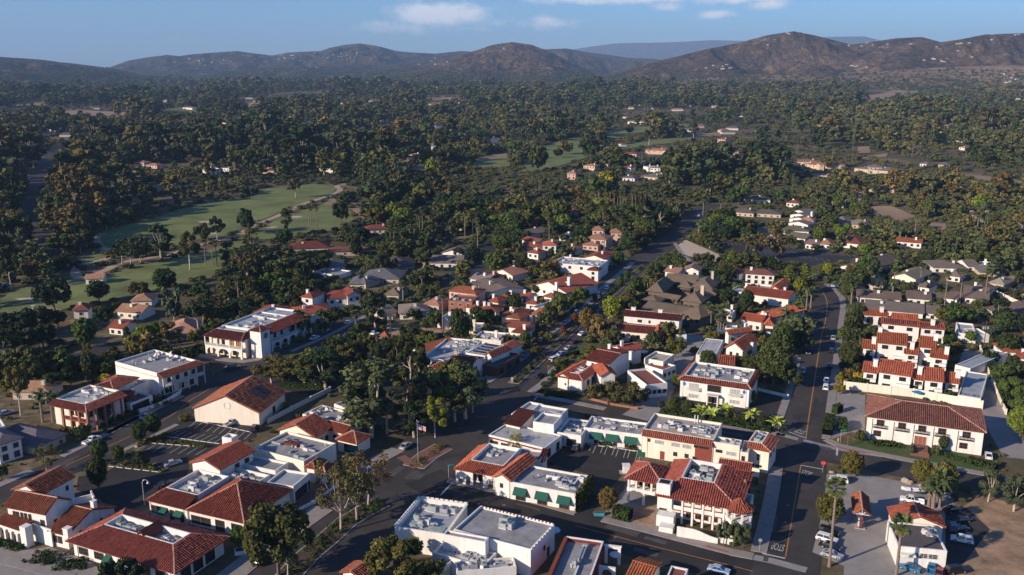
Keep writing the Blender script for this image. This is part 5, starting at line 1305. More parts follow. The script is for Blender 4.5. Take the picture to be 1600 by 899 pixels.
# ------------------------------------------------------------------ houses of the middle distance
def desc_of(roof, rm, wm):
 c = {'tile': 'red tile', 'tile_orange': 'orange tile', 'tile_dark': 'dark red tile', 'tile_pink': 'pink tile', 'tile_brown': 'brown-red tile', 'shingle': 'brown shingle', 'shingle_grey': 'grey shingle', 'shingle_tan': 'tan shingle'}[rm]
 s = {'hip': 'hip', 'gable_u': 'gable', 'gable_v': 'gable', 'flat': 'flat'}.get(roof, '')
 w = {'white': 'white', 'cream': 'cream', 'tan': 'tan', 'pink': 'pink', 'peach': 'peach', 'greywall': 'grey', 'brick': 'brick'}[wm]
 if roof == 'flat': return w + ' flat-roofed house'
 return w + ' house with ' + c + ' ' + s + ' roof'


def house(parts, rm='tile', wm='white', label=None, short=None, name='house', ch=True, rise=None, grow=1.):
 f = parts[0]; b = Bd(name, label, short, desc=desc_of(f[4] if len(f) > 4 else 'hip', rm, wm), noun='houses')
 for i, t in enumerate(parts):
  A, B, D, h = t[:4]; h = h * .84 if h < 5 else h * .94; sh_ = rm.startswith('shingle') and h < 4; h = h * .82 if sh_ else h; D = D * (1.3 if sh_ else 1.1) if not isinstance(D, tuple) else D; rf = t[4] if len(t) > 4 else 'hip'; r_ = t[5] if len(t) > 5 else (1.7 if rm.startswith('tile') else 2.0)
  wm_ = t[6] if len(t) > 6 else wm
  k = b.blk(A, B, D, h, rf, r_, wm=wm_, rm=rm, ov=.6, deck=t[7] if len(t) > 7 else 'deck')
  if k.W > 3: b.win(k, 'f', max(1, min(4, int(k.W / 3.2))), h - 2.3 if h < 5 else h - 2.2,1.3,1.3,2,1, fm='trim' if wm_ != 'white' else 'wood')
  if h > 5: b.win(k, 'f', max(1, min(4, int(k.W / 3.2))),.6,1.4,1.6,2,1)
  if rf == 'flat' and len(t) > 8: b.clutter(k, t[8], int(A[0] * 7))
 if ch: k = b.blks[0]; b.chimney(k, .2 + .6 * ((k.a.x * .37) % 1),.35,k.h + 2.3,1.0,.8, wm if wm != 'brick' else 'brick')
 b.protect(); return b


GU, GV, HP, FL = 'gable_u', 'gable_v', 'hip', 'flat'
T_ = k12
house([(T_(360,502), T_(598,494),13,3.4, HP, 2.6)], 'tile_dark', 'cream', 'long low house with dark red hip roof beside the upper fairway', 'the long low red house')
house([(T_(585,517), T_(835,508),8,3.4, HP, 1.6)], 'tile_brown', 'tan', 'low brown-roofed wing behind the long clipped hedge')
house([(T_(497,612), T_(690,600),13,3.6, HP, 2.2),(T_(500,632), T_(640,650),8,3.2, FL)], 'shingle_grey', 'white', 'grey-roofed house with dark solar panels and white walls', 'the solar grey house')
house([(T_(868,608), T_(1078,602),15,3.4, HP, 3.2)], 'shingle', 'tan'); house([(T_(768,668), T_(992,672),14,3.4, HP, 3.),(T_(700,700), T_(800,700),10,3.2, HP)], 'shingle_grey', 'tan')
house([(T_(1152,580), T_(1348,582),12,3.4, GU, 2.4),(T_(1215,525), T_(1345,535),10,4.6, GV, 2.)], 'shingle', 'white', 'brown-roofed house with a bright white gable above the street', 'the white-gable brown house')
house([(T_(1163,300), T_(1236,308),8,5.4, HP, 1.6)], 'tile_pink', 'peach'); house([(T_(1240,364), T_(1345,368),10,4., HP, 1.8)], 'tile', 'white'); house([(T_(795,394), T_(932,388),9,3.6, HP, 2.)], 'tile_dark', 'cream')
house([(T_(528,46), T_(610,50),12,4, HP, 1.5)], 'tile_brown', 'white'); house([(T_(1135,218), T_(1192,212),9,4, GV, 2.)], 'tile_pink', 'peach'); house([(T_(210,58), T_(320,60),10,4, HP, 1.5)], 'tile_dark', 'tan')
house([(k11(490,258),k11(640,248),10,4.5, HP, 1.6),(k11(640,232),k11(795,232),9,4.2, HP, 1.6)], 'tile_pink', 'peach', 'peach estate house with pale pink tile roofs above the fairway', 'the peach estate house')
house([(k11(855,152),k11(1000,150),14,5, HP, 1.8),(k11(720,150),k11(760,150),8,6, HP, 1.5)], 'tile_pink', 'peach'); house([(k11(1165,55),k11(1240,50),10,6, FL),(k11(1240,45),k11(1310,50),9,5, FL)], 'tile', 'white')
house([(k11(472,672),k11(585,668),7,3.2, GU, 1.5)], 'tile_pink', 'white', 'small white starter hut with tile roof beside the golf path', 'the golf hut', ch=False)
house([(k9(402,166),k9(502,160),8,5.4, HP, 1.8)], 'tile', 'cream', 'square two-storey cream house under the big fairway tree', 'the square cream house')
house([(k9(648,168),k9(800,178),9,3.6, GU, 2.),(k9(730,112),k9(860,108),10,4, HP, 1.8)], 'tile_pink', 'cream'); house([(k9(600,258),k9(690,268),8,3.2, GU, 1.5)], 'tile', 'white'); house([(k9(945,300),k9(1130,285),15,3.4, HP, 2.8)], 'tile_pink', 'tan', 'house with a broad faded brown-pink roof behind pale-trunked eucalyptus', 'the faded pink-roof house')
house([(k9(50,622),k9(270,625),9,3.2, HP, 1.8)], 'tile_pink', 'tan', 'low tan pavilion with long faded tile roof behind a pale eucalyptus trunk')
house([(k1(-20,172),k1(138,120),13,5.6, HP, 1.4, 'white')], 'shingle_grey', 'white', 'two-storey white building with grey roof and dark window band at the left edge', 'the grey-roofed left-edge building', ch=False)
house([(k1(195,182),k1(388,98),14,3.4, HP, 2.4)], 'shingle_grey', 'tan', 'low house with slate grey hip roof beside the street', 'the slate hip house', ch=False)
house([(k9(-40,830),k9(30,815),6,6.5, FL)], 'tile', 'white', 'white flat-topped block peeking in at the left frame edge', ch=False)
house([(T_(160,858), T_(305,872),11,4.2, HP, 1.8)], 'tile', 'white'); house([(T_(425,772), T_(500,780),9,6, HP, 1.6)], 'tile', 'white'); house([(T_(578,784), T_(775,772),12,4.6, HP, 1.8),(T_(690,770), T_(780,760),9,5, GV, 1.8)], 'tile', 'white')
house([(T_(400,878), T_(625,852),12,4., HP, 1.8),(T_(330,880), T_(420,900),10,3.6, FL)], 'tile', 'white', 'white house with red roofs and a flat terrace right of the clock tower', 'the red terrace house')
house([(T_(1120,812), T_(1215,822),10,4, HP, 1.6)], 'tile_pink', 'tan'); house([(T_(1265,792), T_(1400,800),9,6, FL, 1.5, 'brick', 'deck_red', 5)], 'tile', 'brick', 'unfinished brick-red two-storey block with roofless upper terrace', 'the unfinished brick block', ch=False)
house([(T_(1258,738), T_(1422,758),9,5.6, HP, 1.6)], 'tile', 'pink'); house([(T_(982,868), T_(1162,862),11,3.8, HP, 2.)], 'shingle_tan', 'cream', 'cream house with weathered corrugated tan roof beside the dirt lot', 'the weathered cream house')
house([(T_(730,690), T_(800,700),9,3.5, HP)], 'shingle_grey', 'tan'); house([(T_(900,760), T_(990,765),10,3.6, HP)], 'shingle', 'tan')
house([(k8(-10,190),k8(80,170),9,3.2, GU)], 'shingle_grey', 'tan')
Y_ = k13
house([(Y_(375,405), Y_(465,422),22,3.6, GV, 2.)], 'shingle_tan', 'white'); house([(Y_(660,288), Y_(722,294),9,4, HP, 1.5)], 'tile_orange', 'white', 'small white house with orange roof alone among the dark trees', 'the lone orange-roofed house')
house([(Y_(378,484), Y_(535,502),11,3.6, HP, 1.8),(Y_(410,450), Y_(500,470),8,3.6, GU, 1.6)], 'tile', 'white'); house([(Y_(528,480), Y_(615,482),9,6, HP, 1.6)], 'tile_orange', 'white', 'white two-storey house with a big window and orange hip roof', 'the big-window house'); house([(Y_(620,432), Y_(700,438),9,3.6, HP)], 'shingle_grey', 'white')
house([(Y_(752,478), Y_(850,486),9,4, HP, 1.6),(Y_(775,442), Y_(895,452),12,6.4, HP, 2.),(Y_(808,395), Y_(882,398),9,8., HP, 1.6),(Y_(912,410), Y_(985,412),9,6.6, HP, 1.6),(Y_(965,462), Y_(1042,462),9,4.2, HP, 1.6)], 'tile_pink', 'pink', 'stacked pink villa of many pale tile roofs beside the palm grove', 'the pink villa')
house([(Y_(590,580), Y_(852,602),14,6.6, FL, 1.5, 'white', 'deck_blue', 16),(Y_(780,620), Y_(852,626),6,5.6, HP, 1.2),(Y_(600,605), Y_(775,612),5,4.4, 'shed', 1.2)], 'tile_dark', 'white', 'white flat-roofed block with crowded roof plant beside the boulevard', 'the white rooftop-plant block', ch=False)
house([(Y_(880,562), Y_(946,530),10,6., GU, 1.6)], 'tile', 'cream')
b = house([(Y_(460,708), Y_(668,752),21,4.6, GV, 3.4)], 'tile_orange', 'white', 'large white hall with a broad bright orange gable roof and white chimneys', 'the big orange gable hall'); b.chimney(b.blks[0], .8,.3,8.8,1.3,1.2); b.chimney(b.blks[0], .72,.02,7.4,1.2,1.)
house([(Y_(245,632), Y_(365,655),24,4., GV, 2.2)], 'tile_pink', 'cream', 'cream house with long pinkish gable roof and pointed facade', 'the pointed cream house'); house([(Y_(105,695), Y_(228,752),14,3.6, GU, 1.4)], 'shingle_tan', 'white'); house([(Y_(282,772), Y_(362,780),8,4, HP, 1.4)], 'tile', 'white')
house([(Y_(162,648), Y_(252,668),8,3.6, HP, 1.2)], 'tile_dark', 'pink'); house([(Y_(290,875), Y_(405,890),12,3.8, HP, 1.2),(Y_(380,870), Y_(470,880),9,4., 'flat')], 'tile', 'cream'); house([(Y_(168,842), Y_(288,852),8,3.8, HP, 1.4)], 'tile', 'white')
house([(Y_(470,830), Y_(565,850),13,4, FL, 1, 'white', 'deck_light', 8)], 'tile', 'white'); house([(Y_(430,808), Y_(505,815),7,4, HP, 1.3)], 'tile', 'white')
house([(k8(655,195),k8(770,215),9,4, 'hip', 1.2),(k8(660,250),k8(800,270),9,3.8, 'gable_u', 1.2)], 'tile', 'cream', 'cream shop with red-edged roofs behind the boulevard trees', 'the cream boulevard shop'); house([(k8(480,262),k8(545,265),7,3.4, FL)], 'tile', 'cream'); house([(k8(500,320),k8(660,335),9,3.8, FL, 1, 'cream', 'deck_light', 5)], 'tile', 'cream')
house([(k8(715,285),k8(800,295),8,4, HP, 1.)], 'tile_dark', 'cream'); house([(k8(545,165),k8(640,165),8,4, HP, 1.5)], 'tile', 'white'); house([(k8(300,215),k8(400,225),9,3.8, FL, 1, 'white', 'deck_light', 4)], 'tile', 'white')
for (a0, b0, D_, h_, rf_, rm_, wm_) in (((115,668),(215,684),10,3.8, GU, 'shingle_tan', 'white'),((530,768),(596,780),8,4., HP, 'tile', 'white'),((215,795),(285,808),8,4., HP, 'tile', 'cream'),((90,830),(160,842),8,4., HP, 'tile', 'white'),((400,770),(450,780),7,4., GU, 'tile', 'white'),((560,800),(640,815),9,4., FL, 'tile', 'white'),((470,870),(540,885),9,4., GU, 'tile_orange', 'cream'),((330,600),(390,612),9,4.2, HP, 'tile', 'cream'),((70,640),(130,652),8,4., HP, 'tile_pink', 'tan'),((690,575),(760,560),9,5., HP, 'tile', 'white'),((440,520),(510,530),8,4., HP, 'tile', 'white'),((660,500),(720,508),8,4., HP, 'tile_pink', 'peach')):
 house([(k13(*a0),k13(*b0), D_, h_, rf_, 1.6, wm_, 'deck_light', 5)], rm_, wm_)
for (z_, a0, b0, D_, rm_) in ((k15,(280,472),(362,480),10, 'tile_pink'),(k15,(612,568),(690,576),11, 'shingle'),(k15,(1000,650),(1090,662),10, 'shingle'),(k15,(1240,690),(1335,706),10, 'shingle_tan'),(k15,(838,712),(915,724),9, 'shingle'),(k15,(560,702),(640,712),9, 'shingle_tan'),(k14,(1085,345),(1180,352),11, 'shingle_tan'),(k14,(1190,362),(1300,368),11, 'shingle_tan'),(k14,(590,222),(740,226),11, 'shingle'),(k14,(690,452),(780,458),10, 'shingle'),(k15,(180,340),(260,346),10, 'tile_pink'),(k15,(1130,340),(1220,346),10, 'shingle_tan'),(k15,(360,250),(450,254),11, 'shingle_tan'),(k14,(820,240),(900,246),10, 'tile'),(k6,(1120,40),(1230,60),10, 'shingle')):
 house([(z_(*a0), z_(*b0), D_, 3.8, HP, 2.2)], rm_, 'tan' if rm_ == 'shingle_tan' else 'white')
# café quarter on the boulevard corner
b = Bd('cafe_building', 'white corner cafe with dark red roofs, skylit flat roof and crowded roof plant', 'the white corner cafe')
k = b.blk(k8(248,488),k8(350,495),k8(372,462),3.8, 'hip', 1.2, tiles=MID); b.win(k, 'f', [.35,.7], .3,1.4,2.1)
k = b.blk(k8(348,470),k8(490,488),k8(528,425),5.6, 'gable_u', 1.6, tiles=MID, rm='tile_dark'); b.win(k, 'f', [.2,.55,.85], 3.2,1., 1.4); b.win(k, 'f', [.3,.7], .2,1.6,2.2); b.win(k, 'r', [.5], 3., 1,1.4)
k = b.blk(k8(215,430),k8(420,450),k8(520,330),4.6, 'flat', deck='deck_light'); b.clutter(k, 26,131,(.05,.3,1,1),1.1)
k = b.blk(k8(462,402),k8(568,420),k8(632,350),5., 'flat', deck='deck_light', par=.2); [b.boxat(k, k.W * .15,k.D * (.2 + .2 * i),k.W * .75,k.D * (.28 + .2 * i),k.deck, k.deck + .3, 'solar', 'skylight') for i in range(4)]
k = b.blk(k8(560,418),k8(610,430),k8(665,372),4.8, 'gable_v', 1.4, tiles=MID); k = b.blk(k8(555,470),k8(640,485),k8(718,400),3.4, 'flat', deck='deck_dark', wm='wood'); b.win(k, 'r', 3,.3,3,2.2,4,2)  # veranda block: its deep shadow put in as dark wood-coloured walls
k = b.blk(k8(632,370),k8(700,385),k8(730,335),4.2, 'hip', 1.2, tiles=MID); b.protect()
house([(k8(148,372),k8(222,398),13,4., GV, 1.5)], 'tile_orange', 'white', 'white hall with bright orange gable roof beside parked pickup trucks', 'the orange-gabled hall', ch=False); house([(k8(0,350),k8(60,345),10,3.8, GV, 1.3)], 'tile', 'white', ch=False)
# right-hand side
house([(Y_(1215,628), Y_(1300,640),9,4.2, GU, 1.6),(Y_(1318,622), Y_(1420,630),9,4.8, GV, 1.8)], 'tile_pink', 'white', 'white villa with faded pink gables opposite the sandy verge', 'the faded-gable villa')
X_ = k14
house([(X_(588,640), X_(765,652),9,5.4, HP, 1.6),(X_(470,632), X_(565,645),9,4, HP, 1.5)], 'tile_brown', 'white', 'white two-storey house with brown-red hip roof before the dark car park', 'the brown-red hip house')
house([(X_(800,396), X_(958,404),12,3.8, HP),(X_(828,432), X_(935,446),10,3.8, GU)], 'shingle', 'white'); house([(X_(925,472), X_(988,482),8,3.6, GU)], 'shingle', 'white')
b = Bd('townhouse_row', 'four white stepped townhouses with parallel dark roofs behind the far car park', 'the stepped white houses')
for i, (y, h) in enumerate(((354,2.9),(330,3.),(308,3.2),(288,3.4))): k = b.blk(X_(832 + i * 5, y), X_(950 - i * 2, y + 14),12., h - .8, 'gable_v', 1.5, rm='shingle_grey'); b.win(k, 'f', 2, h - 2.4,1., .9)
b.chimney(b.blks[1], .95,.5,4.8,1.2,1.2); b.chimney(b.blks[2], .95,.5,5., 1.2,1.2); b.protect()
house([(X_(1085,458), X_(1255,478),15,3.6, HP, 3.2)], 'tile_brown', 'cream', 'broad brown-red pyramid-roofed house with white chimney among gardens', 'the pyramid-roof house')
house([(X_(512,292), X_(645,302),15,3.8, HP, 2.),(X_(650,300), X_(800,308),14,3.6, HP, 1.8)], 'shingle', 'tan'); house([(X_(620,400), X_(705,418),10,3.6, GU)], 'shingle_tan', 'tan'); house([(X_(1290,162), X_(1440,168),14,4, HP)], 'shingle_tan', 'tan')
house([(X_(1115,600), X_(1275,628),28,4.2, GV, 2.4)], 'shingle', 'cream', 'chapel-like cream building with a vast brown gable roof by the road bend', 'the brown gable chapel', name='chapel')
house([(X_(1205,45), X_(1430,66),22,4.8, HP, 2.4),(X_(1290,40), X_(1370,42),12,6.8, HP, 2.)], 'shingle_tan', 'tan', 'large tan institutional block with flat hipped roofs above the trees', 'the tan institution')
house([(X_(925,22), X_(1010,30),16,4.6, HP, 2.),(X_(1050,28), X_(1160,28),14,4.8, HP, 2.),(X_(1010,24), X_(1045,24),8,8, HP, 1.5)], 'tile_pink', 'peach', 'peach mission-style building with faded tile roofs and a squat tower', 'the peach mission building')
house([(X_(905,72), X_(1088,78),12,3.8, HP)], 'tile_brown', 'tan'); house([(X_(0,90), X_(100,100),12,3.6, HP)], 'shingle_grey', 'tan'); house([(Y_(1130,88), Y_(1240,92),12,4, HP)], 'shingle_tan', 'tan'); house([(Y_(980,100), Y_(1055,104),10,4, HP)], 'shingle_grey', 'white'); house([(Y_(1128,42), Y_(1192,40),10,5, FL)], 'tile', 'white')
house([(Y_(668,74), Y_(722,76),9,6, HP)], 'tile_pink', 'pink'); house([(Y_(760,32), Y_(830,36),12,5, HP),(Y_(830,22), Y_(905,26),12,5, HP)], 'tile_pink', 'peach'); house([(Y_(985,40), Y_(1032,44),9,4.5, HP)], 'tile', 'white')
V_ = k15
house([(V_(718,458), V_(872,470),9,3.8, GU, 1.5)], 'tile', 'white', 'white cottage with red tile roof tucked in dark right-hand woods', 'the red-roofed woodland cottage')
house([(V_(928,606), V_(1125,612),13,3.6, HP),(V_(1125,600), V_(1200,600),10,3.6, GU)], 'shingle', 'white'); house([(V_(690,655), V_(838,678),16,4, GV, 2.2)], 'shingle_tan', 'cream', 'cream hall with long tan gable roof behind tall palms', 'the tan gable hall'); house([(V_(1190,632), V_(1345,640),11,3.4, HP)], 'shingle_grey', 'tan'); house([(V_(1340,660), V_(1500,690),10,3.4, HP)], 'shingle_tan', 'tan')
house([(V_(545,838), V_(885,868),11,3.4, GU, 2.2),(V_(885,862), V_(975,870),9,3.4, GU, 1.8)], 'shingle', 'white', 'very long brown-roofed single-storey house above the townhouses', 'the very long brown house'); house([(V_(498,772), V_(755,790),9,3.4, GU, 2.)], 'shingle', 'white'); house([(V_(778,778), V_(925,790),9,3.4, GU, 2.),(V_(920,770), V_(1075,788),9,3.4, GU, 2.)], 'shingle', 'white')
house([(V_(1098,775), V_(1250,790),16,3.6, GU, 3.)], 'shingle', 'white'); house([(k6(1225,150),k6(1400,240),20,3.6, GU, 3.2)], 'shingle', 'white', 'white house with a large brown gable roof at the right edge', 'the right-edge brown house'); house([(V_(1380,740), V_(1500,760),10,3.4, GU)], 'shingle_grey', 'white')
house([(k6(1322,395),k6(1440,400),9,4, HP)], 'tile', 'white', 'white house with red roof at the right edge below the long fence', None); house([(k6(1400,430),k6(1480,440),8,3.6, HP)], 'tile', 'white')
house([(V_(1175,590), V_(1260,600),10,3.4, FL)], 'tile', 'white')
# beyond the village: scattered houses, farther and farther
for (z, pts) in ((k19,((180,690,320,20, 'tile_pink', 'peach', 6),(1105,548,1240,14, 'tile', 'white', 5),(1265,478,1330,12, 'tile_pink', 'white', 6),(1340,462,1450,18, 'tile_pink', 'peach', 6),(1450,458,1550,18, 'tile_pink', 'peach', 6),(945,702,1010,12, 'shingle_grey', 'white', 4),(1060,708,1140,12, 'shingle_grey', 'tan', 4),(10,388,36,10, 'shingle_grey', 'white', 4),(470,440,510,12, 'tile_pink', 'white', 4),(860,600,910,12, 'tile_pink', 'white', 4),(345,375,372,12, 'tile', 'white', 4),(1440,345,1480,12, 'tile_pink', 'peach', 5),(1545,300,1575,12, 'tile', 'white', 5),(1190,600,1230,9, 'tile_pink', 'white', 4))),
                 (k18,((830,618,990,16, 'tile_pink', 'peach', 5),(690,640,780,14, 'tile', 'peach', 4),(750,690,830,12, 'shingle_grey', 'white', 5),(860,728,930,10, 'shingle_grey', 'white', 5),(1280,550,1335,12, 'tile_orange', 'peach', 5),(1365,640,1408,10, 'tile_pink', 'pink', 5),(1270,292,1390,22, 'tile_pink', 'peach', 8),(1390,284,1480,22, 'tile_orange', 'peach', 9),(1060,340,1110,16, 'shingle_grey', 'white', 5),(1260,338,1310,14, 'shingle_grey', 'white', 5),(660,578,680,8, 'tile', 'white', 4),(720,440,830,12, 'tile_pink', 'white', 5),(60,398,92,14, 'shingle_grey', 'white', 6),(860,298,930,14, 'tile_pink', 'peach', 6),(1120,280,1200,16, 'shingle_tan', 'tan', 5),(1390,402,1440,12, 'shingle_grey', 'white', 5),(690,410,720,12, 'shingle', 'white', 4))),
                 (k17,((390,728,480,14, 'shingle_grey', 'white', 5),(510,718,580,12, 'tile_pink', 'peach', 4),(570,606,690,14, 'tile_pink', 'peach', 6),(800,655,890,14, 'tile', 'white', 5),(880,660,950,12, 'tile_orange', 'peach', 4),(950,648,1020,14, 'tile_pink', 'white', 5),(1060,592,1140,14, 'shingle_grey', 'greywall', 6),(360,496,440,14, 'tile_pink', 'white', 5),(270,444,330,12, 'shingle_grey', 'white', 4),(1095,464,1120,12, 'shingle_grey', 'white', 7),(760,402,800,14, 'shingle_grey', 'white', 6),(170,396,205,12, 'shingle', 'white', 6),(660,332,700,16, 'tile_pink', 'peach', 6),(705,318,765,18, 'tile_pink', 'peach', 7),(520,328,555,14, 'shingle', 'white', 5),(40,738,150,12, 'tile_pink', 'tan', 4),(1280,610,1330,12, 'tile_pink', 'tan', 4),(1445,545,1475,12, 'shingle', 'white', 5))),
                 (k16,((295,488,380,20, 'tile_pink', 'white', 7),(485,492,520,14, 'shingle_grey', 'white', 5),(680,530,760,16, 'tile_pink', 'white', 6),(70,606,135,14, 'tile', 'peach', 4),(960,668,1030,12, 'tile_pink', 'white', 4),(1230,628,1280,12, 'tile_pink', 'peach', 5),(1340,612,1380,10, 'tile_pink', 'white', 5),(1525,582,1550,10, 'tile', 'peach', 6),(1030,640,1140,12, 'shingle_grey', 'tan', 4),(500,355,620,20, 'shingle_grey', 'white', 6),(1140,352,1200,16, 'tile_pink', 'white', 5),(1100,232,1215,24, 'tile_pink', 'peach', 9),(1110,268,1200,18, 'tile_pink', 'peach', 6),(0,660,145,12, 'shingle_grey', 'greywall', 4),(830,695,900,10, 'tile_pink', 'tan', 4),(905,712,980,10, 'tile_pink', 'peach', 3.6),(1380,445,1410,12, 'tile', 'peach', 5),(240,515,290,14, 'tile_pink', 'peach', 4)))):
 for (x0, y, x1, D, rm, wm, h) in pts:
  if y < 330:                                    # far enough for the rolling ground to matter
   p = PG(*z((x0 + x1) / 2, y + 8)); s_ = p.y / F; wd = (x1 - x0) / 4. * s_
   q = proj(p.x - wd / 2, p.y, p.z + h); q2 = proj(p.x + wd / 2, p.y, p.z + h)
   b = Bd('house', desc=desc_of('hip', rm, wm), noun='houses'); b.gz = p.z
   o_ = PT; k = b.blk((0,0),(10,0), D, h) if False else None
   f_ = Blk(); b.start(Vector((p.x, p.y, 0)))
   mb = MB().box(p.x - wd / 2, p.y, p.z - 3, p.x + wd / 2, p.y + D, p.z + h); b.part('wall', mb, wm)
   r_ = MB(); x_, X2, y_, Y2, zt, zr = p.x - wd / 2 - .6, p.x + wd / 2 + .6, p.y - .6, p.y + D + .6, p.z + h + .01, p.z + h + 2.2; m_ = min((X2 - x_),(Y2 - y_)) * .45
   r_.add([(x_, y_, zt),(X2, y_, zt),(X2, Y2, zt),(x_, Y2, zt),(x_ + m_, (y_ + Y2) / 2, zr),(X2 - m_, (y_ + Y2) / 2, zr)], [(0,1,5,4),(1,2,5),(2,3,4,5),(3,0,4),(3,2,1,0)]); b.part('roof', r_, rm)
   SHOW.append((q[0], q[1] - 3, q2[0], q[1] + h / s_ * .8, q[2])); KEEP.append([(x_ - 4, y_ - 12),(X2 + 4, y_ - 12),(X2 + 4, Y2),(x_ - 4, Y2)])
  else: house([(z(x0, y), z(x1, y + 4), D, h, HP)], rm, wm, ch=(h > 4.5))
# specks of houses on the far plain and up the hillsides
_hr = random.Random(5)
_hm = {}
for (w, rm) in ((14, 'tile_pink'),(20, 'shingle_grey'),(26, 'tile_pink')):
 _hm[w] = (MB().box(-w / 2,-5,-1.5, w / 2,5,3.2).mesh('wall', 'pale_wall'), MB().add([(-w / 2 - .6,-5.6,3.21),(w / 2 + .6,-5.6,3.21),(w / 2 + .6,5.6,3.21),(-w / 2 - .6,5.6,3.21),(-w / 2 + 4,0,5.8),(w / 2 - 4,0,5.8)], [(0,1,5,4),(1,2,5),(2,3,4,5),(3,0,4)]).mesh('roof', rm))


SPECKS = []


def speck(*a):
 SPECKS.append(a)


def speck_house(p, w, noun, desc, s=1.):
 o = empty('house', p, _hr.uniform(-.4,.4)); o.scale = (s, s, s); tag(o, None, 'house'); wl, rf = _hm[w]; link('wall', wl, o); link('roof', rf, o)
 q = proj(*p); AUTO.append((o, desc, noun, q[0], q[1])); KEEP.append([(p.x - 18, p.y - 60),(p.x + 18, p.y - 60),(p.x + 18, p.y + 14),(p.x - 18, p.y + 14)])


for (cx, cy, n, sx, sy) in ((320,98,14,40,8),(545,88,16,60,5),(560,92,8,50,6),(450,90,9,28,6),(690,100,6,40,6),(790,79,2,6,1),(1180,66,10,55,8),(1240,53,4,20,3),(1350,72,4,20,3),(1400,70,5,40,6),(1500,72,8,40,6),(1480,98,8,50,5),(1120,108,6,25,3),(1590,55,4,15,3),(490,108,5,40,5),(1340,106,4,20,3),(1570,122,10,40,8)):
 for i in range(n):
  p = hill_point(cx + _hr.gauss(0, sx * .5), cy + _hr.gauss(0, sy * .5))
  if p: speck(p, _hr.choice((14,20,26)), 'hillside houses', 'tiny pale house', _hr.uniform(.4,.75) if p.length < 8000 else .8)
for (cx, cy, n, sx, sy) in ((110,128,20,100,7),(300,128,16,90,8),(480,136,10,90,8),(690,133,8,70,7),(880,130,8,70,8),(1100,124,12,60,7),(1250,150,4,60,10),(1540,140,12,50,8),(1050,160,10,90,10),(620,185,8,150,12),(250,190,7,150,12),(200,150,12,170,9),(450,160,12,160,10),(700,165,12,120,10),(950,150,10,120,10),(1200,170,12,160,12),(1450,170,14,120,14),(1500,208,10,100,12),(1100,205,8,60,8),(1330,190,8,120,12),(150,215,6,120,10)):
 for i in range(n):
  p = PG(cx + _hr.gauss(0, sx * .5), max(121, cy + _hr.gauss(0, sy * .5))); speck(p, _hr.choice((14,14,20,26)), 'houses on the far plain', 'small pale house')
SPECKS.sort(key=lambda a: a[0].length); _lim = max(40,285 - len([o for o in COL.objects if o.name.split('.')[0] == 'house' and not o.parent]))
far = MB()
for i_, a in enumerate(SPECKS):
 if i_ < _lim: speck_house(*a); continue
 p, w, sc = a[0], a[1], (a[4] if len(a) > 4 else 1.); c_, s_ = math.cos(i_), math.sin(i_) * .4
 for me in _hm[w]: far.add([(p.x + (v.co.x * 1. - v.co.y * s_) * sc, p.y + (v.co.y + v.co.x * s_) * sc, p.z + v.co.z * sc) for v in me.vertices], [tuple(q.vertices) for q in me.polygons])
link('distant_houses', far.mesh('distant_houses', 'pale_wall'))['kind'] = 'stuff'

# ------------------------------------------------------------------ walls, hedges, street furniture, vehicles
def wall_thing(name, label, pix, h, th=.25, m='cream', cat='wall', cap=None):
 c = [PT(*p) for p in pix]; o = empty(name, c[0]); tag(o, label, cat); off = c[0]; mb = MB()
 for i in range(len(c) - 1):
  d = (c[i + 1] - c[i]).normalized(); n = Vector((-d.y, d.x, 0)) * th / 2
  mb.prism([c[i] - n, c[i + 1] - n, c[i + 1] + n, c[i] + n], -.05, h); q = int((c[i + 1] - c[i]).length / 6)
 link('panel', mb.mesh('panel', m, off), o); L = sum((c[i + 1] - c[i]).length for i in range(len(c) - 1))
 me = MB().box(-.25,-.25,0,.25,.25, h + .15).mesh('pier', m)
 for i in range(len(c) - 1):
  d = c[i + 1] - c[i]; q = max(1, int(d.length / 6))
  for j in range(q + (i == len(c) - 2)): link('pier', me, o, c[i] + d * (j / q) - off, math.atan2(d.y, d.x))
 return o


wall_thing('boundary_wall', 'long cream panelled wall between the townhouses and the wide hip-roof office', [k6(428,608),k6(820,652),k6(1205,722)], 2.6)
wall_thing('boundary_wall', 'pale wall along the right side of the concrete alley', [k6(1195,385),k6(1235,500),k6(1290,640),k6(1340,750)], 1.6)
wall_thing('boundary_wall', 'long cream ranch wall at the far right edge', [k15(1250,740),k15(1350,790),k15(1480,850)], 1.8)
wall_thing('garden_wall', 'low white wall along the pavement below the dish building', [k9(790,742),k9(930,690),k9(1015,635)], 1.1, m='white')
wall_thing('garden_wall', 'white wall behind the hall car park lane', [k10(430,800),k10(560,730),k10(780,620)], 1.4, m='greywall')
wall_thing('garden_wall', 'low white planter wall outside the bottom-left shops', [k2(590,545),k2(680,500),k2(820,400)], .8, m='white')
wall_thing('garden_wall', 'low white wall beside the banana-plant car park', [k7(1030,618),k7(1195,655)], .9, m='white')
wall_thing('fence', 'brick-red planter edge below the flowering magnolias', [k7(80,668),k7(210,700),k7(345,722)], .7, m='brick', cat='planter')
wall_thing('fence', 'white ranch fence beside the road bend on the right', [k15(360,715),k15(440,722),k15(540,730)], 1.3, th=.1, m='white', cat='fence')


def post_thing(name, label, cat, at, parts, group=None, rz=0.):
 p = PT(*at); o = empty(name, p, rz); tag(o, label, cat, group)
 for nm, mb, m in parts: link(nm, mb.mesh(nm, m), o)
 return o


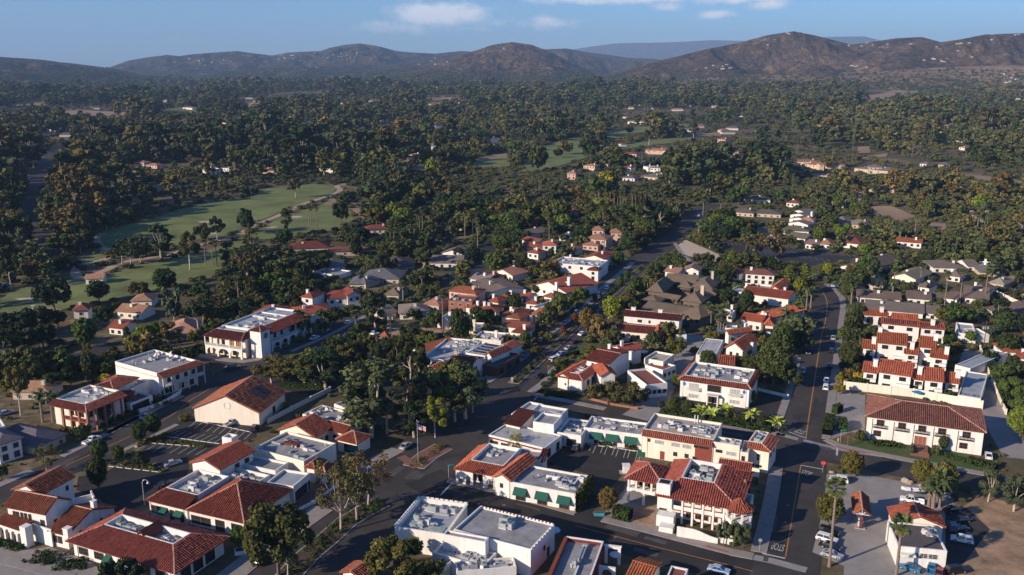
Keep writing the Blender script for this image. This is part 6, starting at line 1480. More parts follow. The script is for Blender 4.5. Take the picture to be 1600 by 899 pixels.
# flagpole with a flag
fp = post_thing('flagpole', 'tall pale flagpole on the brick median island', 'flagpole', k3(193,272), [('pole', MB().tube((0,0,0),(0,0,11.5),.09,.06,8), 'steel'),('finial', MB().tube((0,0,11.5),(0,0,11.75),.12,.04,8), 'steel')])
fl = empty('flag', fp.location + Vector((.1,0,9.2))); fl.scale = (.75,.75,.75); tag(fl, 'striped red and white flag with blue corner hanging from the flagpole', 'flag')
for i in range(7):
 mb = MB()
 for j in range(6):
  z = lambda x: -.30 * x + .06 * math.sin(x * 5); y = lambda x: .14 * math.sin(x * 4.2)
  x0, x1 = j * .45,(j + 1) * .45; a, c_ = 1.9 - i * .27,1.9 - (i + 1) * .27
  mb.add([(x0, y(x0), a + z(x0)),(x1, y(x1), a + z(x1)),(x1, y(x1), c_ + z(x1)),(x0, y(x0), c_ + z(x0))], [(0,1,2,3)])
 link('stripe', mb.mesh('stripe', 'flag_red' if i % 2 == 0 else 'flag_white'), fl)
link('canton', MB().add([(0,.03,1.92),(1.1,.08,1.6),(1.1,.08,.75),(0,.03,1.0),(0,-.03,1.92),(1.1,-.16,1.6),(1.1,-.16,.75),(0,-.03,1.0)], [(0,1,2,3),(4,5,6,7)]).mesh('canton', 'flag_blue'), fl)


def lamp(label, at, h=6.5, d=1):
 mb = MB(); P = [(0,0,0),(0,0, h * .8)] + [(d * .7 * (1 - math.cos(a)),0, h * .8 + .9 * math.sin(a)) for a in np.linspace(.4,2.6,6)]
 for i in range(len(P) - 1): mb.tube(P[i], P[i + 1], .08, n=6)
 e = P[-1]
 post_thing('street_lamp', label, 'street lamp', at, [('pole', mb, 'steel'),('base', MB().tube((0,0,0),(0,0,.7),.2,.15,8), 'steel'),('lamp_shade', MB().tube((e[0], 0, e[2] - .45),(e[0], 0, e[2] + .05),.34,.08,10), 'steel'),('bulb', MB().tube((e[0], 0, e[2] - .55),(e[0], 0, e[2] - .44),.2,.25,8), 'lamp_lens')])


lamp('curved gooseneck lamp beside the shadowed left car park', k1(815,500))


post_thing('road_sign', 'white and orange keep-right sign at the boulevard median tip', 'road sign', k8(722,580), [('post', MB().tube((0,.04,0),(0,.04,2.2),.05), 'steel'),('plate', MB().box(-.35,-.03,1.3,.35,.02,2.3), 'paint_white'),('lower_plate', MB().box(-.3,-.03,.7,.3,.02,1.2), 'hydrant_yellow')])
post_thing('road_sign', 'grey round-backed road sign on the pavement by the turret restaurant trees', 'road sign', k4(1035,765), [('post', MB().tube((0,.05,0),(0,.05,2.9),.05), 'steel'),('plate', MB().tube((0,-.03,2.5),(0,.02,2.5),.42, n=10), 'steel')])


def stop_sign(label, at, rz, h=2.6):
 r = .62; v = [(r * math.cos(math.pi / 8 + i * math.pi / 4),-.03, h + r * math.sin(math.pi / 8 + i * math.pi / 4)) for i in range(8)]; w = [(x, .02, z) for x, _, z in v]
 o = post_thing('stop_sign', label, 'stop sign', at, [('post', MB().tube((0,.05,0),(0,.05, h + .5),.05), 'steel'),('plate', MB().add(v + w, [tuple(range(8)), tuple(range(15,7,-1))] + [((i + 1) % 8, i, 8 + i, 8 + (i + 1) % 8) for i in range(8)]), 'sign_red')], rz=rz)
 cu = bpy.data.curves.new('lettering', 'FONT'); cu.body = 'STOP'; cu.align_x = 'CENTER'; cu.align_y = 'CENTER'; cu.size = .42
 t = bpy.data.objects.new('t', cu); COL.objects.link(t); me = bpy.data.meshes.new_from_object(t.evaluated_get(bpy.context.evaluated_depsgraph_get())); bpy.data.objects.remove(t)
 me.materials.clear(); me.materials.append(MATS['paint_white']); l = link('lettering', me, o, (0,-.04, h)); l.rotation_euler = (math.pi / 2,0,0)


stop_sign('red octagonal stop sign facing the camera beside the petrol station corner', k5(308,322),-.15)
for lab, at, h, rz in (('green street-name sign on the lawn corner of the wide hip-roof office', k5(408,148),3.2,.1),('green street-name sign at the orange-tiled corner shop', k3(365,350),3.2,.1)):
 post_thing('street_name_sign', lab, 'street sign', at, [('post', MB().tube((0,0,0),(0,0, h),.06), 'steel'),('plate', MB().box(-.2,-.03, h - .1,1.4,.03, h + .22), 'sign_green')], rz=rz)
post_thing('fire_hydrant', 'yellow fire hydrant on the lawn corner', 'hydrant', k5(396,142), [('body', MB().tube((0,0,0),(0,0,.75),.16,.14,8).tube((0,0,.75),(0,0,.95),.15,.04,8), 'hydrant_yellow'),('nozzle', MB().tube((-.28,0,.55),(.28,0,.55),.07), 'hydrant_yellow'),('flange', MB().tube((0,0,0),(0,0,.08),.26, n=8), 'hydrant_yellow')])
post_thing('marker_post', 'yellow-brown marker post on the lawn verge', 'post', k5(448,172), [('post', MB().box(-.08,-.08,0,.08,.08,2.4), 'wood_red'),('cap', MB().box(-.11,-.11,2.4,.11,.11,2.5), 'wood_red')])
for lab, at, h, arm in (('wooden utility pole with transformers beside the dirt lot', k8(40,350),12,2.),('utility pole beside the concrete alley', k6(1216,375),10,1.6),('tall utility pole left of the unfinished brick block', k8(525,140),11,1.8),('utility pole in the right-hand woods', k15(1138,385),13,1.8),('second utility pole in the right-hand woods', k15(1226,375),12,1.8)):
 post_thing('utility_pole', lab, 'utility pole', at, [('pole', MB().tube((0,0,0),(0,0, h),.17,.11,8), 'wood'),('crossarm', MB().box(-arm, -.07, h - .9, arm, .07, h - .7), 'wood'),('lower_crossarm', MB().box(-arm * .8,-.07, h - 2., arm * .8,.07, h - 1.85), 'wood')] + [('transformer', MB().tube((x, .3, h - 3.2),(x, .3, h - 2.1),.32, n=8), 'steel') for x in (-.7,.1,.8)])
# radio mast far behind
mp = PT(*k19(520,720)); mo = empty('radio_mast', mp); tag(mo, 'very tall thin lattice radio mast rising over the right-hand woods', 'mast'); mb = MB()
for sx, sy in ((-.5,-.3),(.5,-.3),(0,.55)): mb.tube((sx, sy, 0),(sx * .5, sy * .5,62),.09,.07,4)
link('leg', mb.mesh('leg', 'steel_dark'), mo)
mb = MB()
for i in range(31):
 f = 1 - .5 * i / 31; g = 1 - .5 * (i + 1) / 31
 for (a, c_) in (((-.5,-.3),(.5,-.3)),((.5,-.3),(0,.55)),((0,.55),(-.5,-.3))): mb.tube((a[0] * f, a[1] * f, i * 2),(c_[0] * g, c_[1] * g, i * 2 + 2),.035, n=3)
link('lattice', mb.mesh('lattice', 'steel_dark'), mo)
# umbrellas and tables, planters, bins, rocks
def umbrella(label, at, m, r=1.6, h=2.5):
 n = 8; v = [(r * math.cos(i * math.pi / 4), r * math.sin(i * math.pi / 4), h - .55) for i in range(n)] + [(0,0, h)] + [(r * math.cos(i * math.pi / 4), r * math.sin(i * math.pi / 4), h - .72) for i in range(n)]
 post_thing('parasol', label, 'parasol', at, [('pole', MB().tube((0,0,0),(0,0, h),.05), 'wood'),('canopy', MB().add(v, [(i, (i + 1) % n, n) for i in range(n)] + [((i + 1) % n, i, 9 + i, 9 + (i + 1) % n) for i in range(n)]), m),('base', MB().tube((0,0,0),(0,0,.12),.4, n=8), 'steel_dark')])


umbrella('pale blue-white parasol beside the crenellated corner building', k3(955,690), 'cloth_pale_blue', 1.5); umbrella('yellow parasol at the bottom edge beside the round olive tree', k3(315,915), 'cloth_yellow', 1.8); umbrella('red parasol at the bottom edge', k3(255,905), 'cloth_red', 1.5); umbrella('blue parasol on the townhouse terrace', k6(845,655), 'awning_blue', 2.0); umbrella('blue parasol beside the small red-roofed pool house', k7(815,305), 'awning_blue', 1.6)
umbrella('pink-white parasol in the corner gable complex court', k7(378,425), 'cloth_white', 1.6); umbrella('white parasol behind the corner gable complex', k7(382,325), 'cloth_white', 1.9); umbrella('white parasol before the long cream building', kC(310,470), 'cloth_white', 1.5,2.3); umbrella('purple-white parasol on the pointed cream house terrace', k13(320,625), 'cloth_white', 1.4)
umbrella('pale parasol in the maroon-sided building yard', k4(220,830), 'cloth_pale_blue', 1.2)
post_thing('planter', 'turquoise planter box beside the brown street tree', 'planter', k4(130,562), [('box', MB().box(-1.1,-.4,0,1.1,.4,.7), 'planter_blue'),('rim', MB().box(-1.16,-.46,.7,1.16,.46,.78), 'planter_blue'),('soil', MB().box(-1., -.3,.78,1., .3,.8), 'mulch')])
post_thing('planter', 'white planter box beside the round green tree outside the shops', 'planter', k2(285,772), [('box', MB().box(-1.5,-.9,0,1.5,.9,.8), 'white'),('soil', MB().box(-1.3,-.7,.8,1.3,.7,.84), 'mulch')], rz=.3)
post_thing('portal', 'small white arched gateway right of the maroon-sided building', 'gateway', k4(205,835), [('arch', MB().box(-1.6,-.2,0,-1., .2,3.4).box(1., -.2,0,1.6,.2,3.4).box(-1.6,-.2,3.4,1.6,.2,3.9), 'white'),('coping', MB().box(-1.75,-.3,3.9,1.75,.3,4.05), 'white')], rz=-.25)
post_thing('pay_booth', 'small white booth at the turret restaurant car park', 'booth', k4(282,320), [('body', MB().box(-.8,-.7,0,.8,.7,2.), 'white'),('cap', MB().box(-.95,-.85,2., .95,.85,2.15), 'white'),('kerb_plinth', MB().box(-1.6,-1., 0,1.6,1., .15), 'kerb')])
post_thing('skip_bin', 'dark green skip bin by the long cream building', 'bin', k4(368,225), [('body', MB().box(-.9,-.7,0,.9,.7,1.2), 'bin_green'),('lid', MB().box(-.95,-.75,1.2,.95,.75,1.28), 'bin_green')], rz=-.2)
for i, (x, y) in enumerate(((490,235),(507,232),(520,238),(537,233),(551,240))):
 post_thing('plant_pot', ('leftmost', 'second', 'middle', 'fourth', 'rightmost')[i] + ' terracotta plant pot along the long cream building wall', 'plant pot', k4(x, y), [('pot', MB().tube((0,0,0),(0,0,.55),.22,.33,8), 'terracotta'),('plant', MB().tube((0,0,.55),(0,0,1.1),.3,.45,7).tube((0,0,1.1),(0,0,1.45),.45,.1,7), 'lawn')], group='plant pots along the cream building')
_rr = random.Random(9)


def rocks(label, group, pts, s):
 for k_, (x, y) in enumerate(sorted(pts)):
  p = PT(x, y); mb = MB(); n = 7; rings = []
  for (f, z) in ((1., 0.),(1.05,.4),(.6,.75)): rings.append([(math.cos(i * 2 * math.pi / n) * f * _rr.uniform(.8,1.2), math.sin(i * 2 * math.pi / n) * f * _rr.uniform(.6,.9), z * _rr.uniform(.85,1.1)) for i in range(n)])
  v = rings[0] + rings[1] + rings[2] + [(0,0,.85)]
  mb.add(v, [(r * n + i, r * n + (i + 1) % n, (r + 1) * n + (i + 1) % n, (r + 1) * n + i) for r in (0,1) for i in range(n)] + [(2 * n + i, 2 * n + (i + 1) % n, 3 * n) for i in range(n)])
  o = link('boulder', mb.mesh('boulder', 'rock'), None, p, _rr.uniform(0,3)); q = s * _rr.uniform(.7,1.3); o.scale = (q, q, q); tag(o, ('leftmost', 'second', 'third', 'fourth', 'fifth', 'sixth', 'seventh')[k_] + ' ' + label, 'boulder', group)


rocks('pale boulder in the petrol station corner bed', 'boulders at the petrol station', [k5(360,322),k5(800,382),k5(858,398),k5(775,372)], .9)
rocks('small boulder edging the left car park bed', 'boulders edging the car park', [k1(500,300),k1(530,290),k1(600,270),k1(640,262),k1(770,175),k1(800,160),k1(480,305)], .6)
rocks('small boulder in the flagpole island', 'boulders round the flagpole', [k2(1262,268),k2(1290,275),k2(1310,262),k2(1300,280)], .5)


# ---- vehicles
def loft(profile, half, z_taper=1.):
 """side profile (x, z) closed polygon -> solid with inset along y"""
 mb = MB(); n = len(profile)
 L = [(x, half * (1 - z_taper * max(0, z - .55)), z) for x, z in profile]; R = [(x, -y, z) for x, y, z in L]
 mb.add(L + R, [tuple(range(n)), tuple(range(2 * n - 1, n - 1,-1))] + [((i + 1) % n, i, n + i, n + (i + 1) % n) for i in range(n)])
 return mb


def make_car(kind):
 if kind == 'sedan': L, hb = 4.6,.78; body = [(-2.3,.3),(2.25,.3),(2.32,.55),(2.2,.72),(1.1,.84),(-1.45,.88),(-2.25,.84),(-2.34,.55)]; cab = [(1.15,.80),(.35,1.38),(-.85,1.40),(-1.65,.86)]; roof = [(.42,1.36),(.3,1.43),(-.82,1.45),(-.92,1.37)]
 elif kind == 'suv': L, hb = 4.7,.9; body = [(-2.3,.35),(2.25,.35),(2.33,.7),(2.2,.92),(1.05,1.02),(-2.2,1.05),(-2.36,.8)]; cab = [(1.15,.98),(.55,1.64),(-1.9,1.66),(-2.25,1.02)]; roof = [(.62,1.62),(.5,1.71),(-1.85,1.73),(-1.98,1.63)]
 else: L, hb = 5.4,.9; body = [(-2.75,.42),(2.6,.42),(2.68,.75),(2.55,1.0),(1.35,1.06),(-.62,1.06),(-.64,.72),(-2.62,.72),(-2.64,1.04),(-2.78,1.04)]; cab = [(1.4,1.02),(.75,1.7),(-.35,1.72),(-.62,1.02)]; roof = [(.8,1.68),(.7,1.77),(-.32,1.79),(-.42,1.69)]
 root = empty('car', (0,0,-50)); me = loft(body, .9,.12).mesh('body', 'car_paint'); bo = link('body', me, root)
 if kind == 'pickup': link('bed_side', MB().box(-2.62,.68,.7,-.64,.86,1.04).box(-2.62,-.86,.7,-.64,-.68,1.04).mesh('bed_side', 'car_paint'), bo)
 n = len(cab); w0, w1 = .80,.62
 P = lambda i, s: (cab[i][0], s * (w0 if i in (0, n - 1) else w1), cab[i][1])
 link('windscreen', MB().add([P(0,1), P(0,-1), P(1,-1), P(1,1)], [(0,1,2,3)]).mesh('windscreen', 'car_glass'), root)
 link('rear_window', MB().add([P(2,1), P(2,-1), P(3,-1), P(3,1)], [(0,1,2,3)]).mesh('rear_window', 'car_glass'), root)
 for s in (1,-1): link('side_window', MB().add([P(0, s), P(1, s), P(2, s), P(3, s)], [(0,1,2,3)]).mesh('side_window', 'car_glass'), root)
 link('roof', loft(roof, .66,0.).mesh('roof', 'car_paint'), root)
 pm = MB()
 for s in (1,-1):
  for i, j in ((0,1),(2,3)): pm.tube((P(i, s)[0], P(i, s)[1], P(i, s)[2]),(P(j, s)[0], P(j, s)[1], P(j, s)[2]),.05, n=4)
  mx = (cab[1][0] + cab[2][0]) / 2; pm.tube((mx, s * .81,(cab[0][1] + cab[3][1]) / 2),(mx, s * .63, cab[1][1]),.045, n=4)
 link('pillar', pm.mesh('pillar', 'car_paint'), root)
 r = .33 if kind == 'sedan' else .38; wm = MB().tube((0,-.11,0),(0,.11,0), r, n=12).mesh('wheel', 'tyre'); rm = MB().tube((0,-.12,0),(0,.12,0), r * .55, n=8).mesh('rim', 'steel')
 for x in (L * .3,-L * .3):
  for s in (1,-1): wo = link('wheel', wm, root, (x, s * .82, r)); link('rim', rm, wo)
 fz = body[2][1]
 for s in (1,-1):
  link('headlight', MB().box(body[2][0] - .16, s * .62 - .17, fz - .02, body[2][0] + .0, s * .62 + .17, fz + .16).mesh('headlight', 'lamp_lens'), root); link('tail_light', MB().box(body[-1][0] - .0, s * .66 - .15, fz, body[-1][0] + .1, s * .66 + .15, fz + .22).mesh('tail_light', 'tail_lens'), root)
 link('bumper', MB().box(L / 2 - .08,-.8,.34, L / 2 + .06,.8,.52).mesh('bumper', 'steel_dark'), root)
 return root


CARP = {k: make_car(k) for k in ('sedan', 'suv', 'pickup')}; USED = set()
PAINT = {'white': (.78,.77,.75), 'silver': (.38,.39,.41), 'grey': (.13,.135,.14), 'black': (.012,.012,.014), 'red': (.25,.02,.02), 'maroon': (.09,.012,.015), 'blue': (.02,.16,.30), 'navy': (.02,.03,.08), 'pale blue': (.35,.45,.58), 'bright blue': (.03,.22,.55), 'teal': (.05,.2,.2), 'orange': (.5,.13,.03)}


def car(kind, paint, at, to, label=None):
 p = PT(*at); q = PT(*to); d = q - p; src = CARP[kind]
 o = src if kind not in USED else copy_tree(src); USED.add(kind); o.name = {'sedan': 'parked_car', 'suv': 'parked_suv', 'pickup': 'pickup_truck'}[kind]
 o.location = (p.x, p.y, Z0 + .05); o.rotation_euler = (0,0, math.atan2(d.y, d.x)); c = PAINT[paint] + (1,)
 for ch in o.children_recursive: ch.color = c
 noun = {'sedan': 'car', 'suv': 'SUV', 'pickup': 'pickup truck'}[kind]; o.scale = (.93,.93,.93); tag(o, label, {'sedan': 'car', 'suv': 'suv', 'pickup': 'pickup truck'}[kind], 'vehicles parked and driving in the village')
 if not label: AUTO.append((o, paint + ' ' + noun, noun + 's', at[0], at[1]))
 return o


for kind, paint, at, to, lab in (
 ('suv', 'white', k5(400,372),k5(340,360), 'white SUV parked under the round tree by the petrol station corner'),('suv', 'black', k5(342,668),k5(420,690), None),('suv', 'white', k5(332,708),k5(410,730), 'white SUV parked behind the tall palm trunk at the petrol station'),('sedan', 'black', k5(350,748),k5(420,770), None),('sedan', 'silver', k5(360,796),k5(430,815), 'silver-white sedan beside the base of the tall palm'),
 ('pickup', 'white', k5(810,490),k5(740,478), 'white pickup carrying a covered boat beside the petrol station gable'),('suv', 'white', k5(1092,712),k5(1030,700), 'white SUV half in shadow on the dirt lot'),('sedan', 'black', k5(1040,540),k5(1100,530), None),('sedan', 'black', k5(1090,600),k5(1150,590), None),('sedan', 'navy', k5(1075,650),k5(1140,640), None),('suv', 'grey', k5(1040,640),k5(1030,600), None),
 ('sedan', 'blue', k5(795,868),k5(735,848), 'bright blue car parked before the petrol station workshop'),('pickup', 'blue', k5(920,880),k5(925,850), 'blue pickup before the petrol station workshop'),('sedan', 'red', k5(968,895),k5(990,860), None),('sedan', 'white', k5(1243,235),k5(1240,205), 'white car tucked beside the wide hip-roof office'),
 ('suv', 'black', k5(1060,885),k5(1100,880), None),
 ('sedan', 'silver', k6(367,325),k6(372,290), None),('suv', 'black', k6(357,400),k6(362,370), None),('suv', 'black', k6(347,485),k6(352,455), None),('sedan', 'white', k6(329,565),k6(336,530), None),('suv', 'white', k6(325,606),k6(331,570), None),('sedan', 'silver', k6(197,512),k6(190,545), None),('sedan', 'navy', k6(186,562),k6(180,595), None),('suv', 'grey', k6(248,296),k6(243,325), None),('sedan', 'black', k6(258,236),k6(254,260), None),('sedan', 'navy', k6(228,405),k6(222,435), None),
 ('suv', 'white', k8(963,448),k8(1000,436), None),('sedan', 'pale blue', k8(1003,416),k8(1040,404), None),('sedan', 'silver', k8(1046,382),k8(1085,368), None),('sedan', 'maroon', k8(1076,347),k8(1110,335), None),('suv', 'black', k8(880,540),k8(920,525), 'black SUV waiting at the boulevard junction'),('pickup', 'grey', k8(790,420),k8(775,460), None),('sedan', 'teal', k8(532,560),k8(570,548), None),('suv', 'black', k8(335,540),k8(370,545), None),('sedan', 'white', k8(1120,302),k8(1150,290), None),
 ('sedan', 'white', k8(1255,44),k8(1240,58), None),('suv', 'navy', k8(1207,82),k8(1190,98), None),('sedan', 'white', k8(1178,104),k8(1160,120), None),('sedan', 'silver', k8(1133,152),k8(1115,170), None),('suv', 'white', k8(1083,188),k8(1065,204), None),('sedan', 'white', k8(1020,242),k8(1000,258), None),('sedan', 'grey', k8(885,338),k8(865,355), None),
 ('sedan', 'white', k13(895,726),k13(885,745), None),('suv', 'navy', k13(848,770),k13(835,785), None),('sedan', 'white', k13(822,790),k13(808,803), None),('suv', 'silver', k13(775,835),k13(760,850), None),('sedan', 'white', k13(722,875),k13(708,888), None),('sedan', 'pale blue', k13(1415,318),k13(1425,300), None),('sedan', 'black', k13(1352,405),k13(1365,388), None),('sedan', 'bright blue', k14(515,112),k14(540,105), None),
 ('sedan', 'white', k10(692,325),k10(730,308), None),('sedan', 'white', k10(885,238),k10(920,222), None),('sedan', 'bright blue', k10(866,318),k10(870,300), None),('sedan', 'maroon', k10(702,392),k10(745,378), None),('pickup', 'white', k10(1020,303),k10(1070,308), None),('sedan', 'silver', k10(1052,325),k10(1090,330), None),('suv', 'white', k10(1090,328),k10(1130,333), None),('pickup', 'white', k10(1230,325),k10(1180,318), 'white pickup beside the orange-gabled hall'),('sedan', 'navy', k10(1228,345),k10(1190,340), None),('sedan', 'white', k10(950,500),k10(1000,505), None),('suv', 'white', k10(1028,435),k10(1070,440), None),('sedan', 'white', k10(850,516),k10(890,520), None),('suv', 'black', k10(235,492),k10(300,488), 'black SUV crossing the shadowed plaza'),
 ('sedan', 'grey', k10(762,285),k10(800,270), None),
 ('suv', 'white', k9(160,480),k9(205,476), 'white SUV parked among trees left of the dish building'),('suv', 'black', k9(150,452),k9(195,448), None),('sedan', 'white', k9(8,468),k9(40,466), None),('sedan', 'silver', k9(830,770),k9(880,748), 'silver sedan parked at the kerb below the brick veranda building'),('pickup', 'white', k1(520,150),k1(570,128), 'white pickup on the left street kerb'),('pickup', 'silver', k1(1308,52),k1(1350,32), 'pale pickup parked below the cream gable wall'),('suv', 'black', k1(1438,82),k1(1460,55), None),('sedan', 'silver', k1(975,278),k1(1030,262), 'silver sedan parked alone in the left car park'),('sedan', 'silver', k9(32,752),k9(60,745), None),('sedan', 'black', k1(925,400),k1(960,385), None),
 ('sedan', 'silver', k2(1205,180),k2(1245,150), 'silver sedan at the kerb left of the flagpole island'),('suv', 'black', k2(402,822),k2(440,790), 'black SUV at the kerb behind the big leafy street tree'),('suv', 'black', k3(1085,190),k3(1105,160), 'dark van in the courtyard below the white courtyard block'),('sedan', 'pale blue', k4(805,882),k4(860,895), 'pale blue car driving on the lower street'),
 ('sedan', 'navy', k9(1300,495),k9(1350,490), None),('sedan', 'bright blue', k11(30,712),k11(60,706), 'bright blue car at the left edge beyond the fairway'),('sedan', 'white', k13(385,712),k13(400,700), None),('sedan', 'black', k13(260,780),k13(275,770), None),('sedan', 'black', k6(1150,382),k6(1160,360), None),('sedan', 'grey', k6(560,240),k6(565,225), None)):
 car(kind, paint, at, to, lab)
# covered boat on the pickup
bp = PT(*k5(820,462),0.); bo = empty('boat', (bp.x, bp.y, 1.75), math.radians(-12)); tag(bo, 'pale covered boat carried above the white pickup', 'boat'); pts = []
for x, w, z in ((-2.8,.3,.15),(-1.6,.9,.0),(.2,1.0,0),(1.8,.75,.05),(2.9,.05,.25)): pts.append([(x, -w, z + .35),(x, -w * .6, z),(x, w * .6, z),(x, w, z + .35),(x, 0, z + .75)])
mb = MB(); v = [q for r in pts for q in r]; mb.add(v, [(r * 5 + i, r * 5 + (i + 1) % 5,(r + 1) * 5 + (i + 1) % 5,(r + 1) * 5 + i) for r in range(4) for i in range(5)] + [(0,1,2,3,4),(24,23,22,21,20)]); link('hull_cover', mb.mesh('hull_cover', 'cloth_white'), bo); link('tie_strap', MB().box(-.9,-1.02,.02,-.8,1.02,.8).box(.9,-.95,.02,1., .95,.8).mesh('tie_strap', 'steel_dark'), bo)
# golf cart on the fairway path
gp = PT(*k9(190,160)); go = empty('golf_cart', gp, .4); tag(go, 'small golf cart on the path below the big fairway tree', 'golf cart')
link('body', MB().box(-1.1,-.55,.25,1.1,.55,.6).box(-.6,-.5,.6,-.1,.5,1.1).mesh('body', 'trim'), go); link('canopy', MB().box(-.9,-.6,1.75,.7,.6,1.83).mesh('canopy', 'trim'), go)
for x, y in ((-.85,-.5),(-.85,.5),(.65,-.5),(.65,.5)): link('post', MB().box(x - .03, y - .03,.6, x + .03, y + .03,1.75).mesh('post', 'steel_dark'), go); link('wheel', MB().tube((x, y - .08,.22),(x, y + .08,.22),.22, n=8).mesh('wheel', 'tyre'), go)
# ------------------------------------------------------------------ vegetation
def leaf_material():
 m = MATS['leaf']; t = m.node_tree; L = t.links.new; b = t.nodes['Principled BSDF']; src = b.inputs['Base Color'].links[0].from_socket
 oi = NT(t, 'ShaderNodeObjectInfo'); wn = NT(t, 'ShaderNodeTexWhiteNoise', noise_dimensions='1D'); L(oi.outputs['Random'], wn.inputs['W'])
 cr = NT(t, 'ShaderNodeValToRGB'); e = cr.color_ramp.elements; e[0].position = 0; e[0].color = (.62,.78,.80,1); e[1].position = 1; e[1].color = (1.2,1.0,.85,1)
 for p, c in ((.3,(.85,.95,.9,1)),(.6,(.95,1.08,.8,1)),(.85,(1.15,1.12,.85,1))): e.new(p).color = c
 L(wn.outputs['Value'], cr.inputs[0]); mm = NT(t, 'ShaderNodeVectorMath', operation='MULTIPLY'); g = NT(t, 'ShaderNodeNewGeometry'); ns = NT(t, 'ShaderNodeTexNoise', i_Scale=.0045, i_Detail=4.); L(g.outputs['Position'], ns.inputs['Vector']); c2 = NT(t, 'ShaderNodeValToRGB'); e2 = c2.color_ramp.elements; e2[0].position = .36; e2[0].color = (.66,.76,.72,1); e2[1].position = .64; e2[1].color = (1.5,1.22,1.05,1); e2.new(.5).color = (1,1,.92,1); L(ns.outputs[0], c2.inputs[0]); m2 = NT(t, 'ShaderNodeVectorMath', operation='MULTIPLY'); L(cr.outputs[0], m2.inputs[0]); L(c2.outputs[0], m2.inputs[1])
 L(src, mm.inputs[0]); L(m2.outputs[0], mm.inputs[1]); L(mm.outputs[0], b.inputs['Base Color'])


leaf_material()


def leaf_cloud(centres, radii, per, size, seed, flat=1., jit=.55):
 """leaf-clump faces over the surfaces of many small lumps"""
 r = np.random.default_rng(seed); n = len(centres); V = []; T = []
 C = np.repeat(np.asarray(centres, float), per, 0); R = np.repeat(np.asarray(radii, float), per)[:, None]
 d = r.normal(size=(n * per, 3)); d[:, 2] += .25; d /= np.linalg.norm(d, axis=1,keepdims=True)
 p = C + d * R * r.uniform(.72,1.12,(n * per, 1)) * np.array([1,1, flat])
 nn = d + r.normal(size=d.shape) * jit; nn /= np.linalg.norm(nn, axis=1,keepdims=True)
 a = np.cross(nn, r.normal(size=d.shape)); a /= np.linalg.norm(a, axis=1,keepdims=True); b = np.cross(nn, a)
 s = size * r.uniform(.55,1.25,(n * per, 1)); e = r.uniform(.55,1., (n * per, 1)); k = nn * s * .18
 vs = np.stack([p - a * s, p - b * s * e + k, p + a * s, p + b * s * e + k], 1).reshape(-1,3)
 lt = np.repeat(r.uniform(.78,1.22, n), per) * r.uniform(.7,1.3, n * per)
 # an inner shell of leaf colour, shade put in by a darker tint, keeps lumps opaque
 o = np.array([[1,0,0], [-1,0,0], [0,1,0], [0,-1,0], [0,0,1], [0,0,-1]], float) * .74; of = [(0,2,4,4),(2,1,4,4),(1,3,4,4),(3,0,4,4),(2,0,5,5),(1,2,5,5),(3,1,5,5),(0,3,5,5)]
 return vs, np.arange(len(vs)).reshape(-1,4), lt


def core(centres, radii):
 o = np.array([[1,0,0], [-1,0,0], [0,1,0], [0,-1,0], [0,0,1], [0,0,-1]], float)
 v = (np.asarray(centres)[:, None, :] + o[None] * np.asarray(radii)[:, None, None] * .78).reshape(-1,3)
 f = np.array([(0,2,4),(2,1,4),(1,3,4),(3,0,4),(2,0,5),(1,2,5),(3,1,5),(0,3,5)])
 return v, (np.arange(len(centres))[:, None, None] * 6 + f[None]).reshape(-1,3)


def crown_obj(name, centres, radii, per, size, seed, m='leaf', flat=1., jit=.55, with_core=True):
 v, q, t = leaf_cloud(centres, radii, per, size, seed, flat, jit)
 if not with_core: return np_mesh(name, v, q, m, t)
 cv, cf = core(centres, radii); me = bpy.data.meshes.new(name); V = np.concatenate([v, cv]); nq, nt = len(q), len(cf)
 me.vertices.add(len(V)); me.vertices.foreach_set('co', V.astype(np.float32).ravel())
 me.loops.add(nq * 4 + nt * 3); me.loops.foreach_set('vertex_index', np.concatenate([q.ravel(),(cf + len(v)).ravel()]).astype(np.int32))
 me.polygons.add(nq + nt); me.polygons.foreach_set('loop_start', np.concatenate([np.arange(nq) * 4, nq * 4 + np.arange(nt) * 3]).astype(np.int32))
 me.materials.append(MATS[m]); a = me.attributes.new('tint', 'FLOAT', 'FACE'); a.data.foreach_set('value', np.concatenate([t, np.full(nt, .8)]).astype(np.float32)); me.update(calc_edges=True)  # core faces tinted darker: crown interior shade put into the colour
 return me


def branches(seed, forks, trunk_r, lean=.3, n=6, mat_='bark', name='trunk'):
 """trunk to a fork, then a bent limb to each lump centre"""
 r = random.Random(seed); mb = MB(); base, fork = Vector((0,0,-.2)), Vector((r.uniform(-lean, lean), r.uniform(-lean, lean), forks[0]))
 mid = base.lerp(fork, .5) + Vector((r.uniform(-.1,.1), r.uniform(-.1,.1),0)); mb.tube(base, mid, trunk_r, trunk_r * .82, n, False); mb.tube(mid, fork, trunk_r * .82, trunk_r * .7, n, False)
 for c in forks[1]:
  c = Vector(c); k = fork.lerp(c, .45) + Vector((0,0,-.08 * (c - fork).length)) + Vector((r.uniform(-.3,.3), r.uniform(-.3,.3),0)); q = trunk_r * r.uniform(.35,.55)
  mb.tube(fork, k, q, q * .7,5, False); mb.tube(k, c, q * .7, q * .25,5, False)
 return mb.mesh(name, mat_)


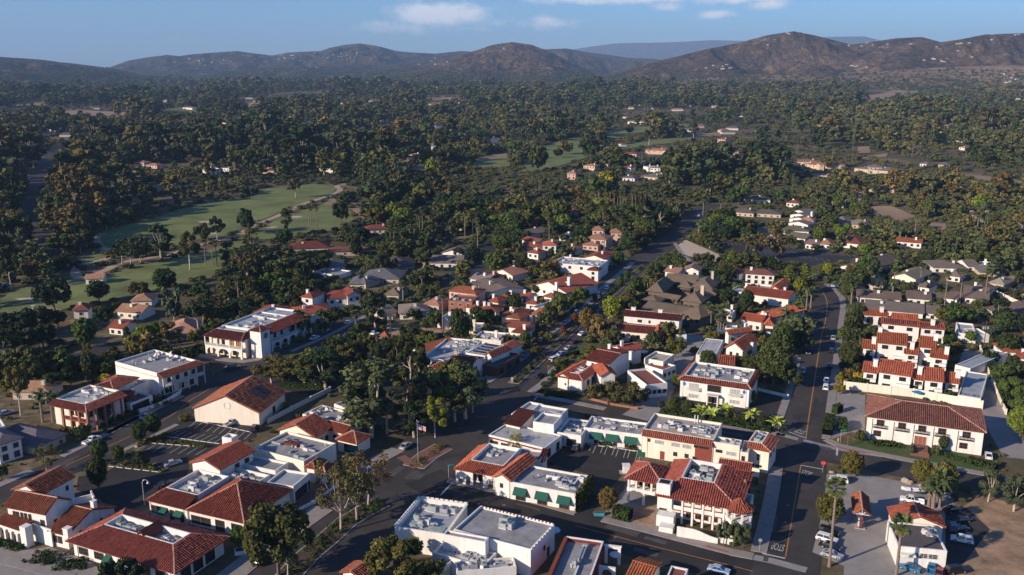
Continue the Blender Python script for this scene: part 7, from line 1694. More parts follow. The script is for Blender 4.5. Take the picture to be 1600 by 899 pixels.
def shape(kind, seed):
 """lump centres and radii for a tree 10 m tall"""
 r = random.Random(seed); C = []; R = []
 if kind == 'round':
  for i in range(26):
   a, z, q = i * 2.4,-1 + 2 * (i + .5) / 26, r.uniform(.72,.86); s = math.sqrt(1 - z * z); C.append((3.6 * q * s * math.cos(a),3.6 * q * s * math.sin(a),5.7 + 3.5 * q * z)); R.append(r.uniform(1.15,1.5))
  C.append((0,0,6.2)); R.append(2.6)
 elif kind == 'spread':
  for i in range(24):
   a = r.uniform(0,6.28); q = math.sqrt(r.random()) * 4.3; z = 4.9 + r.uniform(-2.6,3.3) * (1 - .55 * (q / 4.3) ** 2); C.append((q * math.cos(a), q * math.sin(a), z)); R.append(r.uniform(.9,1.75) * (1.1 - .35 * q / 4.3))
 elif kind == 'tall':
  for i in range(20):
   z = r.uniform(2.3,9.4); w = 2.3 * math.sin(math.pi * min(1, max(.2,(z - 1.2) / 9.6))); a = r.uniform(0,6.28); q = w * math.sqrt(r.uniform(.1,1)); C.append((q * math.cos(a), q * math.sin(a), z)); R.append(r.uniform(.55,1.15))
 elif kind == 'open':                              # eucalyptus with separate clumps on long limbs
  for i in range(11):
   z = r.uniform(5.0,9.4); a = i * 2.4 + r.uniform(-.4,.4); q = r.uniform(.6,2.9); C.append((q * math.cos(a), q * math.sin(a), z))
   R.append(r.uniform(.6,1.05))
   for j in range(2): C.append((C[-1][0] + r.uniform(-.7,.7), C[-1][1] + r.uniform(-.7,.7), z + r.uniform(-.6,.5))); R.append(r.uniform(.4,.7))
 elif kind == 'cypress':
  for i in range(22):
   z = .8 + 8.9 * i / 21; w = .95 * math.sin(math.pi * min(.97,.18 + .8 * i / 22)) ** .8; a = i * 2.4; C.append((w * .5 * math.cos(a), w * .5 * math.sin(a), z)); R.append(.35 + .6 * w)
 elif kind == 'conifer':
  for i in range(30):
   z = 1.6 + 8. * (i / 29); w = 2.5 * (1 - (i / 29)) ** .8 + .2; a = i * 2.4; C.append((w * .62 * math.cos(a), w * .62 * math.sin(a), z)); R.append(.45 + .42 * w)
 elif kind == 'sparse':
  for i in range(26): a = r.uniform(0,6.28); q = math.sqrt(r.random()) * 3.1; C.append((q * math.cos(a), q * math.sin(a), r.uniform(3.4,9.4))); R.append(r.uniform(.5,1.0))
 elif kind == 'shrub':
  for i in range(12): a = r.uniform(0,6.28); q = math.sqrt(r.random()) * 4.2; C.append((q * math.cos(a), q * math.sin(a),3.8 + r.uniform(-1,3.4) * (1 - .55 * q / 4.2))); R.append(r.uniform(1.7,2.9))
 return C, R


SPEC = {'round': (2.6,.34, 'bark'), 'spread': (2.8,.32, 'bark'), 'tall': (3.2,.24, 'bark_pale'), 'open': (4.0,.22, 'bark_pale'), 'cypress': (1., .18, 'bark'), 'conifer': (1.8,.25, 'bark'), 'sparse': (2.6,.22, 'bark_pale'), 'shrub': (1.4,.25, 'bark')}
NAME = {'round': 'broadleaf_tree', 'spread': 'oak_tree', 'tall': 'eucalyptus_tree', 'open': 'gum_tree', 'cypress': 'cypress_tree', 'conifer': 'pine_tree', 'sparse': 'sycamore_tree', 'shrub': 'shrub'}
NOUN = {'round': 'broadleaf trees', 'spread': 'spreading trees', 'tall': 'eucalyptus trees', 'open': 'open-crowned gum trees', 'cypress': 'cypresses', 'conifer': 'conifers', 'sparse': 'sycamores', 'shrub': 'shrubs', 'palm': 'fan palms', 'date': 'feather palms', 'banana': 'banana plants'}
PROTO = {}


def tree_mesh(kind, var, lod):
 key = (kind, var, lod)
 if key not in PROTO:
  C, R = shape(kind, 100 * var + len(kind)); per, size = {0: (210,.30),1: (64,.50),2: (17,.92)}[lod]
  if kind in ('tall', 'open', 'cypress', 'conifer', 'sparse'): size *= .72
  if kind == 'shrub': size *= 1.9; per = int(per * .8)
  if kind == 'sparse': per = int(per * .42); size *= .8
  if kind == 'round': per = int(per * .9); size *= .95
  cr = crown_obj('crown', C, R, per, size, 11 * var + lod, jit=.5 if kind != 'sparse' else 1.2, with_core=kind != 'sparse')
  fz, tr, bm = SPEC[kind]; lim = [C[i] for i in range(0, len(C),3 if kind in ('round', 'spread', 'shrub') else 2)] if kind not in ('cypress', 'conifer') else [(0,0,8.)]
  PROTO[key] = (cr, branches(var, (fz, lim[:9 if lod else 14]), tr, n=6, mat_=bm))
 return PROTO[key]


TINT = {'dark': (.46,.55,.5), 'green': (.70,.88,.55), 'olive': (1.0,.88,.62), 'bright': (1.35,1.6,.62), 'grey': (.85,.9,1.05), 'brown': (1.12,.82,.72), 'yellow': (1.9,1.65,.6), 'mid': (.76,.78,.66), 'maroon': (1.2,.45,.5)}
TWORD = {'dark': 'dark green', 'green': 'green', 'olive': 'olive green', 'bright': 'bright green', 'grey': 'grey-green', 'brown': 'brownish', 'yellow': 'yellow-green', 'mid': 'mid green', 'maroon': 'maroon'}
tcount = [0]


def tree(p, h, kind, tint='mid', label=None, wide=1., lod=None, group=None, auto=True):
 tcount[0] += 1; d = math.hypot(p.x, p.y)
 if lod is None: lod = 0 if d < 300 else (1 if d < 650 else 2)
 cr, tk = tree_mesh(kind, tcount[0] % 4, lod)
 o = empty(NAME[kind], p, rnd.uniform(0,6.28)); s = h / 10.; o.scale = (s * wide, s * wide, s)
 c = link('crown', cr, o); t = TINT[tint]; j = rnd.uniform(.85,1.15); c.color = (t[0] * j, t[1] * j, t[2] * j, 1); link('trunk', tk, o)
 q = proj(p.x, p.y, p.z); tag(o, label, {'shrub': 'shrub'}.get(kind, 'tree'), group)
 if not label: AUTO.append((o, TWORD[tint] + ' ' + {'round': 'round', 'spread': 'spreading', 'tall': 'tall', 'open': 'pale-limbed', 'cypress': 'slender', 'conifer': 'pointed', 'sparse': 'thin-leaved', 'shrub': 'low'}[kind], NOUN[kind], q[0], q[1]))
 return o


# ---- palms
def fan_frond(r, L, ang, droop, m):
 """one fan leaf: stalk and pleated blade, growing from the origin towards +x"""
 mb = m; d = Vector((math.cos(ang), math.sin(ang),0)); s = Vector((-math.sin(ang), math.cos(ang),0)); up = Vector((0,0,1))
 a = (d * math.cos(droop) + up * math.sin(droop)); st = a * L * .5; n = s.cross(a)
 mb.add([Vector((0,0,0)) - s * .03, Vector((0,0,0)) + s * .03, st + s * .03, st - s * .03], [(0,1,2,3)])
 K = 7
 for i in range(K):
  f0, f1 = -1.25 + 2.5 * i / K, -1.25 + 2.5 * (i + 1) / K; fm = (f0 + f1) / 2; q = L * .55
  e = lambda f, l, z: st + (a * math.cos(f) + s * math.sin(f)) * l + n * z - up * (.16 * l)
  mb.add([st, e(f0, q * .75,-.05), e(fm, q * r.uniform(.95,1.1),.06), e(f1, q * .75,-.05)], [(0,1,2,3)])


def feather_frond(mb, L, w=.42, droop=.0):
 K = 6; P = [Vector((L * (i / K) * (1 - .12 * (i / K)),0, L * (.52 * (i / K) - (.62 + droop) * (i / K) ** 2))) for i in range(K + 1)]
 for i in range(K):
  ww = w * math.sin(math.pi * min(.93,.18 + .8 * i / K)); w2 = w * math.sin(math.pi * min(.96,.18 + .8 * (i + 1) / K))
  for s in (1,-1): mb.add([P[i], P[i + 1], P[i + 1] + Vector((.12, s * w2,-.5 * w2)), P[i] + Vector((.12, s * ww, -.5 * ww))], [(0,1,2,3)])


def tint_mesh(me, seed):
 r = np.random.default_rng(seed); a = me.attributes.new('tint', 'FLOAT', 'FACE'); a.data.foreach_set('value', r.uniform(.65,1.35, len(me.polygons)).astype(np.float32)); return me


PALM = {}


def palm_protos(kind, var):
 key = (kind, var)
 if key in PALM: return PALM[key]
 r = random.Random(var + 50); mb = MB(); dead = MB()
 if kind == 'palm':
  for i in range(34): fan_frond(r, r.uniform(1.5,2.0), r.uniform(0,6.28), r.uniform(-.5,1.35), mb)
  for i in range(22): fan_frond(r, r.uniform(1.1,1.6), r.uniform(0,6.28), r.uniform(-1.35,-.7), dead)
 else:
  for i in range(30):
   t = MB(); feather_frond(t, r.uniform(2.4,3.2), droop=r.uniform(0,.5)); a, tilt = r.uniform(0,6.28), r.uniform(-.6,.9)
   v = []
   for q in t.v: x, y, z = q; x, z = x * math.cos(tilt) - z * math.sin(tilt), x * math.sin(tilt) + z * math.cos(tilt); v.append((x * math.cos(a) - y * math.sin(a), x * math.sin(a) + y * math.cos(a), z))
   mb.add(v, t.f)
  for i in range(8): fan_frond(r, 1.2, r.uniform(0,6.28), r.uniform(-1.4,-1.), dead)
 tk = MB(); lean = r.uniform(-.25,.25); tk.tube((0,0,-.2),(lean * .4,0,.5),.3,.2,7, False).tube((lean * .4,0,.5),(0, lean, 1.),.2,.17,7, False)
 PALM[key] = (tint_mesh(mb.mesh('crown', 'palm_leaf'), var), tint_mesh(dead.mesh('dead_fronds', 'dead_frond'), var)); return PALM[key]


TRK = MB().tube((0,0,-.01),(.0,0,.06),1.5,1.05,8, False).tube((0,0,.06),(0,0,1.),1.05,.8,8, False).mesh('trunk', 'palm_bark')


def palm(p, h, kind='palm', label=None, s=1., group=None, fronds=False):
 tcount[0] += 1; o = empty('palm_tree', p, rnd.uniform(0,6.28)); tag(o, label, 'palm tree', group)
 t = link('trunk', TRK, o); t.scale = (.24 * s, .24 * s, h - .6 * s)
 if kind == 'date': t.scale = (.36 * s, .36 * s, h - .5 * s)
 cr, dd = palm_protos(kind, tcount[0] % 4)
 if fronds:
  r = random.Random(int(h * 10)); vs = []
  for v in range(5):
   m = MB(); fan_frond(r, 1.9,0., 0., m) if kind == 'palm' else feather_frond(m, 3.0); vs.append(tint_mesh(m.mesh('frond', 'palm_leaf'), v))
  for i in range(38):
   f = link('frond', vs[i % 5], o, (0,0, h - .4 * s)); el = r.uniform(-.6,1.3); f.rotation_euler = (0,-el, r.uniform(0,6.28)); q = s * r.uniform(.8,1.1); f.scale = (q, q, q)
 else: c = link('crown', cr, o, (0,0, h - .4 * s)); c.scale = (s, s, s)
 d = link('dead_fronds', dd, o, (0,0, h - .7 * s)); d.scale = (s * .95, s * .95, s)
 q = proj(*p)
 if not label: AUTO.append((o, 'tall slim' if kind == 'palm' else 'stout', NOUN[kind], q[0], q[1]))
 return o


# ---- bushes, hedges, ivy
def hedge(label, pix, w, h, m='hedge_leaf', cat='hedge', name='hedge', size=.2, dens=26, seed=0, z0=0.):
 c = [PT(*p) for p in pix]; r = np.random.default_rng(seed + 5); V = []; o = empty(name, c[0]); tag(o, label, cat); mb = MB(); inn = []
 for i in range(len(c) - 1):
  d = c[i + 1] - c[i]; L = d.length; d.normalize(); n = Vector((-d.y, d.x, 0)); q = [c[i] - n * (w / 2 - .1), c[i + 1] - n * (w / 2 - .1), c[i + 1] + n * (w / 2 - .1), c[i] + n * (w / 2 - .1)]; mb.prism(q, z0, z0 + h - .12)
  k = int((L * (2 * h + w) + 2 * w * h) * dens * .5); u = r.uniform(0, L, k); per = r.random(k) * (2 * h + w)
  s = np.where(per < h, -w / 2, np.where(per < h + w, per - h - w / 2, w / 2)); z = np.where(per < h, per, np.where(per < h + w, h, 2 * h + w - per)) + z0
  nx = np.where(per < h, -1., np.where(per < h + w, 0., 1.)); nz = np.where((per >= h) & (per < h + w),1., .25)
  P = np.array(c[i])[None] + u[:, None] * np.array(d)[None] + s[:, None] * np.array(n)[None]; P[:, 2] = z; P += r.normal(0,.07, P.shape)
  N = nx[:, None] * np.array(n)[None] + nz[:, None] * np.array([0,0,1.])[None] + r.normal(0,.45, P.shape); N /= np.linalg.norm(N, axis=1,keepdims=True)
  a = np.cross(N, r.normal(size=P.shape)); a /= np.linalg.norm(a, axis=1,keepdims=True); b_ = np.cross(N, a); ss = size * r.uniform(.6,1.3,(k, 1)); V.append(np.stack([P - a * ss, P - b_ * ss * .7, P + a * ss, P + b_ * ss * .7], 1).reshape(-1,3))
 V = np.concatenate(V) - np.array(c[0]); me = np_mesh('foliage', V, np.arange(len(V)).reshape(-1,4), m, r.uniform(.6,1.4, len(V) // 4)); link('foliage', me, o); link('branches', mb.mesh('branches', m, c[0]), o)
 tint_mesh(o.children[1].data, 3)
 return o


def banana(p, h, label):
 o = empty('banana_plant', p, rnd.uniform(0,6)); tag(o, label, 'banana plant'); link('stem', MB().tube((0,0,0),(0,0, h * .5),.22,.14,7).tube((.5,.2,0),(.6,.3, h * .42),.2,.12,7).tube((-.4,.3,0),(-.55,.4, h * .36),.2,.12,7).mesh('stem', 'bark'), o)
 mb = MB(); K = 6; P = [Vector((2.3 * (i / K),0,1.55 * (i / K) - 1.35 * (i / K) ** 2)) for i in range(K + 1)]
 for i in range(K):
  w0, w1 = .42 * math.sin(math.pi * (.12 + .86 * i / K)),.42 * math.sin(math.pi * (.12 + .86 * (i + 1) / K))
  for s in (1,-1): mb.add([P[i], P[i + 1], P[i + 1] + Vector((0, s * w1,.12 * w1)), P[i] + Vector((0, s * w0,.12 * w0))], [(0,1,2,3)])
 me = mb.mesh('leaf', 'banana_leaf')
 for (bx, by, bz) in ((0,0, h * .5),(.6,.3, h * .42),(-.55,.4, h * .36)):
  for i in range(8):
   l = link('leaf', me, o, (bx, by, bz)); l.rotation_euler = (rnd.uniform(-.3,.3),-rnd.uniform(-.1,.75), i * .8 + rnd.uniform(-.3,.3)); q = rnd.uniform(.75,1.15) * h / 4.2; l.scale = (q, q, q)


def G(z, x, y): return PG(*z(x, y))


# nearest trees, each placed by hand: zone, x, y, height, kind, tint, label, width
for z, x, y, h, kd, tn, lab, wd in (
 (k1,790,158,6.2, 'round', 'green', None, .8),(k1,868,118,7., 'round', 'green', None, .8),(k1,566,262,6.5, 'round', 'green', None, .8),(k1,270,330,7.5, 'sparse', 'olive', 'loose olive tree on the pavement above the arcaded white building', 1.1),(k1,560,425,9., 'round', 'dark', 'tall dark clipped tree at the edge of the left car park', .62),(k1,672,260,4.6, 'round', 'green', None, .8),(k1,800,300,5.2, 'spread', 'dark', None, .8),(k1,10,365,4.5, 'spread', 'green', None, .8),(k1,690,985,7.5, 'spread', 'dark', 'dark green tree before the roof-well shop at the bottom edge', 1.05),
 (k2,490,905,18., 'spread', 'olive', 'biggest olive-brown street tree on the boulevard median', .78),(k2,540,905,9., 'sparse', 'olive', None, .9),(k2,840,658,17., 'sparse', 'brown', 'pale-trunked sycamore with thin leaves on the boulevard median', .8),(k2,995,525,14., 'sparse', 'brown', 'second thin-leaved sycamore at the median tip', 1.05),(k2,930,590,12., 'sparse', 'olive', None, 1.),(k2,265,745,5., 'round', 'green', 'small round green tree in the white planter outside the shops', .85),
 (k2,1150,935,9.5, 'spread', 'olive', 'round dense olive tree in the lower foreground', 1.35),(k2,1330,970,7., 'spread', 'olive', None, 1.),(k3,735,215,6., 'sparse', 'yellow', 'pale flowering tree before the white courtyard block', 1.),(k3,980,170,3.4, 'round', 'dark', None, 1.1),(k3,1265,550,6.6, 'round', 'brown', 'brownish round street tree beside the turquoise planter', .82),
 (k4,832,728,6.2, 'spread', 'grey', 'left of three grey-green trees at the turret restaurant corner', .62),(k4,886,738,6.4, 'spread', 'grey', 'middle of three grey-green trees at the turret restaurant corner', .62),(k4,942,746,6.2, 'spread', 'grey', 'right of three grey-green trees at the turret restaurant corner', .62),
 (k5,470,352,7.2, 'round', 'olive', 'round dense tree over the white SUV by the station corner', .95),(k5,340,622,8., 'round', 'olive', 'big round dense tree beside the fuel canopy', .92),(k5,862,392,6.8, 'round', 'olive', 'round tree before the wide hip-roof office steps', .92),(k5,985,470,9.4, 'round', 'olive', 'large round tree behind the petrol station palms', .8),(k5,1240,485,8.5, 'tall', 'grey', None, 1.),(k5,1385,540,9., 'tall', 'grey', None, 1.1),(k5,1440,500,7., 'spread', 'green', None, 1.),(k5,520,145,4., 'shrub', 'dark', None, .7),(k5,810,215,3., 'shrub', 'grey', None, .6),(k5,945,220,3., 'shrub', 'grey', None, .6),(k5,985,200,4.4, 'round', 'dark', None, .7),(k5,760,150,4.2, 'round', 'dark', None, .6),
 (k6,470,300,9., 'round', 'dark', None, .9),(k6,440,355,8., 'spread', 'green', None, .8),(k6,448,495,9.5, 'round', 'dark', None, .85),(k6,412,590,5., 'spread', 'yellow', None, .8),(k6,402,640,4.5, 'spread', 'yellow', None, .8),(k6,520,230,7., 'round', 'dark', None, 1.),(k6,1345,430,9., 'round', 'dark', None, 1.),(k6,1400,560,9., 'spread', 'dark', None, 1.1),(k6,1375,670,8., 'spread', 'green', None, 1.),(k6,1420,760,8., 'spread', 'green', None, 1.),(k6,1420,880,9., 'round', 'bright', None, 1.),(k6,1280,345,7., 'spread', 'grey', None, 1.),(k6,1140,345,4.6, 'round', 'bright', None, 1.3),(k6,1000,235,7.5, 'spread', 'olive', None, 1.1),(k6,1105,235,8., 'sparse', 'brown', None, 1.2),(k6,1330,290,8., 'round', 'dark', None, 1.2),(k6,630,90,8., 'tall', 'grey', None, 1.3),(k6,965,105,6., 'spread', 'green', None, 1.),(k6,705,605,2.6, 'shrub', 'green', None, 1.),(k6,1250,470,6., 'shrub', 'dark', None, .8),(k6,1300,560,6., 'shrub', 'green', None, .8),(k6,1440,300,8, 'round', 'dark', None, 1.),
 (k7,1110,590,16., 'round', 'dark', 'tallest dark garden tree left of the right-hand road', .82),(k7,1030,560,11., 'spread', 'dark', None, 1.),(k7,1200,600,9., 'spread', 'dark', None, .9),(k7,1160,420,12., 'round', 'green', None, .8),(k7,1260,330,11., 'spread', 'grey', None, 1.1),(k7,1270,400,9., 'spread', 'dark', None, 1.),(k7,945,500,6., 'spread', 'dark', None, 1.1),(k7,740,490,6.5, 'round', 'green', None, 1.),(k7,560,430,8.5, 'spread', 'green', None, .95),(k7,440,385,7., 'round', 'dark', None, 1.),(k7,530,345,8.6, 'spread', 'olive', None, 1.),(k7,110,330,11., 'spread', 'brown', 'big brownish tree beside the boulevard lawn', 1.),(k7,200,225,9.5, 'round', 'bright', 'rounded light green tree left of the long dark-red wing', .95),(k7,60,280,9., 'round', 'brown', None, .9),(k7,960,165,9., 'round', 'dark', None, .8),
 (k7,180,695,8., 'spread', 'brown', 'left of two dark magnolias in the brick-edged bed', 1.5),(k7,300,705,8., 'spread', 'brown', 'right of two dark magnolias in the brick-edged bed', 1.5),(k7,545,740,4.6, 'round', 'green', None, 1.1),(k7,630,750,4.2, 'round', 'green', None, 1.1),(k7,865,785,4., 'shrub', 'olive', None, .8),(k7,1050,825,3.6, 'shrub', 'dark', None, .9),(k7,480,725,3., 'round', 'dark', None, .8),(k7,570,610,5.5, 'round', 'green', None, .8),(k7,985,680,3.8, 'round', 'green', None, 1.),(k7,80,665,3., 'shrub', 'dark', None, .7),(k7,720,790,3., 'shrub', 'dark', None, .8),(k7,930,800,3., 'shrub', 'dark', None, .8),(k7,710,210,6, 'round', 'green', None, .9),(k7,790,330,4, 'spread', 'olive', None, .8),
 (k8,155,610,17., 'open', 'dark', 'tall pale-trunked gum tree before the white corner cafe', .9),(k8,90,560,14., 'open', 'dark', None, .9),(k8,200,600,12., 'tall', 'dark', None, 1.),(k8,400,790,16., 'open', 'olive', None, 1.25),(k8,460,775,16.5, 'tall', 'grey', None, 1.5),(k8,340,770,15., 'open', 'brown', None, 1.2),(k8,500,740,10., 'open', 'brown', None, 1.2),(k8,200,800,13., 'sparse', 'olive', None, 1.2),(k8,290,880,11., 'open', 'yellow', None, 1.1),(k8,170,880,10., 'tall', 'dark', None, 1.7),(k8,130,700,13., 'open', 'olive', None, 1.2),(k8,250,790,12., 'open', 'grey', None, 1.2),(k8,230,700,12, 'sparse', 'dark', None, 1.),
 (k10,1010,880,22., 'tall', 'grey', 'huge grey-green tree towering beside the red gable shop', 1.45),(k10,1100,860,14., 'open', 'grey', None, 1.1),(k10,940,830,12., 'tall', 'grey', None, 1.1),(k10,450,572,9.4, 'tall', 'olive', None, 2.),(k10,545,580,9., 'tall', 'brown', None, 2.),(k10,640,590,11., 'tall', 'olive', None, 1.9),(k10,755,612,13., 'tall', 'dark', None, 2.),(k10,700,600,12., 'tall', 'dark', None, 1.8),(k10,1100,520,13., 'spread', 'dark', None, .7),(k10,1170,500,12., 'tall', 'dark', None, 1.2),(k10,590,320,9., 'spread', 'green', None, .8),(k10,640,300,8., 'spread', 'dark', None, .8),(k10,740,290,9., 'tall', 'dark', None, 1.3),(k10,800,250,8., 'spread', 'dark', None, 1.),(k10,1035,280,13., 'tall', 'dark', None, 1.3),(k10,930,310,6., 'spread', 'green', None, .6),(k10,860,400,5., 'shrub', 'dark', None, 1.),(k10,970,300,5., 'shrub', 'brown', None, 1.),(k10,1010,400,4., 'shrub', 'dark', None, 1.1),(k10,830,380,5., 'shrub', 'dark', None, .9),(k10,880,440,4., 'shrub', 'olive', None, .9),(k10,940,450,3.4, 'shrub', 'dark', None, .9),(k10,530,720,2.4, 'shrub', 'yellow', None, .8),
 (k8,420,335,12., 'round', 'dark', None, .6),(k8,465,330,9., 'spread', 'green', None, .6),(k8,540,250,9., 'spread', 'dark', None, 1.),(k8,592,250,7., 'round', 'dark', None, .8),(k8,740,165,7., 'round', 'dark', None, .9),(k8,955,240,11., 'spread', 'olive', None, .85),(k8,1005,205,12., 'spread', 'green', None, .85),(k8,905,270,8., 'spread', 'dark', None, .9),(k8,1065,160,8., 'spread', 'green', None, .9),(k8,1110,125,8., 'spread', 'green', None, .9),(k8,795,372,6., 'round', 'green', None, .8),(k8,285,270,8., 'spread', 'green', None, .8),(k8,175,225,6., 'shrub', 'dark', None, 1.),(k8,225,260,4., 'shrub', 'grey', None, 1.),(k8,855,420,4., 'shrub', 'olive', None, .9),(k8,930,350,5., 'spread', 'olive', None, .8),(k8,1010,300,3.4, 'round', 'maroon', None, .9),(k8,1075,245,5., 'round', 'maroon', None, .7),(k8,1190,120,4., 'round', 'maroon', None, .7),(k8,1150,180,4., 'spread', 'olive', None, .7),(k8,928,520,5., 'sparse', 'brown', None, .9),(k8,990,470,3., 'shrub', 'olive', None, .9),(k8,1040,600,4.6, 'spread', 'dark', None, .9),(k8,1330,30,5., 'round', 'green', None, .8),(k8,1390,90,6., 'round', 'green', None, .9),(k8,820,500,2., 'shrub', 'olive', None, .8),(k8,770,560,1.6, 'shrub', 'olive', None, .8),(k8,690,365,5., 'spread', 'dark', None, .8),(k8,530,360,4, 'spread', 'green', None, .8),(k8,330,560,3, 'shrub', 'dark', None, .7),
 (k9,588,805,6., 'round', 'grey', 'round grey-green tree before the brick veranda building', .85),(k9,118,758,15., 'open', 'olive', 'pale-trunked gum tree standing before the tan pavilion', .8),(k9,40,500,15., 'open', 'dark', None, 1.),(k9,200,300,12., 'spread', 'dark', None, 1.2),(k9,90,330,12., 'spread', 'dark', None, 1.2),(k9,245,370,10., 'spread', 'dark', None, 1.),(k9,330,260,8., 'spread', 'dark', None, 1.),(k9,490,375,11.5, 'round', 'green', None, .8),(k9,590,250,9., 'spread', 'green', None, 1.),(k9,310,170,16., 'spread', 'dark', 'big dark spreading tree on the near edge of the fairway', .95),(k9,560,115,9.5, 'round', 'dark', None, 1.2),(k9,790,95,8., 'spread', 'brown', None, 1.2),(k9,725,400,9., 'cypress', 'dark', None, 1.1),(k9,810,365,8., 'round', 'bright', 'bright green round tree above the satellite-dish building', 1.),(k9,885,345,8., 'round', 'bright', None, .8),(k9,990,310,19., 'open', 'grey', None, .7),(k9,1125,325,18., 'open', 'dark', 'leaning pale-trunked gum tree left of the clock tower building', .9),(k9,510,545,9., 'round', 'dark', None, .7),(k9,575,490,6., 'spread', 'olive', None, .9),(k9,280,495,6., 'spread', 'dark', None, .9),(k9,350,490,5.5, 'spread', 'green', None, .9),(k9,300,620,7., 'spread', 'dark', None, 1.),(k9,400,590,7., 'spread', 'dark', None, 1.),(k9,760,440,4., 'shrub', 'olive', None, 1.),(k9,1085,445,3.4, 'round', 'dark', None, 1.),(k9,1000,430,3.6, 'shrub', 'dark', None, 1.),(k9,470,880,4, 'shrub', 'dark', None, 1.2),(k9,1205,530,5., 'sparse', 'olive', None, .7),(k9,960,610,4., 'shrub', 'dark', None, .9),(k9,1030,590,3.4, 'shrub', 'dark', None, .9),(k9,690,740,5., 'spread', 'dark', None, .9),(k9,1045,790,2.6, 'shrub', 'olive', None, 1.),(k9,930,640,3., 'shrub', 'dark', None, .8),
 (k11,1228,478,15., 'open', 'dark', 'slim gum tree standing alone on the middle fairway', .9),(k11,1385,415,17., 'spread', 'dark', 'broad dark tree beside the fairway path bend', .62),(k11,908,552,18., 'tall', 'dark', 'tall dark tree beside the golf path, right of its group', 1.3),(k11,795,585,15., 'tall', 'grey', None, 1.3),(k11,740,612,14., 'open', 'dark', None, 1.2),(k11,690,590,13., 'open', 'dark', None, 1.1),(k11,1072,618,18., 'open', 'olive', 'leaning pale-limbed gum tree on the near fairway', 1.1),(k11,935,745,11., 'round', 'dark', 'round dark tree beside the near fairway', 1.1),(k11,380,465,19., 'open', 'brown', None, .7),(k11,430,480,18., 'tall', 'brown', None, 1.),(k11,466,495,19., 'open', 'brown', None, .7),(k11,490,455,17., 'open', 'olive', None, .8),(k11,742,348,10., 'round', 'dark', None, .8),(k11,772,335,9., 'round', 'dark', None, .7),(k11,680,350,9., 'tall', 'dark', None, 1.2),(k11,65,728,18., 'open', 'dark', None, .8),(k11,240,640,9., 'spread', 'yellow', None, 1.),(k11,350,620,9., 'spread', 'dark', None, 1.),(k11,165,640,10., 'spread', 'dark', None, 1.1),(k11,60,640,14., 'tall', 'dark', None, 1.3),(k11,1400,500,9., 'spread', 'olive', None, .7),(k11,1160,470,12., 'tall', 'dark', None, .9),(k11,1285,590,12., 'tall', 'dark', None, 1.2),
 (k12,662,372,18., 'spread', 'dark', 'lone tall dark tree on the fairway end beside the sandy slope', .55),(k12,355,430,16., 'tall', 'dark', 'narrow dark tree beside the fairway bunker', .8),(k12,403,214,15., 'open', 'brown', None, 1.),(k12,155,508,12., 'sparse', 'olive', None, 1.),(k12,130,420,17, 'spread', 'dark', None, .6),
 (k18,160,755,26, 'round', 'dark', None, .9),(k18,490,690,28., 'spread', 'dark', None, .9),(k18,330,650,18., 'spread', 'olive', None, 1.),(k18,290,670,12., 'spread', 'dark', None, 1.),(k18,565,640,24., 'tall', 'dark', None, 1.),(k18,735,520,14., 'round', 'dark', None, 1.),(k18,855,590,20., 'open', 'dark', None, 1.),(k18,920,500,22., 'tall', 'dark', None, 1.2),(k18,1135,540,20., 'tall', 'dark', None, 1.4),(k17,1060,730,22., 'spread', 'olive', None, .9),(k17,1200,720,24., 'spread', 'dark', None, 1.),(k17,985,745,13., 'spread', 'dark', None, 1.),(k17,1370,640,22., 'spread', 'olive', None, 1.),
 (k14,520,600,8.5, 'cypress', 'yellow', None, 2.2),(k14,565,595,6., 'round', 'dark', None, 1.),(k14,840,695,8., 'cypress', 'yellow', None, 2.4),(k14,925,690,8.5, 'cypress', 'yellow', None, 2.4),(k14,730,620,7., 'round', 'dark', None, 1.2),(k14,790,640,6., 'spread', 'dark', None, 1.),(k14,1060,650,6., 'round', 'yellow', None, 1.1),(k14,620,570,11., 'open', 'brown', None, 1.),(k14,690,560,14., 'open', 'brown', None, 1.),(k14,765,555,16., 'tall', 'brown', None, 1.2),(k14,655,565,10., 'open', 'brown', None, .9),(k14,380,590,7., 'spread', 'olive', None, 1.),(k14,420,530,6., 'spread', 'dark', None, .9),(k14,525,445,14., 'round', 'green', None, 1.1),(k14,450,430,12., 'spread', 'dark', None, .9),(k14,600,460,9., 'round', 'dark', None, 1.),(k14,50,690,4., 'round', 'green', None, 1.),(k14,1010,480,10., 'round', 'green', None, .9),(k14,1110,415,6., 'round', 'bright', None, 1.),(k14,1165,410,6., 'round', 'bright', None, .8),(k14,1260,530,8., 'spread', 'brown', None, 1.),(k14,850,480,6., 'spread', 'olive', None, 1.1),(k14,1300,690,6., 'spread', 'green', None, 1.),(k14,600,850,9., 'round', 'dark', None, .8),(k14,900,760,8., 'round', 'yellow', None, .9),(k14,870,900,8., 'spread', 'green', None, 1.),(k14,1130,640,2.6, 'shrub', 'brown', None, 1.4),(k14,350,740,4, 'shrub', 'dark', None, 1.),(k14,420,790,5, 'round', 'dark', None, 1.),
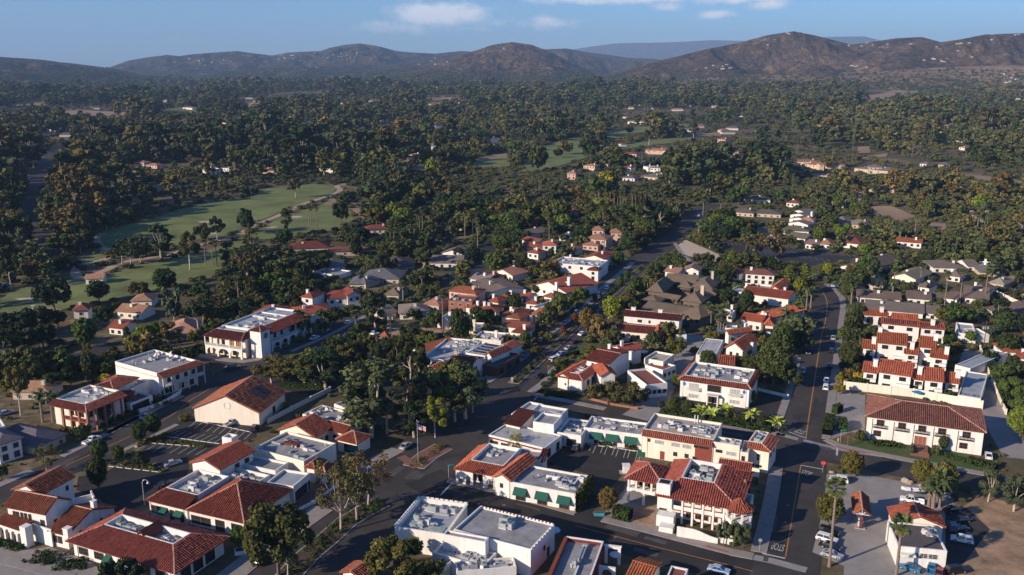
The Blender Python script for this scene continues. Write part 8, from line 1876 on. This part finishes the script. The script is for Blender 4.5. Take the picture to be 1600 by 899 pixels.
 (k13,300,520,10., 'round', 'green', None, 1.3),(k13,360,520,9., 'round', 'olive', None, 1.),(k13,90,690,6., 'round', 'dark', None, 1.),(k13,140,570,8., 'round', 'dark', None, 1.3),(k13,60,560,7., 'spread', 'dark', None, 1.),(k13,400,660,9., 'round', 'dark', None, .7),(k13,470,670,9., 'tall', 'dark', None, 1.5),(k13,430,650,10., 'cypress', 'dark', None, 2.),(k13,960,600,8., 'round', 'green', None, 1.),(k13,1010,680,5., 'round', 'green', None, .8),(k13,1130,680,5., 'round', 'green', None, .8),(k13,1060,760,8., 'round', 'green', None, .9),(k13,1020,790,5., 'round', 'dark', None, .8),(k13,930,890,9., 'round', 'bright', None, 1.2),(k13,730,490,9., 'round', 'dark', None, 1.),(k13,900,170,18., 'spread', 'yellow', 'broad pale-barked yellow-green tree above the palm grove', .8),(k13,1125,400,10., 'spread', 'grey', None, 1.),(k13,500,760,5, 'round', 'dark', None, 1.2),(k13,380,830,6, 'round', 'dark', None, .9),(k13,340,830,7, 'tall', 'dark', None, 1.2),(k13,580,560,6, 'round', 'dark', None, .8)):
 tree(G(z, x, y), h, kd, tn, lab, wd)

# palms
palm(G(k5,345,850),17.5, 'palm', 'tall leaning fan palm at the petrol station forecourt edge', 1.15, fronds=True); palm(G(k5,722,905),11.5, 'palm', 'fan palm before the petrol station workshop wall', 1.2, fronds=True)
palm(G(k5,930,520),5.8, 'date', 'leaning feather palm behind the petrol station', 1.15, fronds=True); palm(G(k5,965,515),7., 'date', 'taller feather palm of the clump behind the petrol station', 1.1, fronds=True); palm(G(k5,905,515),4.6, 'date', 'shortest feather palm of the clump behind the petrol station', 1., fronds=True)
for z, pts, h, kd in ((k15,((700,795),(850,772),(995,825),(1080,812),(1220,805)),13., 'palm'),(k12,((495,402),(525,408),(482,396),(940,522),(962,528),(1050,505),(1075,505),(1105,452),(1122,445),(1405,438),(1430,482),(1360,445)),14., 'palm'),(k12,((75,640),(92,645),(115,640),(135,650),(158,645),(172,640),(85,800)),12., 'palm'),
                      (k13,((815,330),(830,335),(850,338),(920,330),(935,338),(955,335),(970,345),(985,338),(1000,348),(1018,340),(1036,350),(1055,345),(1075,335),(1085,320),(1110,345),(1130,330)),17., 'palm'),(k13,((140,440),(168,500),(270,330),(515,190),(525,190),(880,520),(570,470)),13., 'palm'),
                      (k14,((330,450),(455,300),(355,315),(1420,800),(335,110)),10., 'date'),(k14,((960,745),(900,870),(1190,810),(1075,120)),7., 'date'),(k7,((215,385),(760,255),(815,268),(745,240),(800,300),(830,290)),7.5, 'palm'),(k7,((1175,250),(1165,300)),6., 'date'),(k6,((215,160),(240,150),(185,190)),8., 'date'),(k8,((333,298),),17., 'palm'),(k8,((215,60),(110,130)),9., 'palm'),(k9,((242,795),(300,790)),7.5, 'date'),(k9,((1348,130),),12., 'palm'),(k10,((268,120),(925,285),(1190,130),(600,300),(640,310)),8., 'palm'),(k11,((1160,590),(1200,590),(1225,600),(1320,640),(1345,650),(1360,640),(1385,650),(1400,640),(1420,655),(1345,790)),11., 'palm'),
                      (k15,((800,410),(830,400),(1200,200),(1270,230),(1400,200),(1260,150),(1180,390)),8., 'date'),(k15,((700,470),(740,480),(1225,420)),8., 'date'),(k18,((490,690),(510,690),(810,720),(1175,790),(860,700)),14., 'palm'),(k19,((1445,690),(1020,420),(1340,400),(900,660),(400,700),(180,650)),16., 'palm'),(k14,((425,60),(335,110)),14., 'palm')):
 for x, y in pts: palm(G(z, x, y), h * rnd.uniform(.88,1.12),kd, None, 1. if kd == 'palm' else .95)
for i, (x, y) in enumerate(((700,778),(770,792),(845,775),(990,800),(1130,842))):
 banana(G(k7, x, y),5.0,('leftmost banana plant of the pavement row by the blue-diamond office', 'second banana plant of the pavement row by the blue-diamond office', 'middle banana plant of the pavement row by the blue-diamond office', 'fourth banana plant of the pavement row, before the shady car park', 'rightmost banana plant of the pavement row at the road corner')[i])
# hedges and ivy
for lab, pix, w, h in (('square clipped hedge beside the brown street tree', [k3(1300,565),k3(1390,588)], 3., 2.4),('clipped hedge block at the lawn corner beside the right-hand road', [k5(330,110),k5(350,20)], 2.6,1.8),('taller clipped hedge beside the forecourt of the wide hip-roof office', [k5(395,70),k5(445,75)], 5., 2.4),('round-topped hedge above the forecourt hedge', [k6(375,735),k6(405,745)], 3., 2.4),('hedge along the front of the wide hip-roof office', [k5(600,165),k5(720,175)], 1.6,1.4),('hedge along the lawn right of the entrance steps', [k5(1130,262),k5(1285,310)], 2.4,1.5),
                       ('green hedge topping the townhouse boundary wall', [k6(432,585),k6(820,638),k6(1205,705)], .7,2.9),('long hedge along the right side of the concrete alley', [k6(1230,440),k6(1290,580),k6(1345,720)], 2., 2.6),('tall clipped hedge left of the clock tower building', [k9(1105,400),k9(1160,402)], 2., 2.6),('long tall clipped hedge behind the solar grey house', [k12(440,555),k12(580,545),k12(720,535)], 2.5,3.4),('clipped hedge above the brown hip house gardens', [k12(880,562),k12(1000,545),k12(1110,520)], 2., 2.6),('hedge row below the wide shadowed link street', [k10(510,590),k10(640,600),k10(770,610)], 2., 1.2),
                       ('low hedge in front of the corner gable complex', [k8(880,625),k8(980,645),k8(1100,640)], 2.2,.9),('low hedge before the blue-diamond office door', [k7(600,660),k7(720,672)], 1.4,1.),('low hedge right of the blue-diamond office door', [k7(830,690),k7(980,700)], 1.6,1.2),('long planting hedge below the banana plants', [k7(480,745),k7(700,780),k7(880,810),k7(1100,850)], 2.4,1.3),('clipped hedge below the middle green awning of the courtyard', [k4(130,160),k4(200,172)], 1., 1.1),('clipped hedge below the right green awning of the courtyard', [k4(300,185),k4(340,192)], 1., 1.1),('dark hedge mass left of the road into the golf trees', [k13(300,410),k13(380,380),k13(410,360)], 4., 4.5),('hedge below the dark-red fairway house', [k10(100,240),k10(230,170),k10(330,150)], 5., 4.5),('long garden hedge behind the stepped white houses', [k14(940,265),k14(1040,262)], 3., 3.),('broad green hedge right of the pyramid-roof house', [k15(490,440),k15(620,445)], 6., 4.),('yellow-green hedge belt below the woodland cottage', [k15(850,560),k15(1020,570)], 5., 3.5),('clipped green hedge on the boulevard lawn', [k8(1030,425),k8(1100,412)], 1.2,1.6)):
 hedge(lab, pix, w, h, seed=len(lab), size=.22 if PT(*pix[0]).length < 350 else .42, dens=26 if PT(*pix[0]).length < 350 else 10)
p, d, n, L = None, None, None, None
iv = IVY_BLK; hp = [iv.pt(iv.W + .15,-.2,0), iv.pt(iv.W + .15, iv.D + .5,0)]
_pt = PT
def PT(px, py, h=0.): return px if isinstance(px, Vector) else _pt(px, py, h)
hedge('yellow-green ivy covering the end wall of the orange-tiled corner shop', [(hp[0], 0),(hp[1], 0)], .9,4.6, 'ivy_leaf', 'ivy', 'ivy', seed=3)
# planted beds: low plants nobody could count
def undergrowth(name, polys, n, m, size, hgt, seed, kind='stuff', parent=None):
 r = np.random.default_rng(seed); C = []; R = []
 for c, w in polys:
  pts = spline([PT(*p) for p in c])
  for i in range(n):
   k = r.integers(0, len(pts) - 1); q = pts[k].lerp(pts[k + 1], float(r.random())); d = pts[k + 1] - pts[k]; d.normalize(); nn = Vector((-d.y, d.x, 0)); q = q + nn * float(r.uniform(-.5,.5)) * w; rr = float(r.uniform(.4,1.)) * hgt; C.append((q.x, q.y, .15 + rr * .5)); R.append(rr)
 v, q, t = leaf_cloud(C, R, 26, size, seed); o = link(name, np_mesh(name, v, q, m, t), parent); o['kind'] = kind; return o


undergrowth('undergrowth', [(MEDIANS[0], 4.2)], 90, 'hedge_leaf', .22,.9,1); undergrowth('undergrowth', [(MEDIANS[1], 2.5)], 26, 'ivy_leaf', .2,.7,2); undergrowth('undergrowth', [(MEDIANS[2], 2.8),(MEDIANS[3], 1.8)], 70, 'hedge_leaf', .3,.8,3)
undergrowth('undergrowth', [([k1(480,300),k1(640,268),k1(780,290),k1(920,318)], 2.),([k1(760,170),k1(860,140),k1(960,110)], 2.4),([k1(850,150),k1(1000,155),k1(1160,182)], 1.2)], 50, 'ivy_leaf', .2,.6,4)
undergrowth('undergrowth', [([k1(170,800),k1(330,820)], 4.),([k1(320,850),k1(500,835)], 4.),([k1(-20,720),k1(120,752)], 2.)], 45, 'hedge_leaf', .2,.7,5); undergrowth('undergrowth', [([k9(600,640),k9(900,700),k9(950,650)], 6.),([k9(560,820),k9(750,740)], 4.)], 60, 'hedge_leaf', .3,.9,6)
undergrowth('undergrowth', [([k10(830,400),k10(900,440),k10(960,480)], 8.),([k10(820,480),k10(900,510)], 5.)], 90, 'ivy_leaf', .35,1., 7); undergrowth('undergrowth', [([k5(560,150),k5(760,180)], 1.4),([k5(930,210),k5(1130,262)], 2.),([k7(500,740),k7(900,800),k7(1160,850)], 3.)], 60, 'hedge_leaf', .2,.6,8)
undergrowth('undergrowth', [([k8(885,600),k8(950,560),k8(990,480)], 3.),([k8(900,640),k8(1090,650)], 3.)], 60, 'hedge_leaf', .25,.5,9)

# ------------------------------------------------------------------ woods that fill the valley
def inside(poly, X, Y):
 c = np.zeros(len(X), bool); xs = np.array([p[0] for p in poly]); ys = np.array([p[1] for p in poly]); m = (X >= xs.min()) & (X <= xs.max()) & (Y >= ys.min()) & (Y <= ys.max())
 if not m.any(): return c
 x, y = X[m], Y[m]; r = np.zeros(len(x), bool)
 for i in range(len(poly)):
  x0, y0 = poly[i]; x1, y1 = poly[(i + 1) % len(poly)]; k = (y0 > y) != (y1 > y)
  with np.errstate(divide='ignore', invalid='ignore'): r ^= k & (x < (x1 - x0) * (y - y0) / (y1 - y0) + x0)
 c[m] = r; return c


TOWN = [(-900,1300),(-900,640),(0,605),(60,625),(130,560),(330,562),(318,485),(430,470),(520,480),(610,462),(700,448),(800,470),(900,430),(1005,395),(1070,352),(1120,372),(1160,425),(1330,425),(1330,470),(1450,500),(1640,540),(2600,700),(2600,1300)]
def woods():
 r = np.random.default_rng(21); P = []
 for (r0, r1, sp) in ((250,700,7.4),(700,1300,9.),(1300,2600,11.5),(2600,4300,17.),(4300,6600,25.)):
  xs = np.arange(-r1 * .66, r1 * .66, sp); ys = np.arange(r0 * .75, r1, sp); X, Y = np.meshgrid(xs, ys); X = X.ravel() + r.uniform(-.5,.5, X.size) * sp * 1.3; Y = Y.ravel() + r.uniform(-.5,.5, Y.size) * sp * 1.3
  d = np.hypot(X, Y); k = (d >= r0) & (d < r1) & (np.abs(X) < Y * .64 + 30); P.append(np.stack([X[k], Y[k], np.full(k.sum(), sp)], 1))
 P = np.concatenate(P); X, Y, SP = P.T
 tw = [PT(*p) for p in TOWN]; bad = inside([(p.x, p.y) for p in tw], X, Y)
 for poly in KEEP: bad |= inside(poly, X, Y)
 n1 = fbm(X * .006, Y * .006,5,4); n2 = fbm(X * .0016, Y * .0016,9,3); n3 = fbm(X * .011, Y * .011,15,3)
 q_ = np.quantile; n4 = fbm(X * .0030, Y * .0022,51,3); bad |= (n1 < q_(n1,.36)) & (r.random(len(X)) < .85); bad |= (n3 < q_(n3,.28)) & (r.random(len(X)) < .6)
 bad |= (np.hypot(X, Y) > 700) & (n4 < q_(n4,.23)) & (r.random(len(X)) < .88)
 d = np.hypot(X, Y); dz = -H; fw = Y * CT - dz * ST; px = CX + F * X / fw; py = CY - F * (Y * ST + dz * CT) / fw
 bad |= (px > 1040) & (px < 1530) & (py > 126) & (py < 147) & (r.random(len(X)) < .72); bad |= (px > 380) & (px < 1000) & (py > 140) & (py < 165) & (n4 < q_(n4,.35)) & (r.random(len(X)) < .7)
 # drier, thinner scrub to the right of the valley road
 dry = (px > 1230) & (py > 255) & (py < 430); bad |= dry & (r.random(len(X)) < .25)
 kind = np.where(n2 + .25 * (r.random(len(X)) - .5) > .62,1,0); kind = np.where(r.random(len(X)) < .12,2,kind); kind = np.where((r.random(len(X)) < .3) & (kind == 0),3,kind)
 hgt = np.where(kind == 1, r.uniform(11,19, len(X)), np.where(kind == 2, r.uniform(8,15, len(X)), r.uniform(5,11.5, len(X)))); hgt *= np.where(dry, .62,1.) * (.8 + .5 * n1); hgt *= np.where(d > 800,.5 + .8 * n1,1.); hgt *= np.where(SP > 11, SP / 11., 1.) ** .2
 hgt *= np.where(d > 600, np.clip(r.lognormal(0,.26, len(X)),.55,1.75),1.); hgt = np.where(d < 520, np.minimum(hgt, 11.), hgt)
 wid = np.where(SP > 11,(SP / 11.) ** .45,1.)
 Z = np.array([terrain(x, y) for x, y in zip(X, Y)])
 # keep buildings, fairways and lots in view
 cy = py - F * hgt * .62 / fw; ty = py - F * hgt * .98 / fw
 for (x0, y0, x1, y1, dep) in SHOW:
  m = (px > x0 - 2) & (px < x1 + 2) & (fw < dep) & (((cy > y0) & (cy < y1)) | ((ty > y0) & (ty < y1)) | ((ty < y0) & (cy > y1))); bad |= m & (r.random(len(X)) < .9)
 for o in [q for q in COL.objects if q.name.split('.')[0] in ('fairway', 'dry_clearing', 'car_park', 'sandy_verge', 'cart_path', 'road', 'field', 'lake')]:
  vs = [v.co for v in o.data.vertices]
  if o.name.startswith(('cart_path', 'road')):
   if np.mean([v.y for v in vs]) < 430 or (np.mean([v.y for v in vs]) > 640 and np.mean([v.x for v in vs]) > -150): continue
   for v in vs[::4]:
    q = proj(v.x, v.y, 0); far_left = v.x < -150 and o.name[:4] == 'road'; m = (np.abs(px - q[0]) < (9 if far_left else 4)) & (fw < q[2]) & (ty < q[1]) & (py > q[1]); bad |= m & (r.random(len(X)) < (.8 if far_left else .5))
   continue
  pp = [proj(*v)[:2] for v in vs]; pp = pp[-o['ring']:] if 'ring' in o else pp; bad |= np.any([inside(pp, px, py - F * hgt * f_ / fw) for f_ in (.05,.3,.55,.8,.98)], axis=0) & (r.random(len(X)) < (.96 if o.name[:3] == 'fai' else .94))
 k = ~bad & (px > -130) & (px < 1730); return [a[k] for a in (X, Y, Z, hgt, wid, kind, px, py, fw, n3)]


X, Y, Z, HG, WD, KD, PX, PY, FW, N3 = woods()
size = HG / FW; vis = (PX > -5) & (PX < 1605); order = np.argsort(-size * vis); quota = {0: 175,1: 190,2: 90,3: 150}; solo = []
for i in order[:4000]:
 k = int(KD[i])
 if quota[k] > 0 and vis[i]: quota[k] -= 1; solo.append(i)
solo = np.array(solo)
KK = {0: 'spread', 1: 'tall', 2: 'open', 3: 'round'}
for i in solo:
 kd = KK[int(KD[i])]; tn = rnd.choice({'spread': ['dark', 'green', 'olive', 'mid', 'brown'], 'tall': ['dark', 'dark', 'olive', 'grey', 'brown'], 'open': ['dark', 'olive', 'brown'], 'round': ['dark', 'green', 'mid', 'green', 'bright']}[kd])
 tree(Vector((X[i], Y[i], Z[i] - .1)), float(HG[i]),kd, tn, None, float(WD[i]) * rnd.uniform(.85,1.2) * (1.1 if kd != 'tall' else 1.25),1 if FW[i] < 620 else 2)
mask = np.ones(len(X), bool); mask[solo] = False
# five of the far trees lend their crowns to the wood
SRC = []
for kd, var in (('spread', 1),('spread', 2),('tall', 1),('open', 2),('round', 1),('round', 3)):
 cand = [o for o in COL.objects if o.name.split('.')[0] == 'crown' and o.data == PROTO.get((kd, var, 2),(None,))[0]]
 if cand: SRC.append(cand[-1])


def forest(name, idx, X=X, Y=Y, Z=Z, HG=HG, WD=WD, KD=KD, SRC=SRC):
 n = len(idx); me = bpy.data.meshes.new(name); me.vertices.add(n); me.vertices.foreach_set('co', np.stack([X[idx], Y[idx], Z[idx] - .3], 1).astype(np.float32).ravel())
 r = np.random.default_rng(4); a = me.attributes.new('pick', 'INT', 'POINT'); ks = [o.data for o in SRC]
 names = [k for k in ('spread', 'spread', 'tall', 'open', 'round', 'round')][:len(SRC)]; tab = {0: [0,1], 1: [2,2], 2: [3,2], 3: [4,5], 9: [0,1]}
 a.data.foreach_set('value', np.array([tab[int(KD[i])][int(q)] % len(SRC) for i, q in zip(idx, r.integers(0,2, n))], np.int32))
 s = HG[idx] / 10.; w = s * WD[idx] * r.uniform(.95,1.4, n); b = me.attributes.new('scl', 'FLOAT_VECTOR', 'POINT'); b.data.foreach_set('vector', np.stack([w, w, s], 1).astype(np.float32).ravel())
 c = me.attributes.new('rot', 'FLOAT_VECTOR', 'POINT'); z = np.zeros(n); c.data.foreach_set('vector', np.stack([z, z, r.uniform(0,6.28, n)], 1).astype(np.float32).ravel())
 o = link(name, me); o['kind'] = 'stuff'
 g = bpy.data.node_groups.new(name, 'GeometryNodeTree'); g.interface.new_socket('Geometry', in_out='INPUT', socket_type='NodeSocketGeometry'); g.interface.new_socket('Geometry', in_out='OUTPUT', socket_type='NodeSocketGeometry')
 N = g.nodes.new; L = g.links.new; gi = N('NodeGroupInput'); go = N('NodeGroupOutput'); ip = N('GeometryNodeInstanceOnPoints'); gg = N('GeometryNodeGeometryToInstance')
 for so_ in reversed(SRC):
  oi = N('GeometryNodeObjectInfo'); oi.transform_space = 'ORIGINAL'; oi.inputs['Object'].default_value = so_; oi.inputs['As Instance'].default_value = False; L(oi.outputs['Geometry'], gg.inputs[0])
 def attr(nm, t): q = N('GeometryNodeInputNamedAttribute'); q.data_type = t; q.inputs['Name'].default_value = nm; return q.outputs['Attribute']
 L(gi.outputs[0], ip.inputs['Points']); L(gg.outputs[0], ip.inputs['Instance']); ip.inputs['Pick Instance'].default_value = True
 L(attr('pick', 'INT'), ip.inputs['Instance Index']); L(attr('scl', 'FLOAT_VECTOR'), ip.inputs['Scale']); L(attr('rot', 'FLOAT_VECTOR'), ip.inputs['Rotation']); L(ip.outputs[0], go.inputs[0])
 m = o.modifiers.new('woods', 'NODES'); m.node_group = g; return o


forest('forest', np.nonzero(mask)[0])


def gardens():
 """bushes and small trees that fill the yards between the houses"""
 r = np.random.default_rng(33); sp = 3.5; tw = [PT(*p) for p in TOWN]
 xs = np.arange(-330,330, sp); ys = np.arange(165,640, sp); X, Y = [a.ravel() for a in np.meshgrid(xs, ys)]; X = X + r.uniform(-.6,.6, X.size) * sp; Y = Y + r.uniform(-.6,.6, Y.size) * sp
 ok = inside([(p.x, p.y) for p in tw], X, Y)
 for poly in KEEP: ok &= ~inside(poly, X, Y)
 fw = Y * CT + H * ST; px = CX + F * X / fw; py = CY - F * (Y * ST - H * CT) / fw; ok &= (px > -30) & (px < 1630) & (py < 900)
 n = fbm(X * .03, Y * .03,77,3); ok &= (n > .40) | (r.random(len(X)) < .5); big = (r.random(len(X)) < .16) & (Y > 270); h = np.where(big, r.uniform(4,7.5, len(X)), r.uniform(1., 3.4, len(X))); ok &= (Y > 265) | (r.random(len(X)) < .30); h = np.where(Y < 265, r.uniform(.6,1.6, len(X)), h)
 cy = py - F * h * .6 / fw; ty = py - F * h / fw
 for (x0, y0, x1, y1, dep) in SHOW: ok &= ~((px > x0) & (px < x1) & (fw < dep + 2) & (((cy > y0) & (cy < y1)) | ((ty > y0) & (ty < y1 - 3)) | (big & (py > y1) & (ty < y0))) & (r.random(len(X)) < np.where(big, .95, np.where(Y > 300,.55,.72))))
 for o in [q for q in COL.objects if q.name.split('.')[0] in ('road', 'car_park', 'driveway', 'lawn', 'forecourt', 'pavement')]:
  for v in [v.co for v in o.data.vertices][::2]: q = proj(v.x, v.y, 0); ok &= ~((np.abs(px - q[0]) < 3) & (fw < q[2]) & (ty < q[1]) & (py > q[1]) & (r.random(len(X)) < np.where(big, .8,.4)))
 return X[ok], Y[ok], h[ok], big[ok], fw[ok]


gx, gy, gh, gb, gf = gardens(); gn = len(gx); go_ = np.argsort(-gh / gf); picked = []; qs, qt = 130,110
for i in go_:
 if gb[i] and qt > 0: qt -= 1; picked.append(i); tree(Vector((gx[i], gy[i], 0)), float(gh[i]), rnd.choice(['round', 'spread', 'spread', 'tall']), rnd.choice(['dark', 'green', 'mid', 'olive', 'dark', 'brown']), None, rnd.uniform(.9,1.3),1)
 elif not gb[i] and qs > 0: qs -= 1; picked.append(i); tree(Vector((gx[i], gy[i], 0)), float(gh[i]), 'shrub', rnd.choice(['dark', 'green', 'mid', 'olive', 'dark', 'yellow']), None, rnd.uniform(.8,1.3),1)
SHR = [o for o in COL.objects if o.name.split('.')[0] == 'crown' and o.parent and o.parent.name.startswith('shrub') and o.data in [PROTO[k][0] for k in PROTO if k[0] == 'shrub' and k[2] == 1]][:2]
gm = np.ones(gn, bool); gm[picked] = False
_r = np.random.default_rng(8); ux, uy = [], []
for (r0, r1, sp) in ((300,900,6.),(900,1900,11.),(1900,3200,18.)):
 a_ = _r.uniform(-.66,.66, int(.66 * (r1 * r1 - r0 * r0) / sp / sp)); d_ = np.sqrt(_r.uniform(r0 * r0, r1 * r1, len(a_))); ux.append(d_ * np.sin(a_)); uy.append(d_ * np.cos(a_))
ux, uy = np.concatenate(ux), np.concatenate(uy); ok_ = ~inside([(p.x, p.y) for p in [PT(*p) for p in TOWN]], ux, uy)
for poly in KEEP: ok_ &= ~inside(poly, ux, uy)
ok_ &= fbm(ux * .012, uy * .012,63,3) > .44; ux, uy = ux[ok_], uy[ok_]; nu = len(ux)
forest('scrub', np.arange(nu), ux, uy, np.array([terrain(a, b_) for a, b_ in zip(ux, uy)]) + .2, _r.uniform(.9,3.4, nu) * np.where(np.hypot(ux, uy) > 900,1.3,1.), np.full(nu, 1.3), np.full(nu, 9), SHR)
hx, hy, hz_ = [], [], []
for q_, (A, R, Zz, _) in enumerate(HILLS[:-1]):
 ii = np.nonzero((Zz > 2) & (Zz < 95) & (np.arange(len(Zz))[:, None] < 90)); sel = _r.random(len(ii[0])) < np.clip(1.1 - Zz[ii] / 90,.05,1) * (.5 if q_ != 5 else .12); a_, r_, z_ = np.broadcast_to(A, R.shape)[ii][sel], R[ii][sel], Zz[ii][sel]; hx.append(r_ * np.sin(a_) + _r.uniform(-9,9, len(a_))); hy.append(r_ * np.cos(a_)); hz_.append(z_ - 1)
hx, hy, hz_ = [np.concatenate(q) for q in (hx, hy, hz_)]; nh = len(hx); forest('hillside_trees', np.arange(nh), hx, hy, hz_, _r.uniform(5,10, nh), _r.uniform(1., 1.6, nh), _r.choice([0,3], nh), SRC)
forest('shrubbery', np.nonzero(gm)[0], gx, gy, np.full(gn, .25), gh, np.full(gn, 1.), np.full(gn, 9), SHR)
print('GARDENS', gn, 'WOODS', len(X), 'solo', len(solo), 'src', len(SRC))
# ------------------------------------------------------------------ labels taken from what stands nearby
_T = ['twenty', 'thirty', 'forty', 'fifty']; _U = ['first', 'second', 'third', 'fourth', 'fifth', 'sixth', 'seventh', 'eighth', 'ninth']; _N = ['one', 'two', 'three', 'four', 'five', 'six', 'seven', 'eight', 'nine']
ORD = ['first', 'second', 'third', 'fourth', 'fifth', 'sixth', 'seventh', 'eighth', 'ninth', 'tenth', 'eleventh', 'twelfth', 'thirteenth', 'fourteenth', 'fifteenth', 'sixteenth', 'seventeenth', 'eighteenth', 'nineteenth', 'twentieth']
NUM = ['', 'one', 'two', 'three', 'four', 'five', 'six', 'seven', 'eight', 'nine', 'ten', 'eleven', 'twelve', 'thirteen', 'fourteen', 'fifteen', 'sixteen', 'seventeen', 'eighteen', 'nineteen', 'twenty']
LAND += [('the curving golf path', 240,395),('the lone fairway tree', 533,350),('the far lake', 805,160),('the right-hand mountain', 1240,60),('the central mountain', 800,70),('the left-hand hill', 60,95),('the far tan fields', 1400,135),('the left-hand forest road', 60,330),('the upper fairway', 880,250),('the radio mast', 1335,215),('the palm grove', 975,335),('the far green field', 290,172),('the far dark car park', 1200,395),('the left mid woods', 380,245),('the far mid woods', 640,190)]


for i_, t_ in enumerate(_T):
 if i_: ORD.append(t_[:-1] + 'ieth'); NUM.append(t_)
 ORD += [t_ + '-' + u for u in _U]; NUM += [t_ + '-' + u for u in _N]


def auto_labels():
 G = {}
 for o, desc, noun, x, y in AUTO:
  best = min(LAND, key=lambda l: (abs(l[1] - x)) + 1.9 * abs(l[2] - y) + (60 if False else 0))
  dx, dy = x - best[1], (y - best[2]) * 1.9
  rel = ('right of ' if dx > 0 else 'left of ') if abs(dx) > abs(dy) else ('beyond ' if dy < 0 else 'in front of ')
  G.setdefault((desc, noun, rel + best[0]), []).append((x, y, o))
 for (desc, noun, where), L in G.items():
  L.sort(key=lambda t: t[0]); n = len(L); one = noun[:-1] if noun.endswith('s') and not noun.endswith('ss') else noun
  one = {'cypresse': 'cypress'}.get(one, one); one = one.replace('houses on the far plai', 'house on the far plai') if 'plai' in one else one
  if noun == 'houses on the far plain': one, pl = 'house on the far plain', noun
  elif noun == 'houses': one = desc; pl = desc.replace('house', 'houses', 1); desc_ = ''
  else: pl = noun
  if noun in ('houses', 'cars', 'SUVs', 'pickup trucks'): dd = '' if noun == 'houses' else ''; one = desc; pl = desc.replace('house', 'houses', 1) if noun == 'houses' else desc + 's'
  else: one = desc + ' ' + one; pl = desc + ' ' + pl
  for i, (x, y, o) in enumerate(L):
   if n == 1: o['label'] = one + ' ' + where
   elif n == 2: o['label'] = ('left' if i == 0 else 'right') + ' of two ' + pl + ' ' + where
   elif n <= 58: o['label'] = (ORD[i] + ' from left of ' + NUM[n] + ' ' + pl + ' ' + where)
   else: o['label'] = one + ' ' + where; o['group'] = pl + ' ' + where
   w = o['label'].split()
   if len(w) > 16: o['label'] = ' '.join(o['label'].replace(' from left', '').split()[:16])
   if 'group' not in o: o['group'] = noun


auto_labels()
# ------------------------------------------------------------------ air: one closed box of haze round everything
hz = MB().box(-24000,-300,-12,24000,26000,1000)
hm = bpy.data.materials.new('haze'); hm.use_nodes = True; t = hm.node_tree; t.nodes.clear()
out = NT(t, 'ShaderNodeOutputMaterial'); pv = NT(t, 'ShaderNodeVolumePrincipled'); pv.inputs['Density'].default_value = 5.0e-5; pv.inputs['Color'].default_value = (.46,.68,1., 1); pv.inputs['Anisotropy'].default_value = 0.
t.links.new(pv.outputs[0], out.inputs['Volume']); MATS['haze'] = hm
ho = link('haze', hz.mesh('haze', 'haze')); ho['kind'] = 'stuff'
